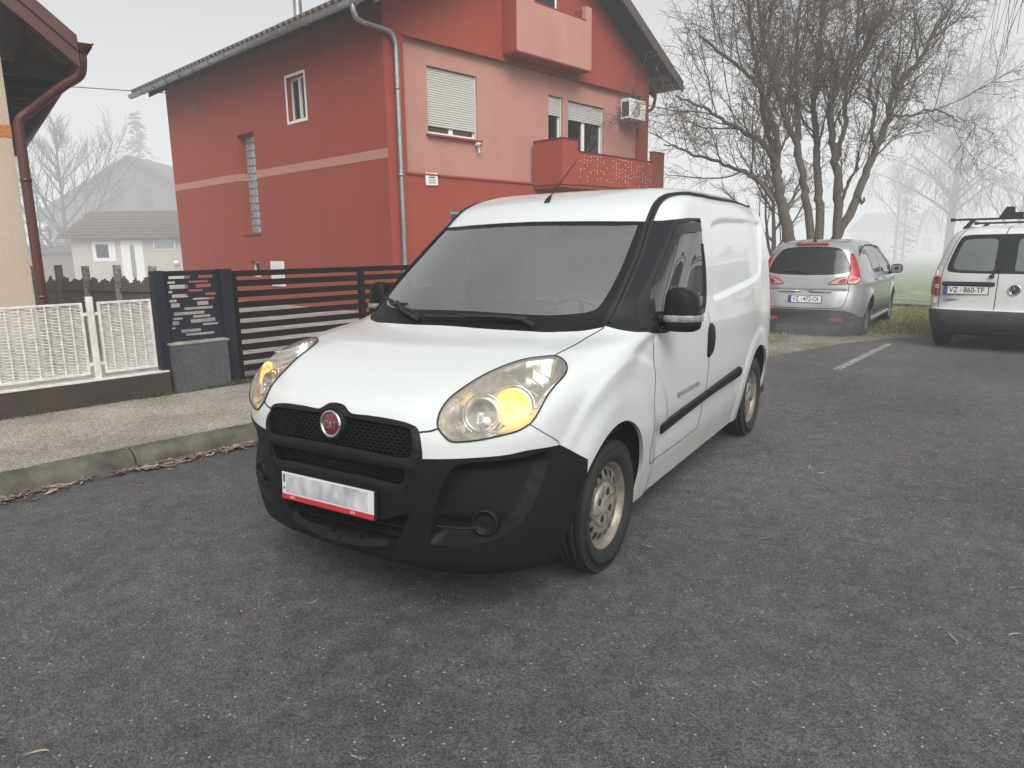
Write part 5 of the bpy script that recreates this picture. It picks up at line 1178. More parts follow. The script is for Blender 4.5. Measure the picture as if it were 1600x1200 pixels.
# fittings that hang on the house
ac = sthing('air_conditioner', 'white air conditioner outdoor unit hung high on the pink wall', 'air conditioner', 14.98, 9.30, 5.02)
b = MB(); b.bbox(0, .82, -.14, .16, 0, .54, .015); b.build('casing', M['pvc'], ac)
b = MB(); b.lathe([(0, .225), (-.006, .22), (-.004, .0)], 32, Matrix.Translation((.31, -.142, .27))); 
for rr in np.linspace(.04, .22, 8): b.tube([(.31 + rr * math.cos(a), -.150, .27 + rr * math.sin(a)) for a in np.linspace(0, 2 * PI, 28, endpoint=False)], .004, 4, closed=True)
b.build('fan_grille', M['shutter'], ac); b = MB(); b.box(-.004, .0, -.12, .12, .06, .46); b.build('side_vent', M['barge'], ac)
b = MB(); b.box(.1, .13, -.12, .33, -.05, 0); b.box(.66, .69, -.12, .33, -.05, 0); b.build('bracket', M['zinc'], ac)
cc = sthing('security_camera', 'small white security camera on the wall below the shuttered window', 'camera', 9.42, 9.60, 3.86)
b = MB(); b.bbox(-.04, .04, -.05, .04, -.05, .05, .01); b.build('mount', M['pvc'], cc); b = MB(); b.tube([(0, -.05, 0), (-.02, -.17, -.05)], .035, 12); b.tube([(.02, -.04, -.04), (.03, -.06, -.20)], .022, 10); b.build('housing', M['pvc'], cc); b = MB(); b.tube([(-.021, -.172, -.051), (-.0215, -.178, -.053)], .026, 12); b.build('lens', M['ink'], cc)
sg = sthing('wall_sign', 'small white notice plate with dark letters on the red wall beside the downpipe', 'sign', 7.93, 9.49, 2.975)
b = MB(); b.bbox(-.17, .17, -.012, .0, -.13, .13, .004, Matrix.Rotation(-.04, 4, 'Y')); b.build('board', M['pvc'], sg)
FT = Matrix.Translation((0, -.0135, 0)) @ Matrix.Rotation(-.04, 4, 'Y') @ Matrix.Rotation(PI / 2, 4, 'X')
text_part('lettering', 'LEG', .075, M['ink'], sg, FT @ Matrix.Translation((0, .085, 0)), .0006, sx=1.1)
b = MB(); b.box(-.09, .09, -.0005, .0005, .022, .046, Matrix.Translation((0, -.0135, 0)) @ Matrix.Rotation(-.04, 4, 'Y')); b.build('heading_bar', M['ink'], sg)
b = MB()
for z in (-.01, -.035, -.06, -.085): b.box(-.10, .11, -.0005, .0005, z - .006, z + .006, Matrix.Translation((0, -.0135, 0)) @ Matrix.Rotation(-.04, 4, 'Y'))
b.build('small_print', M['zinc'], sg)
lt = sthing('light_curtain', 'curtain of tiny warm fairy lights hanging on the red balcony front', 'lights', 6.80, 9.51)
b = MB(); b2 = MB(); rr = random.Random(5)
for i in range(24):
    x = 5.20 + 3.2 * i / 23; zt = 3.78; zb = 3.06 + rr.uniform(-.05, .12); b.tube([(x, -.945, zt), (x + rr.uniform(-.01, .01), -.94, zb)], .0022, 3, cap=False)
    for k in range(8):
        z = zt - .06 - (zt - zb - .06) * (k + rr.uniform(-.3, .3)) / 8
        if rr.random() < .55: b2.box(x - .0065, x + .0065, -.957, -.944, z - .0065, z + .0065)
b.build('wires', M['pink'], lt); b2.build('bulbs', mat('warm_bulb', (1, .85, .7), .4, emit=(1, .80, .62), estr=.3), lt)['kind'] = 'stuff'

# ------------------------------------------------------------------ fence along the pavement
pl_ = sthing('fence_plinth', 'low dark brown concrete plinth under the white lattice fence', 'plinth', 0, 4.5, .1)
b = MB(); b.bbox(-12, .215, -.09, .09, -.1, .25, .012); b.build('base', M['plinth'], pl_); b = MB(); b.box(-12, .20, -.095, .095, .25, .262); b.build('capping', M['fence_white'], pl_)
def lattice(x0, x1, label, z0=.40, z1=1.055):
    r = sthing('lattice_panel', label, 'fence panel', 0, 4.5, 0, group='white wicker-pattern fence panels'); f = MB()
    f.bbox(x0, x1, -.014, .014, z1 - .022, z1, .004); f.bbox(x0, x1, -.014, .014, z0, z0 + .022, .004); f.box(x0, x0 + .022, -.013, .013, z0 + .02, z1 - .02); f.box(x1 - .022, x1, -.013, .013, z0 + .02, z1 - .02); f.build('frame', M['fence_white'], r)
    v = MB(); n = max(2, round((x1 - x0) / .100)); 
    for k in range(1, n): x = x0 + (x1 - x0) * k / n; v.box(x - .006, x + .006, -.011, .011, z0 + .02, z1 - .02)
    v.build('uprights', M['fence_white'], r)
    h = MB(); zz = np.arange(z0 + .03, z1 - .025, .0135)
    for i, z in enumerate(zz):
        pts = []; sg_ = 1 if i % 2 else -1
        m_ = n * 4
        for k in range(m_ + 1):
            x = x0 + .01 + (x1 - x0 - .02) * k / m_; pts.append((x, sg_ * .010 * math.sin(PI * k / 4 * 1.0 + PI / 2) * .9, z + .0015 * math.sin(k * 1.3 + i)))
        for a, c in zip(pts[:-1], pts[1:]): h.add([(a[0], a[1], a[2] - .0046), (c[0], c[1], c[2] - .0046), (c[0], c[1], c[2] + .0046), (a[0], a[1], a[2] + .0046)], [(0, 1, 2, 3)])
    h.build('weave', M['fence_white'], r); return r
lattice(-.335, .125, 'white lattice fence panel between the white post and the dark metal post')
lattice(-1.62, -.455, 'long white lattice fence panel left of the white post')
po = sthing('fence_post', 'square white fence post between the two lattice panels', 'post', -.395, 4.5, .36)
b = MB(); b.bbox(-.026, .026, -.026, .026, 0, .745, .005); b.build('post', M['fence_white'], po)
b = MB(); b.box(-.07, .07, -.012, .012, .12, .15); b.box(-.07, .07, -.012, .012, .575, .605); b.build('bracket', M['fence_white'], po)
# dark cut-out panel over a grey stone block
CUT = [(0.097, 0.486, 0.92, 0.96), (0.636, 0.91, 0.92, 0.961), (0.071, 0.201, 0.851, 0.881), (0.448, 0.818, 0.852, 0.883), (0.097, 0.431, 0.77, 0.83), (0.574, 0.859, 0.775, 0.83), (0.07, 0.138, 0.712, 0.742), (0.43, 0.696, 0.72, 0.751), (0.125, 0.415, 0.638, 0.688), (0.742, 0.935, 0.65, 0.696), (0.498, 0.9, 0.59, 0.621), (0.071, 0.199, 0.574, 0.609), (0.091, 0.248, 0.496, 0.556), (0.57, 0.784, 0.508, 0.563), (0.328, 0.857, 0.447, 0.483), (0.127, 0.692, 0.373, 0.418), (0.468, 0.798, 0.32, 0.355), (0.1, 0.275, 0.308, 0.338), (0.418, 0.884, 0.243, 0.299), (0.086, 0.207, 0.23, 0.285), (0.636, 0.935, 0.192, 0.223), (0.065, 0.128, 0.172, 0.197), (0.224, 0.591, 0.107, 0.152), (0.307, 0.84, 0.052, 0.087)]
cp = sthing('cutout_panel', 'dark blue-grey metal fence panel with cut-out bars between two dark posts', 'fence panel', .15, 4.5, .1)
b = MB(); X0, X1, Z0, Z1 = .115, .645, .535, 1.185
hs = [(X0 + a * (X1 - X0), X0 + c * (X1 - X0), Z0 + d * (Z1 - Z0), Z0 + e * (Z1 - Z0), .004) for a, c, d, e in CUT]
holes_wall(b, X0, X1, Z0, Z1, hs, lambda u, v, d: (u, d, v)); holes_wall(b, X0, X1, Z0, Z1, [h[:4] + (0,) for h in hs], lambda u, v, d: (u, .004 + d, v)); b.build('sheet', M['anthracite'], cp)
b = MB(); b.box(X0, X1, -.006, .012, Z1, Z1 + .025); b.box(X0, X1, -.006, .012, Z0 - .025, Z0); b.build('rail', M['anthracite'], cp)
b = MB(); b.bbox(0, .112, -.05, .05, .24, 1.215, .006); b.build('post', M['anthracite'], cp); b = MB(); b.bbox(.648, .77, -.06, .06, -.05, 1.215, .006); b.build('post', M['anthracite'], cp)
b = MB(); b.box(.66, .68, -.066, -.06, 1.0, 1.09); b.build('latch', M['ink'], cp)
sb = sthing('stone_block', 'dark grey speckled block below the cut-out metal panel', 'block', .225, 4.47, .1); b = MB(); b.bbox(.01, .56, -.10, .10, -.1, .50, .006); b.build('block', M['granite'], sb); b = MB(); b.bbox(-.005, .575, -.108, .112, .50, .52, .004); b.build('cap', M['conc'], sb)
gt = sthing('sliding_gate', 'wide brown-black metal gate of horizontal slats in front of the red house', 'gate', .945, 4.56, .1)
b = MB(); Lg = 4.1
b.box(0, .065, -.025, .025, 0, 1.19); b.box(Lg - .065, Lg, -.025, .025, 0, 1.19); b.box(.065, Lg - .065, -.025, .025, 1.13, 1.19); b.box(.065, Lg - .065, -.025, .025, 0, .065); b.box(1.585, 1.655, -.026, .026, .065, 1.13); b.box(3.1, 3.17, -.026, .026, .065, 1.13); b.build('frame', M['brown_metal'], gt)
for k in range(9):
    z = .125 + k * .1125; b = MB(); b.box(.066, Lg - .066, -.018, .018, z, z + .066); b.build('slat', M['brown_metal'], gt)
# posts and boards dividing the plots behind
PF = [(3.07, 12.56), (2.74, 13.60), (2.43, 14.6), (2.15, 15.5), (1.9, 16.5), (1.62, 17.5), (1.3, 18.6)]
for i, (s, t) in enumerate(PF):
    p_ = sthing('concrete_post', ['pale peeling concrete post nearest the dark metal post, beside the red house', 'white-flaked concrete post standing in the old board fence, second from the red house', 'grey mossy concrete post in the middle of the old board fence'][min(i, 2)] if i < 2 else 'grey mossy concrete post of the old board fence behind the lattice fence', 'post', s, t, .1, -.28, group='concrete posts of the old board fence' if i >= 2 else None)
    b = MB(); b.bbox(-.075, .075, -.07, .07, 0, 1.12 + (.02 if i % 2 else 0), .012); b.build('post', M['conc'] if i < 2 else M['old_wood'] if i % 2 else M['conc'], p_)
for i in range(len(PF) - 1):
    (s0, t0), (s1, t1) = PF[i], PF[i + 1]; L_ = math.hypot(s1 - s0, t1 - t0); a = math.atan2(t1 - t0, s1 - s0)
    p_ = sthing('board_panel', 'weathered section of upright boards in the old fence between concrete posts', 'fence panel', s0, t0, .1, a, group='weathered board sections of the old fence'); b = MB(); n = int(L_ / .055)
    for k in range(n):
        x = .08 + (L_ - .16) * k / n; h = .80 + .05 * math.sin(k * .9 + i) + random.uniform(-.03, .03) + .06 * abs(2 * k / n - 1); b.box(x, x + .048, -.012, .012, .05, h)
    b.box(.07, L_ - .07, .012, .05, .25, .31); b.box(.07, L_ - .07, .012, .05, .6, .66); b.build('boards', M['old_wood'], p_)

# ------------------------------------------------------------------ houses in the fog
CAM = Vector((2.8535, 2.0784, 1.4892)); CYAW = math.radians(211.8243)
def far(px, depth):
    """ground point at an azimuth measured on the photograph (px across its 1600) and a depth"""
    a = math.atan((800 - px) / 1092.7); d = depth / math.cos(a); return (CAM.x + d * math.cos(CYAW + a), CAM.y + d * math.sin(CYAW + a), 0.0)
FR = CYAW - PI / 2 + math.radians(0)      # local x to the right in the picture, y away
def annex():
    r = thing('annex_house', 'small cream house with tiled roof, white door and square window in the fog', 'house', far(128, 33), CYAW - PI / 2 + math.radians(2)); r.location.z = .05
    L = 8.0; w = MB(); w.box(0, L, 0, 4.5, 0, 2.2); w.add([(0, 0, 2.2), (0, 4.5, 2.2), (0, 4.5, 3.6), (0, 3.2, 3.6)], [(0, 1, 2, 3)]); w.build('wall', M['cream'], r)
    rf = MB(); n = 9
    for k in range(n):
        a, c = k / n, (k + 1) / n; y0 = -.45 + 3.0 * a; y1 = -.45 + 3.0 * c + .08; z0 = 2.10 + 1.38 * a; z1 = 2.10 + 1.38 * c
        rf.add([(-.35, y0, z0 + .05), (L, y0, z0 + .05), (L, y1, z1 + .0), (-.35, y1, z1 + .0), (-.35, y0, z0), (L, y0, z0)], [(0, 1, 2, 3), (0, 4, 5, 1)])
    rf.build('roof', M['roof_red'], r)
    def op(nm, x0, x1, z0, z1, m_, inner=None, im=None):
        b = MB(); b.box(x0, x1, -.03, .0, z0, z1); o = b.build(nm, m_, r)
        if inner: b = MB(); b.box(inner[0], inner[1], -.04, -.03, inner[2], inner[3]); b.build('pane', im, o)
    op('window', .95, 2.0, 1.05, 1.95, M['pvc'], (1.12, 1.68, 1.22, 1.83), M['gloss_black']); op('door', 2.25, 3.25, 0, 2.0, M['pvc'], (2.66, 2.86, .3, 1.8), M['zinc']); op('window', 3.75, 4.75, 1.55, 2.0, M['pvc'], (3.8, 4.7, 1.6, 1.95), M['zinc'])
    b = MB(); b.lathe([(0, .12), (.12, .10), (.14, 0)], 14, Matrix.Translation((4.75, -.08, .95)) @ Matrix.Rotation(PI, 4, 'Z')); b.build('wall_lamp', M['pvc'], r)
annex()
def barn():
    r = thing('gabled_house', 'large gabled house fading into the fog behind the small tiled house', 'house', far(235, 47), CYAW - PI / 2)
    hw = 6.0; w = MB(); w.add([(-hw, 0, 0), (hw, 0, 0), (hw, 0, 4.0), (0, 0, 7.3), (-hw, 0, 4.0)], [(0, 1, 2, 3, 4)]); w.add([(-hw, 0, 0), (-hw, 9, 0), (-hw, 9, 4), (-hw, 0, 4)], [(0, 1, 2, 3)]); w.add([(hw, 0, 0), (hw, 9, 0), (hw, 9, 4), (hw, 0, 4)], [(0, 1, 2, 3)]); w.build('wall', M['brick'], r)
    rf = MB()
    for s_ in (-1, 1): rf.add([(s_ * (hw + .7), -.6, 3.62), (s_ * (hw + .7), 9.5, 3.62), (0, 9.5, 7.35), (0, -.6, 7.35), (s_ * (hw + .7), -.6, 3.85), (s_ * (hw + .7), 9.5, 3.85), (0, 9.5, 7.58), (0, -.6, 7.58)], [(0, 1, 2, 3), (4, 5, 6, 7), (0, 4, 7, 3), (0, 1, 5, 4)])
    rf.build('roof', M['roof_tile'], r)
    for x in (.2, -1.7): b = MB(); b.box(x, x + .9, -.03, 0, 4.3, 5.7); b.build('window', M['dark_room'], r)
barn()
def cottage():
    r = thing('far_cottage', 'faint pale cottage almost lost in the fog across the field', 'house', far(1425, 78), CYAW - PI / 2 + .2)
    w = MB(); w.box(-4, 4, 0, 6, 0, 2.8); w.build('wall', M['cream'], r); rf = MB(); rf.add([(-4.4, -.4, 2.7), (4.4, -.4, 2.7), (4.4, 3, 4.8), (-4.4, 3, 4.8), (-4.4, 6.4, 2.7), (4.4, 6.4, 2.7)], [(0, 1, 2, 3), (3, 2, 5, 4)]); rf.build('roof', M['roof_tile'], r)
    for x in (-2.4, .6): b = MB(); b.box(x, x + 1.1, -.04, 0, .9, 2.0); b.build('window', M['dark_room'], r)
cottage()
wl = MB(); o = thing('shed', 'low dark garden shed in the fog behind the old board fence', 'shed', far(93, 36), CYAW - PI / 2); wl.box(-2.6, 1.2, 0, 2, 0, 1.55); wl.build('wall', M['old_wood'], o); b = MB(); b.add([(-2.8, -.2, 1.5), (1.4, -.2, 1.5), (1.4, 2.2, 1.85), (-2.8, 2.2, 1.85), (-2.8, -.2, 1.58), (1.4, -.2, 1.58), (1.4, 2.2, 1.93), (-2.8, 2.2, 1.93)], [(0, 1, 2, 3), (4, 5, 6, 7), (0, 1, 5, 4)]); b.build('roof', M['roof_tile'], o)
cb = MB(); cb.tube([W3(6.8, 20.3, 6.2), W3(2, 21.5, 6.05), W3(-4, 23, 6.3)], .012, 4); tag(cb.build('overhead_cable', M['ink']), 'thin dark cable crossing the sky from the red house eave to the left', 'cable')

# exhaust of the silver car, low and faint behind it
def puff():
    m = bpy.data.materials.new('exhaust_haze'); m.use_nodes = True; nt = m.node_tree; nt.nodes.clear(); out = nt.nodes.new('ShaderNodeOutputMaterial'); ab = nt.nodes.new('ShaderNodeVolumeAbsorption'); em = nt.nodes.new('ShaderNodeEmission'); ad = nt.nodes.new('ShaderNodeAddShader')
    ab.inputs['Color'].default_value = (0, 0, 0, 1); ab.inputs['Density'].default_value = .085; em.inputs['Color'].default_value = (.42, .43, .44, 1); em.inputs['Strength'].default_value = .085; nt.links.new(ab.outputs[0], ad.inputs[0]); nt.links.new(em.outputs[0], ad.inputs[1]); nt.links.new(ad.outputs[0], out.inputs['Volume'])
    for i, (s, t, z, a, b, c) in enumerate([(8.85, 1.35, .20, .75, .7, .24), (8.75, 1.0, .28, .5, .46, .30), (8.9, 1.0, .42, .32, .30, .34), (8.8, 1.9, .18, .9, .8, .2)]):
        bm = bmesh.new(); bmesh.ops.create_uvsphere(bm, u_segments=20, v_segments=12, radius=1); q = MB().bm(bm, Matrix.Translation(W3(s, t, z)) @ Matrix.Rotation(HEAD, 4, 'Z') @ Matrix.Diagonal((a, b, c, 1)), True).build('exhaust_smoke', m); q['kind'] = 'stuff'
puff()
# ------------------------------------------------------------------ bare trees: tapered limbs, then ever finer twigs
class Twigs:
    def __init__(s, seed): s.r = random.Random(seed); s.nr = np.random.default_rng(seed); s.thick = []; s.fine = []
    def limb(s, p, d, L, r0, r1, curl=.3, up=.0, droop=.0, step=.25, freq=1.0):
        n = max(3, int(L / step)); P = [np.array(p, float)]; d = np.array(d, float); d /= np.linalg.norm(d); ph = s.r.uniform(0, 6.3); ax = s.nr.normal(size=3); ax /= np.linalg.norm(ax)
        for k in range(n):
            w = math.sin(ph + k * freq * step * 6) * curl; d = d + np.cross(ax, d) * w * .5 + s.nr.normal(size=3) * curl * .22 + np.array([0, 0, up - droop]) * step
            d /= np.linalg.norm(d); P.append(P[-1] + d * L / n)
        return np.array(P), np.linspace(r0, r1, n + 1)
    def add(s, P, R): (s.thick if R[0] > .022 else s.fine).append((np.asarray(P), np.asarray(R)))
    def spray(s, P, R, levels, n, ratio, ang, curl, up=0.0, droop=0.0, start=.25, rmin=.0035, freq=1.0, lmin=.25):
        """side shoots along a limb, repeated"""
        if levels == 0: return
        L = np.linalg.norm(np.diff(P, axis=0), axis=1).sum(); m = max(1, int(round(n * s.r.uniform(.8, 1.2))))
        for k in range(m):
            f = start + (1 - start) * (k + s.r.random()) / m; i = min(int(f * (len(P) - 1)), len(P) - 2); p = P[i] + (P[i + 1] - P[i]) * (f * (len(P) - 1) - i); t = P[i + 1] - P[i]; t = t / np.linalg.norm(t)
            q = s.nr.normal(size=3); q -= t * (q @ t); q /= np.linalg.norm(q); a = ang * s.r.uniform(.6, 1.3); d = t * math.cos(a) + q * math.sin(a)
            l = max(lmin, L * ratio * s.r.uniform(.6, 1.25) * (1.1 - .5 * f)); r = max(rmin, R[i] * .55)
            P2, R2 = s.limb(p, d, l, r, max(rmin * .7, r * .3), curl, up, droop, step=max(.08, min(.25, l / 7)), freq=freq); s.add(P2, R2)
            s.spray(P2, R2, levels - 1, n * .8, ratio, ang, curl, up, droop, .15, rmin, freq, lmin)
def tubes_mesh(name, L, n):
    V = []; F = []; b = 0
    for P, R in L:
        T = np.gradient(P, axis=0); T /= np.maximum(np.linalg.norm(T, axis=1)[:, None], 1e-9); ref = np.array([.31, .27, .91]); A = np.cross(T, ref); A /= np.maximum(np.linalg.norm(A, axis=1)[:, None], 1e-6); B = np.cross(T, A); k = len(P)
        a = 2 * PI * np.arange(n) / n; V.append((P[:, None] + (A[:, None] * np.cos(a)[None, :, None] + B[:, None] * np.sin(a)[None, :, None]) * R[:, None, None]).reshape(-1, 3))
        i = np.arange(k - 1)[:, None] * n; j = np.arange(n)[None]; j2 = (j + 1) % n; F.append(np.stack([b + i + j, b + i + j2, b + i + n + j2, b + i + n + j], -1).reshape(-1, 4)); b += k * n
    V = np.concatenate(V); F = np.concatenate(F); me = bpy.data.meshes.new(name); me.vertices.add(len(V)); me.vertices.foreach_set('co', V.ravel()); me.loops.add(len(F) * 4); me.loops.foreach_set('vertex_index', F.ravel()); me.polygons.add(len(F)); me.polygons.foreach_set('loop_start', np.arange(0, len(F) * 4, 4)); me.polygons.foreach_set('use_smooth', np.ones(len(F), bool)); me.update(); me.validate(); return me
def tree_obj(tw, name, label, base, mt, mf, leaves=None, cat='tree'):
    r = thing(name, label, cat, tuple(base)); o = np.array(base); sh = lambda L: [(P - o, R) for P, R in L]
    if tw.thick: link('trunk', tubes_mesh('trunk', sh(tw.thick), 9), mt, r)
    cr = link('crown', tubes_mesh('crown', sh(tw.fine), 3), mf, r)
    if leaves is not None:
        mb = MB()
        for p, q in leaves: mb.add([Vector(p) - Vector(base), Vector(p) - Vector(base) + Vector((q[0], q[1], -abs(q[2]) * .4)), Vector(p) - Vector(base) + Vector((0, 0, -abs(q[2]))), Vector(p) - Vector(base) - Vector((q[0], q[1], abs(q[2]) * .4))], [(0, 1, 2, 3)])
        mb.build('leaves', M['leaf_dry'], r)
    return r
def rayp(px, py, depth):
    """point at a depth along the line of sight of a place measured on the photograph"""
    yaw, pit, rol = CYAW, math.radians(11.03505839), math.radians(-.75526939); f = np.array([math.cos(yaw) * math.cos(pit), math.sin(yaw) * math.cos(pit), -math.sin(pit)]); r = np.array([math.sin(yaw), -math.cos(yaw), 0]); u = np.cross(r, f)
    r2 = math.cos(rol) * r + math.sin(rol) * u; u2 = -math.sin(rol) * r + math.cos(rol) * u; d = f + r2 * (px - 800) / 1092.7133 - u2 * (py - 600) / 1092.7133
    return np.array(CAM) + d * depth
def willow():
    T = Twigs(3); D = 19.0; base = np.array(far(1277, D)); base[2] = 0
    LIMB = [  # measured limbs: picture places and a swing in depth, radius at foot and tip
        ([(1238, 470), (1233, 378), (1225, 337), (1217, 300), (1213, 262), (1208, 240)], 0.0, .21, .13),
        ([(1213, 262), (1216, 240), (1213, 210), (1195, 158), (1176, 124), (1142, 94), (1094, 56)], -.8, .12, .04),
        ([(1210, 315), (1180, 277), (1140, 260), (1094, 244), (1066, 234), (1038, 226)], .9, .075, .025),
        ([(1214, 255), (1190, 220), (1150, 199), (1125, 184), (1101, 169), (1056, 150)], -1.6, .085, .03),
        ([(1208, 240), (1196, 190), (1188, 140), (1180, 90), (1172, 40), (1170, -20)], 1.2, .09, .035),
        ([(1268, 470), (1263, 337), (1255, 285), (1244, 225), (1225, 176), (1210, 124), (1195, 75), (1187, 19), (1180, -30)], -.5, .14, .04),
        ([(1276, 470), (1281, 319), (1277, 270), (1275, 210), (1270, 161), (1277, 112), (1285, 38), (1290, -30)], .5, .15, .04),
        ([(1244, 244), (1246, 150), (1244, 101), (1247, 38), (1255, -30)], 1.4, .09, .04),
        ([(1302, 470), (1310, 319), (1307, 262), (1300, 210), (1300, 161), (1311, 131), (1337, 97), (1360, 56), (1394, 11)], -1.3, .15, .045),
        ([(1307, 250), (1320, 190), (1322, 140), (1335, 80), (1340, 20), (1345, -30)], .8, .085, .035),
        ([(1300, 470), (1305, 378), (1330, 330), (1349, 285), (1367, 232), (1386, 195), (1390, 165), (1412, 124), (1439, 90), (1461, 49), (1487, 8)], .6, .16, .045),
        ([(1368, 232), (1362, 200), (1366, 172), (1358, 140), (1372, 100), (1384, 60)], -1.2, .07, .03),
        ([(1390, 180), (1420, 182), (1450, 172), (1480, 178), (1500, 190)], .6, .05, .018),
        ([(1340, 305), (1347, 318), (1352, 308)], .1, .05, .035),
        ([(1312, 330), (1322, 290), (1340, 262), (1338, 235)], -.6, .06, .03)]
    for pts, sw, r0, r1 in LIMB:
        n = len(pts); P = np.array([rayp(x, y, D + sw * (k / (n - 1)) ** 1.2) for k, (x, y) in enumerate(pts)]); Q = catmull(P, 5); L = len(Q); q = T.nr.normal(size=(L, 3)) * .022; q[0] = 0; Q = Q + q
        if pts[0][1] == 470: Q[0, 2] = -.05
        R = np.linspace(r0 * .84, r1 * .8, L); T.add(Q, R)
        if len(pts) == 3: continue
        big = r0 > .1; lm = np.linalg.norm(np.diff(Q, axis=0), axis=1).sum()
        st = .34 if pts[0][1] == 470 else .12
        # boughs, then branches, then curling twigs
        for k in range(int(lm * (3.0 if r0 > .045 else 2.4))):
            f = st + (1 - st) * (k + T.r.random()) / (lm * 3.0); f = min(f, .99); i = min(int(f * (L - 1)), L - 2); t = Q[i + 1] - Q[i]; t /= np.linalg.norm(t); q = T.nr.normal(size=3); q -= t * (q @ t); q /= np.linalg.norm(q); d = t * .72 + q * .62 + np.array([0, 0, .45])
            l = T.r.uniform(1.2, 2.9) * (1.15 - .35 * f); rr = min(R[i] * .5, T.r.uniform(.016, .030)); P2, R2 = T.limb(Q[i], d, l, rr, .006, .42, .26, .0, step=.15, freq=2.4); T.add(P2, R2)
            for _ in range(10):
                i2 = T.r.randrange(2, len(P2) - 1); t2 = P2[i2 + 1] - P2[i2]; t2 /= np.linalg.norm(t2); q = T.nr.normal(size=3); d = t2 * .8 + q * .45 + np.array([0, 0, .1]); P3, R3 = T.limb(P2[i2], d, T.r.uniform(.5, 1.25), .0072, .0044, .62, .10, .0, step=.10, freq=2.8); T.add(P3, R3)
                for _ in range(5):
                    i3 = T.r.randrange(1, len(P3) - 1); t3 = P3[i3 + 1] - P3[i3]; t3 /= np.linalg.norm(t3); q = T.nr.normal(size=3); P4, R4 = T.limb(P3[i3], t3 * .8 + q * .5 + np.array([0, 0, -.05]), T.r.uniform(.25, .7), .0052, .0034, .85, .0, .50, step=.075, freq=3.4); T.add(P4, R4)
    lv = []
    for P, R in T.fine:
        if R[0] < .009:
            for _ in range(1):
                if T.r.random() < .10: p = P[T.r.randrange(len(P))]; lv.append((p, (T.r.uniform(-.015, .015), T.r.uniform(-.015, .015), T.r.uniform(.05, .13))))
    print('willow', len(T.fine), len(T.thick), len(lv))
    tree_obj(T, 'willow_tree', 'big bare curly willow with several dark trunks behind the silver car', base, M['bark'], M['twig'], lv)
willow()
def simple_tree(name, label, px, depth, h, seed, r0=.16, fork=.35, ang=.6, n=9, curl=.25, up=.25, droop=0, levels=3, mt=None, mf=None, rmin=.008, ratio=.45, limbs=6, spread=.6, whip=None):
    T = Twigs(seed); b = np.array(far(px, depth)); P, R = T.limb(b, (T.r.uniform(-.08, .08), T.r.uniform(-.08, .08), 1), h * .85, r0, r0 * .2, .08, .1, step=h / 14); T.add(P, R)
    for k in range(limbs):
        f = fork + (.9 - fork) * k / max(1, limbs - 1); i = min(int(f * (len(P) - 1)), len(P) - 2); a = 2.4 * k + T.r.uniform(-.4, .4); d = np.array([math.cos(a) * spread, math.sin(a) * spread, 1 - .3 * T.r.random()]); P2, R2 = T.limb(P[i], d, h * (1.05 - f) * T.r.uniform(.75, 1.05), max(.023, R[i] * .6), .012, curl * .6, up, 0, step=h / 20); T.add(P2, R2); T.spray(P2, R2, levels - 1, n, ratio, ang, curl, up * (0 if droop else 1), 0, .15, rmin, 1.0, h * .05)
        if whip:
            for P3, R3 in list(T.fine[-60:]):
                if T.r.random() < whip: Pw, Rw = T.limb(P3[-1], (T.r.uniform(-.5, .5), T.r.uniform(-.5, .5), -.2), h * T.r.uniform(.10, .28), rmin, rmin * .7, .12, 0, 1.6, step=.3); T.fine.append((Pw, Rw))
    T.spray(P, R, 2, n, ratio * .6, ang, curl, up, 0, .5, rmin, 1.0, h * .05)
    return tree_obj(T, name, label, b, mt or M['bark'], mf or M['twig'])
def birch():
    T = Twigs(21); b = np.array(far(1472, 44)); h = 13.2; P, R = T.limb(b, (.03, .02, 1), h * .93, .27, .04, .05, .1, step=.6); T.add(P, R)
    for k in range(34):
        f = .24 + .72 * k / 33; i = min(int(f * (len(P) - 1)), len(P) - 2); a = 2.4 * k + T.r.uniform(-.3, .3); d = np.array([math.cos(a), math.sin(a), .95]); l = h * (.45 - .24 * f) * T.r.uniform(.8, 1.1); P2, R2 = T.limb(P[i], d, l, max(.03, R[i] * .42), .014, .14, -.06, 0, step=.35); T.add(P2, R2)
        for _ in range(9):
            i2 = T.r.randrange(1, len(P2) - 1); q = T.nr.normal(size=3); t = P2[i2 + 1] - P2[i2]; t /= np.linalg.norm(t); P3, R3 = T.limb(P2[i2], t * .7 + q * .55, T.r.uniform(.7, 1.8), .016, .010, .16, -.25, 0, step=.2); T.add(P3, R3)
            for _ in range(6):
                i3 = T.r.randrange(1, len(P3)); Pw, Rw = T.limb(P3[i3], (T.r.uniform(-.5, .5), T.r.uniform(-.5, .5), -.1), T.r.uniform(.7, 2.3), .0115, .008, .12, 0, 1.3, step=.25); T.fine.append((Pw, Rw))
    tree_obj(T, 'birch_tree', 'tall pale weeping birch standing alone in the fog left of the white estate van', b, M['bark_grey'], M['twig'])
birch()
simple_tree('bare_tree', 'bare spreading tree in the fog behind the small tiled house', 125, 40, 9.8, 5, .15, .16, .55, 13, .10, .10, 0, 3, None, None, .0085, .46, 13, 1.0)
simple_tree('bare_bush', 'thin bare bush in the fog left of the small tiled house', 92, 37, 3.4, 8, .07, .05, .6, 9, .2, .05, 0, 3, None, None, .008, .5, 9, .9)
simple_tree('bare_tree', 'slim bare tree far in the fog just right of the willow trunks', 1392, 55, 8.5, 31, .14, .3, .6, 9, .2, .1, 0, 3, M['bark_grey'], None, .012, .42, 8, .6)
simple_tree('bare_tree', 'small bare tree half hidden between the foreground van and the willow trunk', 1205, 27, 5.0, 33, .12, .2, .6, 9, .25, .1, 0, 3, None, None, .008, .45, 8, .7)
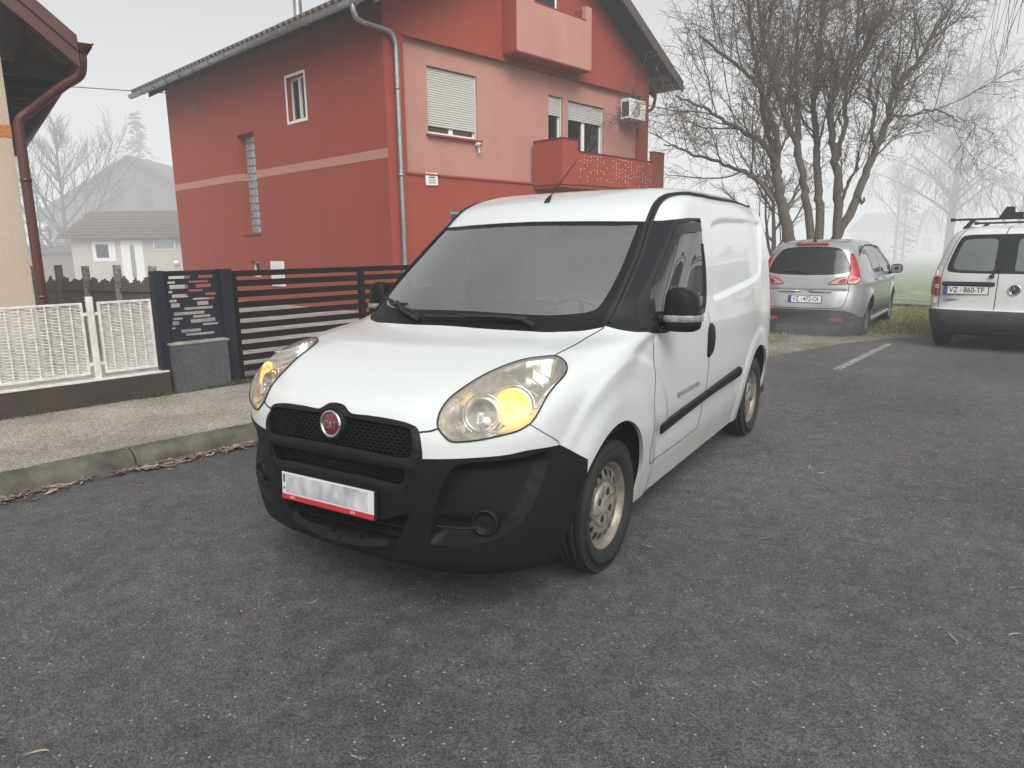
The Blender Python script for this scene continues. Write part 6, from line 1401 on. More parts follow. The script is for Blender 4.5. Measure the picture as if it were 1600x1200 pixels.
simple_tree('bare_tree', 'faint bare tree at the right edge of the field above the off-white van', 1575, 42, 6.5, 51, .13, .2, .6, 9, .2, .1, 0, 3, M['bark_grey'], None, .011, .45, 10, .9)
def spruce(name, label, px, depth, h, w, seed):
    b = np.array(far(px, depth)); r = thing(name, label, 'tree', tuple(b)); rr = random.Random(seed); mb = MB(); mb.tube([(0, 0, 0), (0, 0, h)], [h * .018, .02], 7); mb.build('trunk', M['bark'], r); f = MB(); n = int(h * 26)
    for k in range(n):
        q = rr.random() ** .8; z = h * (.08 + .92 * q); R = w * (1 - q) ** .8 * rr.uniform(.45, 1.15) * (1 + .25 * math.sin(z * 2.1 + seed)) + .12; a = rr.uniform(0, 6.3); d = Vector((math.cos(a), math.sin(a), rr.uniform(-.45, .05))); side = Vector((-math.sin(a), math.cos(a), 0))
        for j in range(7):
            u = (.15 + .85 * (j + rr.random()) / 7) * R; c = Vector((0, 0, z)) + d * u; s = rr.uniform(.12, .34); v = Vector((rr.uniform(-1, 1), rr.uniform(-1, 1), rr.uniform(-.9, .3))) * s; f.add([c + side * s * rr.uniform(.3, 1), c + d * s * .8 + v * .4, c - side * s * rr.uniform(.3, 1) + v * .5], [(0, 1, 2)])
    f.build('crown', M['needle'], r)
spruce('spruce_tree', 'dark spruce fading into the fog left of the red house', 247, 56, 12.0, 3.4, 2)
spruce('spruce_tree', 'grey-green conifer in the fog between the willow and the birch', 1403, 58, 6.6, 2.3, 4)
# hanging whips of a weeping willow that stands just outside the picture on the right
def weeping():
    T = Twigs(77); b = np.array(far(1900, 11)); P, R = T.limb(b, (.05, .02, 1), 5.0, .24, .14, .05, 0, step=.4); T.add(P, R); rgt = np.array([math.sin(CYAW), -math.cos(CYAW), 0]); fw = np.array([math.cos(CYAW), math.sin(CYAW), 0])
    for k in range(13):
        a = 2 * PI * k / 13; d = rgt * math.cos(a) * .8 + fw * math.sin(a) * .8 + np.array([0, 0, .9]); P2, R2 = T.limb(P[-1 - k % 3], d, 4.6 * T.r.uniform(.8, 1.1), .08, .025, .12, -.2, 0, step=.3); T.add(P2, R2)
        for j in range(9):
            i = T.r.randrange(len(P2) // 3, len(P2)); q = T.nr.normal(size=3); q[2] = .2; P3, R3 = T.limb(P2[i], d * .6 + q * .5, T.r.uniform(.7, 1.8), .014, .008, .15, -.5, 0, step=.2); T.add(P3, R3)
            for m_ in range(4):
                i3 = T.r.randrange(2, len(P3)); Pw, Rw = T.limb(P3[i3], (T.r.uniform(-.4, .4), T.r.uniform(-.4, .4), -.3), T.r.uniform(1.2, 3.2), .0058, .004, .10, 0, 1.1, step=.2); T.fine.append((Pw, Rw))
    tree_obj(T, 'weeping_willow', 'thin hanging willow whips at the upper right edge', b, M['bark'], M['twig'])
weeping()
# ------------------------------------------------------------------ the two parked cars: seen from behind, so their nets run from the tail (x forward = backwards) round to the nose
def car_net(spec, taper=.06, x0t=-1.9, x1t=-3.4):
    rows = []
    for (z, fr, w, xf) in spec:
        row = [(x, y, z) for x, y in fr]; xs = fr[-1][0]; xe = xf + .30 * min(1, max(w, .01) / .6)
        for k in range(1, 8):
            x = xs + (xe - xs) * k / 7; g = 1 - taper * float(smooth01(np.array((x0t - x) / (x0t - x1t)))); row.append((x, w * g, z))
        row += [(xf + .06 * min(1, w), w * .74, z), (xf, w * .42, z), (xf, 0, z)]; rows.append(row)
    return np.array(rows)
def arch(cx, r=.36, z=.32): return [(cx + r * math.cos(a), z + r * math.sin(a)) for a in np.linspace(-.8, PI + .8, 18)]
def side_cast(S, poly, y=2.0):
    out = []
    for x, z in poly: h = S.cast((x, y, z), (0, -1, 0)) or S.cast((x, y, max(z, S.zmin + .006)), (0, -1, 0)); out.append(h[1])
    return np.array(out)
def rear_cast(S, poly):
    return np.array([S.cast((3, max(y, 0), z), (-1, 0, 0))[1] for y, z in poly])
def plate(parent, M4, text, name='number_plate'):
    b = MB(); b.bbox(-.268, .268, -.062, .062, -.012, .001, .004, M4); o = b.build(name, M['ink'], parent)
    b = MB(); b.box(-.258, .258, -.053, .053, .001, .004, M4); b.build('plate_face', M['plate_white'], o); b = MB(); b.box(-.259, -.215, -.0535, .0535, .004, .006, M4); b.build('country_band', M['plate_blue'], o)
    a, c = text
    text_part('plate_lettering', a, .105, M['ink'], o, M4 @ Matrix.Translation((-.145, 0, .005)), .0006, sx=.80, bold=.0012); text_part('plate_lettering', c, .105, M['ink'], o, M4 @ Matrix.Translation((.095, 0, .005)), .0006, sx=.80, bold=.0012)
    b = MB(); b.box(-.072, -.040, -.020, .022, .004, .0055, M4); b.build('crest', M['crest'], o); return o
M['silver'] = mat('silver_paint', (.42, .43, .44), .30, .45, coat=.5, noise=.10, nscale=5); M['van_cream'] = mat('off_white_paint', (.70, .715, .705), .28, coat=.5, noise=.12, nscale=4)
M['plate_blue'] = mat('plate_blue', (.04, .08, .30), .4); M['crest'] = mat('crest_red_white', (.5, .28, .26), .5, noise=.6, nscale=260, col2=(.7, .7, .7))
M['dark_glass'] = glass('dark_tail_glass', (.30, .34, .33), .35, .01, haze=.10, hazecol=(.10, .115, .115), ior=1.6); M['alloy'] = mat('alloy', (.30, .31, .32), .35, .6)
M['lamp_red'] = mat('lamp_red', (.42, .015, .02), .15, coat=.8, noise=.4, nscale=40); M['lamp_lit'] = mat('lamp_red_lit', (.7, .02, .02), .15, coat=.6, emit=(1, .05, .05), estr=.7); M['lamp_pink'] = mat('lamp_pale', (.62, .42, .42), .15, coat=.8, noise=.4, nscale=50); M['mist_glass'] = glass('misted_glass', (.4, .46, .44), .5, .02, haze=.62, hazecol=(.25, .29, .28), ior=1.5)
M['grey_plastic'] = mat('grey_plastic', (.06, .06, .062), .55, noise=.3, nscale=4)
def mirror_part(root, c, s_, m, w=.10, h=.085):
    bm = bmesh.new(); bmesh.ops.create_uvsphere(bm, u_segments=20, v_segments=14, radius=1)
    for v in bm.verts: p = v.co; p.x = math.copysign(abs(p.x) ** .7, p.x) * .07; p.y = math.copysign(abs(p.y) ** .6, p.y) * w; p.z = math.copysign(abs(p.z) ** .6, p.z) * h
    b = MB(); b.bm(bm, Matrix.Translation(c), True); b.tube([c + Vector((-.02, -s_ * w * .6, -h * .7)), c + Vector((-.03, -s_ * (w + .08), -h * 1.1))], [.03, .035], 8); o = b.build('door_mirror', m, root)
    g = MB(); g.bbox(.058, .068, -w * .8, w * .8, -h * .75, h * .75, .004, Matrix.Translation(c)); g.build('mirror_glass', M['alloy'], o)
def silver_car():
    root = thing('silver_car', 'silver people carrier parked nose-in on the gravel with one red tail light lit', 'car', W3(9.86, 1.86, 0), HEAD + PI + math.radians(8)); root.scale = (.955, .955, .955)
    spec = [(.22, [(.66, 0), (.65, .25), (.62, .5), (.54, .68), (.40, .78), (.25, .82)], .80, -3.45),
        (.36, [(.81, 0), (.80, .25), (.77, .5), (.68, .70), (.52, .82), (.33, .855)], .86, -3.50), (.50, [(.835, 0), (.828, .25), (.80, .5), (.71, .71), (.54, .845), (.34, .885)], .895, -3.52),
        (.62, [(.815, 0), (.81, .25), (.785, .5), (.70, .71), (.54, .85), (.33, .895)], .905, -3.50), (.78, [(.775, 0), (.77, .25), (.745, .5), (.67, .70), (.53, .845), (.31, .895)], .905, -3.42),
        (.95, [(.75, 0), (.745, .25), (.72, .48), (.65, .68), (.51, .825), (.28, .885)], .895, -3.15), (1.04, [(.73, 0), (.725, .25), (.70, .48), (.63, .66), (.49, .80), (.25, .865)], .880, -2.75),
        (1.20, [(.655, 0), (.648, .24), (.62, .46), (.555, .63), (.42, .755), (.18, .825)], .845, -2.35), (1.36, [(.565, 0), (.558, .23), (.535, .44), (.47, .60), (.34, .705), (.10, .765)], .785, -2.0),
        (1.48, [(.50, 0), (.49, .22), (.46, .42), (.395, .56), (.27, .65), (.04, .695)], .725, -1.72), (1.565, [(.40, 0), (.39, .20), (.35, .38), (.28, .50), (.16, .575), (-.08, .615)], .65, -1.48),
        (1.615, [(.12, 0), (.11, .15), (.08, .28), (.02, .38), (-.08, .44), (-.28, .475)], .50, -1.25), (1.635, [(-.45, 0), (-.46, 0), (-.48, 0), (-.5, 0), (-.52, 0), (-.56, 0)], 0, -.95)]
    def disp(P, u, v):
        d = np.zeros(len(P))
        for cx in (0, -2.70):
            r = np.hypot(P[:, 0] - cx, P[:, 2] - .32); d += .022 * (1 - smooth01((r - .40) / .10)) * smooth01((P[:, 1] - .7) / .1)
        d -= .018 * np.exp(-((P[:, 2] - .79) / .018) ** 2) * (P[:, 0] > .5) * smooth01((.66 - P[:, 1]) / .06); d += .012 * np.exp(-((P[:, 2] - .91) / .05) ** 2) * (np.abs(P[:, 1]) > .75); return d
    S = Shell(car_net(spec), disp); S.prepare(.03); S.zmin = .22
    O = {}
    bt = rear_cast(S, [(0, .475), (.25, .475), (.48, .475), (.60, .47), (.70, .445), (.78, .40), (.815, .36)]); bs = side_cast(S, [(.35, .33), (.34, .23)])
    O['rear_bumper'] = np.concatenate([bt, bs, [[bs[-1][0], 0], [0, 0]]]); O['rear_bumper'][0, 0] = 0
    rw = rear_cast(S, catmull([(0, 1.04), (.3, 1.045), (.52, 1.06), (.645, 1.09), (.66, 1.13), (.60, 1.28), (.53, 1.40), (.44, 1.475), (.25, 1.505), (0, 1.515)], 5, sharp=(4,))); rw[0, 0] = rw[-1, 0] = 0; O['rear_window'] = rw
    O['tail_lamp'] = rear_cast(S, catmull([(.63, .905), (.70, .90), (.775, .915), (.808, .955), (.795, 1.02), (.755, 1.14), (.705, 1.27), (.655, 1.37), (.615, 1.385), (.63, 1.28), (.655, 1.12), (.645, 1.03)], 4, True, sharp=(0, 8)))
    O['hatch_lamp'] = rear_cast(S, catmull([(.355, .90), (.48, .895), (.625, .903), (.64, 1.025), (.54, 1.0), (.43, .955)], 4, True, sharp=(0, 2, 3)))
    O['rear_quarter_window'] = side_cast(S, catmull([(.02, 1.36), (.30, 1.40), (.16, 1.50), (-.10, 1.52), (-.22, 1.10), (-.12, 1.08)], 4, True, sharp=(0, 1, 3, 4)))
    O['door_window'] = side_cast(S, catmull([(-.27, 1.07), (-.17, 1.52), (-.55, 1.535), (-1.02, 1.52), (-1.06, 1.05), (-.6, 1.06)], 4, True, sharp=(0, 1, 3, 4)))
    O['front_door_window'] = side_cast(S, catmull([(-1.12, 1.05), (-1.08, 1.52), (-1.35, 1.49), (-1.62, 1.38), (-1.98, 1.16), (-2.10, 1.04), (-1.6, 1.04)], 4, True, sharp=(0, 1, 5)))
    O['windscreen'] = None
    # windscreen over the nose end of the net
    nose = lambda L: np.array([S.cast((-5, y, z), (1, 0, 0))[1] for y, z in L])
    ws = nose([(0, 1.06), (.4, 1.06), (.68, 1.08), (.60, 1.36), (.5, 1.50), (.25, 1.53), (0, 1.54)]); ws[0, 0] = ws[-1, 0] = S.U; O['windscreen'] = ws
    for k, cx in (('arch_a', 0), ('arch_b', -2.70)): O[k] = side_cast(S, arch(cx, .375)); lo = O[k][:, 1] < .03; O[k][lo, 1] = -.0005
    R = S.partition(O); sv = [M['silver'], M['inner']]; body = S.panel('body', R['rest'], sv, root, 0, .02); S.panel('rear_bumper', R['rear_bumper'], [M['grey_plastic'], M['inner']], root, .006, .02)
    S.panel('rear_window', R['rear_window'], [M['dark_glass']], root, .0); S.panel('windscreen', R['windscreen'], [M['side_glass']], root)
    for sd in ('L', 'R'):
        tl = S.panel('tail_lamp', R['tail_lamp'], [M['lamp_red'], M['inner']], root, .010, .02, both=sd); hl = S.panel('hatch_lamp', R['hatch_lamp'], [M['lamp_pink'], M['inner']], root, .008, .02, both=sd)
        q = (1 if sd == 'L' else -1)
        def spot(poly, m_, nm, par, off):
            P_ = []; 
            for y, z in catmull(poly, 4, True): h = S.cast((3, y, z), (-1, 0, 0)); n_ = S.nrm(S.eval, h[1][None, 0], h[1][None, 1])[0]; P_.append((h[0] + n_ * off) * [1, q, 1])
            b = MB(); c = np.mean(P_, 0); b.add([c] + P_, [(0, i + 1, (i + 1) % len(P_) + 1) for i in range(len(P_))], True); b.build(nm, m_, par)
        spot([(.645, .92), (.73, .915), (.785, .94), (.79, .985), (.72, 1.01), (.655, 1.01)], M['lamp_pink'], 'lamp_lens', tl, .014)
        spot([(.675, .94), (.735, .938), (.745, .985), (.685, .99)], M['lamp_lit'] if sd == 'L' else M['lamp_red'], 'brake_lamp', tl, .020)
        spot([(.50, .92), (.60, .922), (.605, .985), (.54, .965)], M['lamp_red'], 'reflector', hl, .013)
        wn = []
        for k in ('rear_quarter_window', 'door_window', 'front_door_window'): S.panel(k, R[k], [M['side_glass']], root, -.006, both=sd)
        S.lip(catmull([(.34, .80 * 1, 1.40), (.0, .74, 1.52), (-.55, .72, 1.55), (-1.05, .72, 1.53), (-1.5, .74, 1.44), (-2.0, .80, 1.17), (-2.14, .84, 1.03)], 6), .012, .0, sd).build('window_trim', M['ink'], root)
        P_ = S.eval(O['hatch_lamp'][:, 0], O['hatch_lamp'][:, 1]); P2 = S.eval(O['tail_lamp'][:, 0], O['tail_lamp'][:, 1])
        S.lip(P_, .008, .006, sd, True).build('lamp_seal', M['tail_red'], hl); S.lip(P2, .008, .006, sd, True).build('lamp_seal', M['tail_red'], tl)
        hd = MB()
        for x in (-.42, -1.28): hd.tube([(x + .09, q * .905, .945), (x + .05, q * .925, .945), (x - .08, q * .925, .94), (x - .11, q * .905, .94)], .016, 8)
        hd.build('door_handle', M['silver'], root); mirror_part(root, Vector((-1.86, q * 1.035, 1.08)), q, M['gloss_black'])
        sl = MB(); sl.bbox(-2.30, -.42, *sorted((q * .82, q * .895)), .215, .29, .02); sl.build('side_sill', M['silver'], root)
        sm = MB(); sm.bbox(-2.2, -.45, *sorted((q * .885, q * .907)), .34, .42, .01); sm.build('door_strip', M['grey_plastic'], root)
        b = MB(); b.bbox(.66, .80, *sorted((q * .42, q * .62)), .285, .335, .008); b.build('rear_reflector', M['lamp_red'], root)
        for x in (0, -2.70): wheel(root, x, q * .775, q, R=.325, W=.205, rimR=.218, M_={'rim': M['alloy']}, holes=10, style='alloy')
    def seam(L, w=.010, side='both'): [S.ribbon(L, w, .002, q_).build('shut_line', M['ink'], body) for q_ in (('L', 'R') if side == 'both' else side)]
    cst = lambda L: [S.cast((3, y, z), (-1, 0, 0))[0] for y, z in catmull(L, 6)]
    seam(cst([(.665, .895), (.66, .75), (.63, .60), (.58, .52), (.48, .50), (.25, .495), (0.005, .495)])); sc_ = lambda L: [S.cast((a, 2, b), (0, -1, 0))[0] for a, b in catmull(L, 6)]
    seam(sc_([(-.25, 1.06), (-.30, .85), (-.36, .62), (-.40, .45)])); seam(sc_([(-1.09, 1.04), (-1.10, .7), (-1.09, .34)])); seam(sc_([(-2.12, 1.02), (-2.16, .7), (-2.14, .40)]))
    for z, y1 in ((.785, .66),): seam(cst([(.005, z), (.3, z), (y1, z - .005)]), .014)
    xx = lambda y, z: S.cast((3, abs(y), z), (-1, 0, 0))[0][0]
    b = MB(); b.tube([(xx(y, .775) + .015, y, .775) for y in np.linspace(-.42, .42, 11)], .022, 8); b.build('hatch_strip', M['silver'], root)
    d = MB(); x0 = xx(0, .945); o_ = [(0, .072), (.052, 0), (0, -.072), (-.052, 0)]; i_ = [(0, .036), (.026, 0), (0, -.036), (-.026, 0)]; DM = Matrix.Rotation(-.15, 4, 'Y'); t_ = Matrix.Translation((x0 + .012, 0, .945)) @ DM
    v = [t_ @ Vector((.012, y, z)) for y, z in i_] + [t_ @ Vector((.012, y, z)) for y, z in o_] + [t_ @ Vector((-.012, y, z)) for y, z in o_] + [t_ @ Vector((-.01, y, z)) for y, z in i_]; d.add(v, [(k, (k + 1) % 4, (k + 1) % 4 + 4, k + 4) for k in range(4)] + [(k + 4, (k + 1) % 4 + 4, (k + 1) % 4 + 8, k + 8) for k in range(4)] + [(k, (k + 1) % 4, (k + 1) % 4 + 12, k + 12) for k in range(4)]); d.build('diamond_badge', M['chrome'], root)
    plate(root, Matrix.Translation((xx(.2, .63) + .016, .02, .645)) @ Matrix.Rotation(-.10, 4, 'Y') @ Matrix.Rotation(PI / 2, 4, 'Z') @ Matrix.Rotation(PI / 2, 4, 'X'), ('VZ', '472-OI'))
    b = MB(); b.bbox(.36, .47, -.26, .26, 1.535, 1.575, .012, Matrix.Identity(4)); b.build('high_brake_lamp', M['tail_red'], root); b = MB(); b.tube([(.25, 0, 1.60), (.30, 0, 1.63), (.36, 0, 1.665)], [.03, .016, .008], 8); b.build('aerial', M['ink'], root)
    b = MB(); b.tube([(.735, .03, 1.075), (.715, -.15, 1.10), (.70, -.40, 1.105)], [.016, .012, .008], 6); b.build('rear_wiper', M['ink'], root)
    b = MB(); b.box(-3.2, .55, -.74, .74, .18, .26); b.build('underbody', M['inner'], root); b = MB(); b.bbox(-.45, -.25, -.6, .6, .5, 1.28, .08); b.bbox(-.42, -.3, .15, .45, 1.2, 1.42, .04); b.bbox(-.42, -.3, -.45, -.15, 1.2, 1.42, .04); b.bbox(-1.45, -1.25, .12, .62, .5, 1.35, .08); b.bbox(-1.45, -1.25, -.62, -.12, .5, 1.35, .08); b.build('seat', M['seat'], root); b = MB(); b.box(-2.9, .5, -.75, .75, .3, .5); b.build('cabin_floor', M['inner'], root)
    lin_ = MB()
    for x in (0, -2.7):
        vs = []; n = 18; lin_ = MB()
        for k in range(n + 1): a = PI * k / n; vs += [(x + .40 * math.cos(a), .80, .32 + .42 * math.sin(a)), (x + .40 * math.cos(a), -.80, .32 + .42 * math.sin(a))]
        lin_.add(vs, [(2 * k, 2 * k + 1, 2 * k + 3, 2 * k + 2) for k in range(n)], True); lin_.build('wheel_arch_liner', M['inner'], root)
silver_car()
def white_van():
    root = thing('white_estate_van', 'off-white small van with roof bars and rear barn doors, cut off by the right edge', 'van', W3(9.66, -.91, 0), HEAD + PI); root.scale = (1, 1, .965)
    spec = [(.27, [(.66, 0), (.655, .25), (.64, .5), (.59, .68), (.47, .78), (.30, .80)], .79, -3.45), (.40, [(.745, 0), (.74, .25), (.72, .5), (.67, .70), (.55, .82), (.33, .85)], .85, -3.5),
        (.53, [(.755, 0), (.75, .25), (.735, .5), (.685, .71), (.57, .835), (.34, .868)], .87, -3.5), (.64, [(.735, 0), (.73, .25), (.715, .5), (.67, .71), (.56, .845), (.34, .88)], .885, -3.48), (.80, [(.725, 0), (.72, .25), (.705, .5), (.66, .71), (.555, .85), (.33, .885)], .89, -3.4),
        (.98, [(.715, 0), (.71, .25), (.695, .5), (.65, .705), (.545, .845), (.32, .88)], .885, -3.1), (1.12, [(.70, 0), (.695, .25), (.68, .49), (.635, .69), (.53, .825), (.30, .865)], .872, -2.75), (1.30, [(.655, 0), (.65, .25), (.635, .48), (.59, .665), (.485, .785), (.26, .825)], .835, -2.4),
        (1.50, [(.59, 0), (.585, .24), (.57, .46), (.525, .63), (.425, .735), (.20, .775)], .785, -2.0), (1.645, [(.525, 0), (.52, .23), (.50, .44), (.455, .59), (.355, .68), (.14, .715)], .73, -1.7), (1.715, [(.44, 0), (.432, .21), (.41, .40), (.36, .53), (.26, .61), (.06, .645)], .66, -1.45),
        (1.757, [(.22, 0), (.21, .15), (.18, .28), (.12, .38), (.02, .45), (-.18, .49)], .52, -1.2), (1.777, [(-.4, 0), (-.41, 0), (-.43, 0), (-.45, 0), (-.48, 0), (-.52, 0)], 0, -.95)]
    def disp(P, u, v):
        d = np.zeros(len(P))
        for cx in (0, -2.68): r = np.hypot(P[:, 0] - cx, P[:, 2] - .31); d += .02 * (1 - smooth01((r - .40) / .10)) * smooth01((P[:, 1] - .7) / .1)
        d += .020 * (1 - smooth01((P[:, 2] - .575) / .012)) * (P[:, 0] > .2); return d
    S = Shell(car_net(spec), disp); S.prepare(.03); S.zmin = .27; O = {}
    bt = rear_cast(S, [(0, .58), (.3, .58), (.55, .58), (.70, .58), (.80, .58)]); bs = side_cast(S, [(.40, .575), (.38, .45), (.38, .28)]); O['rear_bumper'] = np.concatenate([bt, bs, [[bs[-1][0], 0], [0, 0]]]); O['rear_bumper'][0, 0] = 0
    gl = rear_cast(S, catmull([(.0, 1.10), (.3, 1.10), (.62, 1.115), (.675, 1.15), (.655, 1.30), (.58, 1.56), (.545, 1.615), (.46, 1.635), (.2, 1.64), (0, 1.64)], 5, sharp=())); gl[0, 0] = gl[-1, 0] = 0; O['window_border'] = gl
    O['rear_window'] = rear_cast(S, catmull([(.13, 1.14), (.35, 1.14), (.57, 1.155), (.60, 1.19), (.585, 1.32), (.525, 1.53), (.49, 1.57), (.30, 1.585), (.15, 1.58), (.115, 1.54), (.115, 1.30), (.115, 1.18)], 4, True))
    O['tail_lamp'] = rear_cast(S, catmull([(.745, .775), (.80, .775), (.855, .79), (.862, .90), (.85, 1.03), (.79, 1.045), (.735, 1.04), (.735, .9)], 4, True, sharp=(6,)))
    O['door_window'] = side_cast(S, catmull([(-1.15, 1.10), (-1.12, 1.58), (-1.5, 1.56), (-1.72, 1.48), (-2.05, 1.20), (-2.12, 1.10)], 4, True, sharp=(0, 1, 5)))
    nose = lambda L: np.array([S.cast((-5, y, z), (1, 0, 0))[1] for y, z in L]); ws = nose([(0, 1.13), (.4, 1.13), (.70, 1.15), (.62, 1.5), (.52, 1.64), (.25, 1.68), (0, 1.69)]); ws[0, 0] = ws[-1, 0] = S.U; O['windscreen'] = ws
    for k, cx in (('arch_a', 0), ('arch_b', -2.68)): O[k] = side_cast(S, arch(cx, .365, .31)); lo = O[k][:, 1] < .03; O[k][lo, 1] = -.0005
    R = S.partition(O); body = S.panel('body', R['rest'], [M['van_cream'], M['inner']], root, 0, .02); S.panel('rear_bumper', R['rear_bumper'], [M['grey_plastic'], M['inner']], root, .004, .02); S.panel('window_border', R['window_border'], [M['gloss_black'], M['inner']], root, .001, .01); S.panel('windscreen', R['windscreen'], [M['side_glass']], root)
    for sd in ('L', 'R'):
        q = 1 if sd == 'L' else -1; S.panel('rear_window', R['rear_window'], [M['mist_glass']], root, -.004, both=sd); tl = S.panel('tail_lamp', R['tail_lamp'], [M['lamp_red'], M['inner']], root, .012, .02, both=sd); S.panel('door_window', R['door_window'], [M['side_glass']], root, -.005, both=sd)
        b = MB(); 
        for z0, z1 in ((.885, .905), (.915, .935)): 
            for y0, y1 in ((.748, .80), (.80, .848)): x0 = [S.cast((3, y, (z0 + z1) / 2), (-1, 0, 0))[0][0] + .018 for y in (y0, y1)]; b.add([(x0[0], q * y0, z0), (x0[1], q * y1, z0), (x0[1], q * y1, z1), (x0[0], q * y0, z1)], [(0, 1, 2, 3)])
        b.build('reversing_lamp', M['plate_white'], tl); mirror_part(root, Vector((-1.75, q * 1.02, 1.20)), q, M['gloss_black'], .09, .10)
        for x in (0, -2.68): wheel(root, x, q * .77, q, R=.318, W=.20, rimR=.205)
        rl = MB(); rl.bbox(-1.9, .0, *sorted((q * .60, q * .66)), 1.74, 1.765, .008); rl.build('roof_rail', M['ink'], root)
        hn = MB(); 
        for z in (.70, 1.10): hn.bbox(*[.60, .66], *sorted((q * .775, q * .80)), z - .04, z + .04, .006)
        hn.build('hinge', M['van_cream'], root)
    xx = lambda y, z: S.cast((3, abs(y), z), (-1, 0, 0))[0][0]
    def seam(L, w=.011, side='both'): [S.ribbon(L, w, .002, q_).build('shut_line', M['ink'], body) for q_ in (('L', 'R') if side == 'both' else side)]
    cst = lambda L: [S.cast((3, y, z), (-1, 0, 0))[0] for y, z in catmull(L, 6)]
    seam(cst([(.735, .60), (.735, .78), (.735, 1.04), (.725, 1.14), (.68, 1.32), (.60, 1.58), (.53, 1.72)])); seam(cst([(.01, .60), (.3, .60), (.735, .60)])); sl_ = cst([(.06, .60), (.055, 1.1)]); seam(sl_, .010, 'R'); seam(cst([(.045, 1.64), (.03, 1.76)]), .010, 'R')
    # left door (in the picture): handle bar, plate, lettering, wiper; right door: emblem
    y0 = -.40
    b = MB(); b.bbox(xx(.4, .955) - .01, xx(.4, .955) + .035, y0 - .305, y0 + .32, .925, .985, .018); b.build('door_handle', M['ink'], root)
    plate(root, Matrix.Translation((xx(.4, .86) + .014, y0 - .01, .865)) @ Matrix.Rotation(-.04, 4, 'Y') @ Matrix.Rotation(PI / 2, 4, 'Z') @ Matrix.Rotation(PI / 2, 4, 'X'), ('VZ', '860-TF'))
    text_part('lettering', 'CADDY', .048, M['alloy'], root, Matrix.Translation((xx(.55, .72) + .004, -.575, .725)) @ Matrix.Rotation(PI / 2, 4, 'Z') @ Matrix.Rotation(PI / 2, 4, 'X'), .004, sx=1.15, bold=.0015)
    em = Matrix.Translation((xx(.14, .87) + .012, .145, .885)) @ Matrix.Rotation(-.05, 4, 'Y') @ Matrix.Rotation(-PI / 2, 4, 'Z'); b = MB(); b.lathe([(-.02, .072), (.004, .072), (.010, .068), (.010, .062), (.002, .060)], 36, em); e_ = b.build('emblem', M['chrome'], root); b = MB(); b.lathe([(.001, .062), (.002, .0)], 36, em); b.build('emblem_disc', M['ink'], e_)
    b = MB(); mm = Matrix.Translation((xx(.14, .87) + .019, .145, .885)); L = lambda P_: b.tube([mm @ Vector((0, y, z)) for y, z in P_], .0052, 5)
    L([(-.026, .055), (0, -.002), (.026, .055)]); L([(-.055, .028), (-.028, -.052), (0, .008), (.028, -.052), (.055, .028)]); b.build('emblem_mark', M['chrome'], e_)
    b = MB(); b.tube([(xx(.12, 1.06) + .03, -.13, 1.06), (xx(.1, 1.2) + .03, -.06, 1.20), (xx(.05, 1.36) + .02, -.02, 1.40)], [.016, .012, .008], 6); b.lathe([(0, .03), (.03, .026), (.035, 0)], 14, Matrix.Translation((xx(.13, 1.06), -.13, 1.06)) @ Matrix.Rotation(-PI / 2, 4, 'Z')); b.build('rear_wiper', M['ink'], root)
    b = MB(); b.bbox(xx(.1, 1.70) - .03, xx(.1, 1.70) + .018, -.20, .02, 1.645, 1.69, .008); b.build('high_brake_lamp', M['tail_red'], root)
    # roof bars with upright stops
    for x, zz, w_ in ((.02, 1.865, .80), (-1.05, 1.83, .70)):
        b = MB(); b.tube([(x, -w_, zz), (x, w_, zz)], .016, 8); b.bbox(x - .03, x + .03, -w_ - .02, -w_ + .03, zz - .025, zz + .025, .008)
        for q in (-1, 1): b.add([(x - .04, q * .60, 1.73), (x + .04, q * .60, 1.73), (x + .03, q * .50, zz), (x - .03, q * .50, zz), (x - .04, q * .66, 1.73), (x + .04, q * .66, 1.73), (x + .03, q * .56, zz), (x - .03, q * .56, zz)], [(0, 1, 2, 3), (4, 5, 6, 7), (0, 1, 5, 4), (2, 3, 7, 6), (0, 3, 7, 4), (1, 2, 6, 5)])
        b.build('roof_bar', M['ink'], root)
    for y in (-.10, .48):
        b = MB(); b.prism([(-.05, 1.88), (.20, 1.88), (.20, 1.97), (.10, 1.97), (.08, 2.03), (-.03, 2.03)], y - .02, y + .02); b = MB(); b.add([(.03, y - .14, 1.88), (.03, y + .14, 1.88), (.03, y + .14, 1.95), (.03, y + .04, 1.95), (.03, y + .03, 2.03), (.03, y - .06, 2.03), (-.05, y - .14, 1.88), (-.05, y + .14, 1.88), (-.05, y + .14, 1.95), (-.05, y + .04, 1.95), (-.05, y + .03, 2.03), (-.05, y - .06, 2.03)], [(0, 1, 2, 3, 4, 5), (11, 10, 9, 8, 7, 6)] + [(k, (k + 1) % 6, (k + 1) % 6 + 6, k + 6) for k in range(6)]); b.build('rack_stop', M['ink'], root)
    b = MB(); b.box(-3.2, .5, -.74, .74, .2, .28); b.build('underbody', M['inner'], root); b = MB(); b.box(-1.35, -1.32, -.72, .72, .4, 1.62); b.build('bulkhead', M['grey_panel'], root); b = MB(); b.box(-1.3, .5, -.76, .76, .48, .52); b.build('load_floor', M['inner'], root)
    lin_ = MB()
    for x in (0, -2.68):
        vs = []; n = 18; lin_ = MB()
        for k in range(n + 1): a = PI * k / n; vs += [(x + .39 * math.cos(a), .80, .31 + .41 * math.sin(a)), (x + .39 * math.cos(a), -.80, .31 + .41 * math.sin(a))]
        lin_.add(vs, [(2 * k, 2 * k + 1, 2 * k + 3, 2 * k + 2) for k in range(n)], True); lin_.build('wheel_arch_liner', M['inner'], root)
white_van()
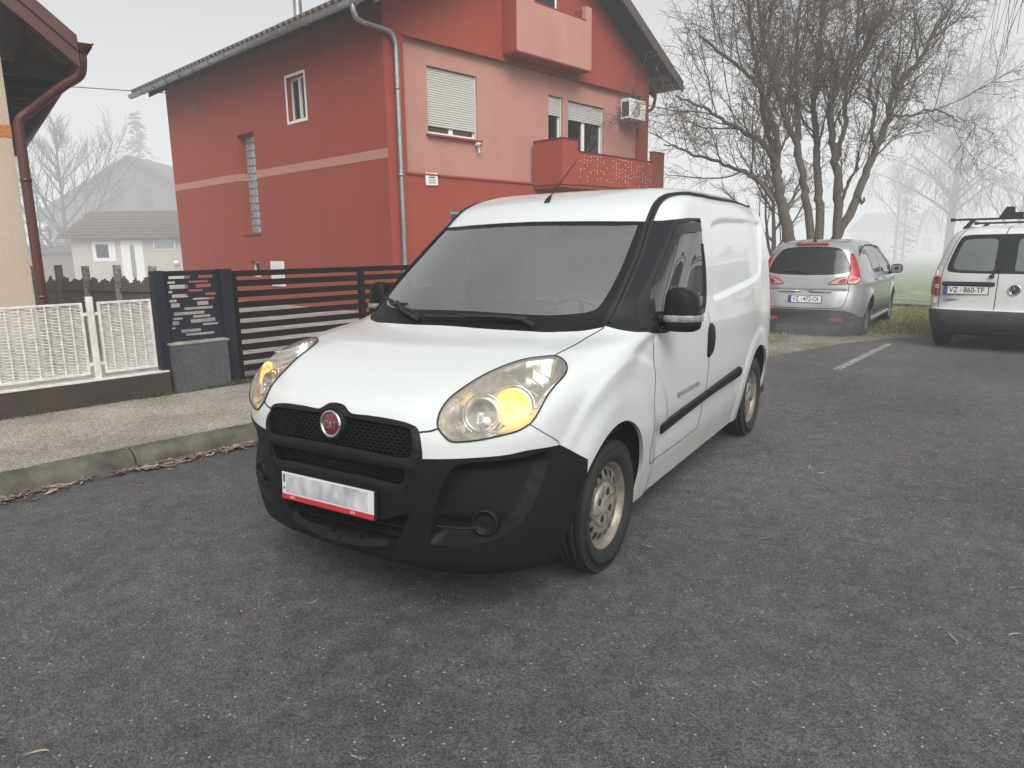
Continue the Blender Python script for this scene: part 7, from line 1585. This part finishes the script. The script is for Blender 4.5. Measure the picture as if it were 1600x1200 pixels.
# ------------------------------------------------------------------ fog, daylight, camera
def fog_mat(name, sig, Lf=(.835, .845, .85)):
    m = bpy.data.materials.new(name); m.use_nodes = True; nt = m.node_tree; nt.nodes.clear(); out = nt.nodes.new('ShaderNodeOutputMaterial'); ab = nt.nodes.new('ShaderNodeVolumeAbsorption'); em = nt.nodes.new('ShaderNodeEmission'); ad = nt.nodes.new('ShaderNodeAddShader')
    ab.inputs['Color'].default_value = (0, 0, 0, 1); ab.inputs['Density'].default_value = sig; em.inputs['Color'].default_value = (*Lf, 1); em.inputs['Strength'].default_value = sig
    nt.links.new(ab.outputs[0], ad.inputs[0]); nt.links.new(em.outputs[0], ad.inputs[1]); nt.links.new(ad.outputs[0], out.inputs['Volume']); return m
def fog():
    """thin haze over the street and a denser bank that starts some twenty metres out over the gardens and the field"""
    b = MB(); b.box(-388, 388, -388, 388, -.4, 20); o = b.build('haze', fog_mat('thin_haze', .0035)); o['kind'] = 'structure'
    n = 64; R0 = 22.0; c = Vector((-3.0, -4.0, 0)); vs = []
    for r, z in ((R0, -.35), (R0, 24), (380, 24), (380, -.35)):
        for k in range(n): a = 2 * PI * k / n; vs.append((c.x + r * math.cos(a), c.y + r * math.sin(a), z))
    f = [(q * n + k, q * n + (k + 1) % n, ((q + 1) % 4) * n + (k + 1) % n, ((q + 1) % 4) * n + k) for q in range(4) for k in range(n)]
    b = MB(); b.add(vs, f); o = b.build('fog', fog_mat('fog_bank', .026)); o['kind'] = 'structure'
fog()
w = bpy.data.worlds.new('World'); SC.world = w; w.use_nodes = True; nt = w.node_tree; bg = nt.nodes['Background']; sk = nt.nodes.new('ShaderNodeTexSky'); sk.sky_type = 'NISHITA'; sk.sun_disc = False
EL, AZ = math.radians(40), math.radians(44)
sk.sun_elevation = EL; sk.sun_rotation = PI / 2 - AZ; sk.air_density = 1.0; sk.dust_density = 10.0; hs = nt.nodes.new('ShaderNodeHueSaturation'); hs.inputs['Saturation'].default_value = .30; nt.links.new(sk.outputs[0], hs.inputs['Color']); nt.links.new(hs.outputs[0], bg.inputs[0]); bg.inputs[1].default_value = .15
sd = bpy.data.lights.new('sun', 'SUN'); sd.energy = 1.8; sd.angle = math.radians(60); sd.color = (1, .995, .985); so = bpy.data.objects.new('sun', sd); COL.objects.link(so)
dv = Vector((math.cos(AZ) * math.cos(EL), math.sin(AZ) * math.cos(EL), math.sin(EL))); so.rotation_euler = dv.to_track_quat('Z', 'Y').to_euler()
def camera():
    p = np.array([2.8535, 2.0784, 1.4892]); yaw, pit, rol = math.radians(211.82430669), math.radians(11.03505839), math.radians(-.75526939)
    cd = bpy.data.cameras.new('camera'); c = bpy.data.objects.new('camera', cd); COL.objects.link(c); cd.sensor_width = 36; cd.lens = 1092.7133 / 1600 * 36; cd.clip_start = .05; cd.clip_end = 2000
    f = np.array([math.cos(yaw) * math.cos(pit), math.sin(yaw) * math.cos(pit), -math.sin(pit)]); r = np.array([math.sin(yaw), -math.cos(yaw), 0]); u = np.cross(r, f)
    r2 = math.cos(rol) * r + math.sin(rol) * u; u2 = -math.sin(rol) * r + math.cos(rol) * u
    c.matrix_world = Matrix(((r2[0], u2[0], -f[0], p[0]), (r2[1], u2[1], -f[1], p[1]), (r2[2], u2[2], -f[2], p[2]), (0, 0, 0, 1))); SC.camera = c
camera()
SC.view_settings.view_transform = 'Standard'; SC.view_settings.look = 'None'; SC.view_settings.exposure = 0
SC.cycles.max_bounces = 8; SC.cycles.transparent_max_bounces = 16; SC.cycles.caustics_reflective = False; SC.cycles.caustics_refractive = False
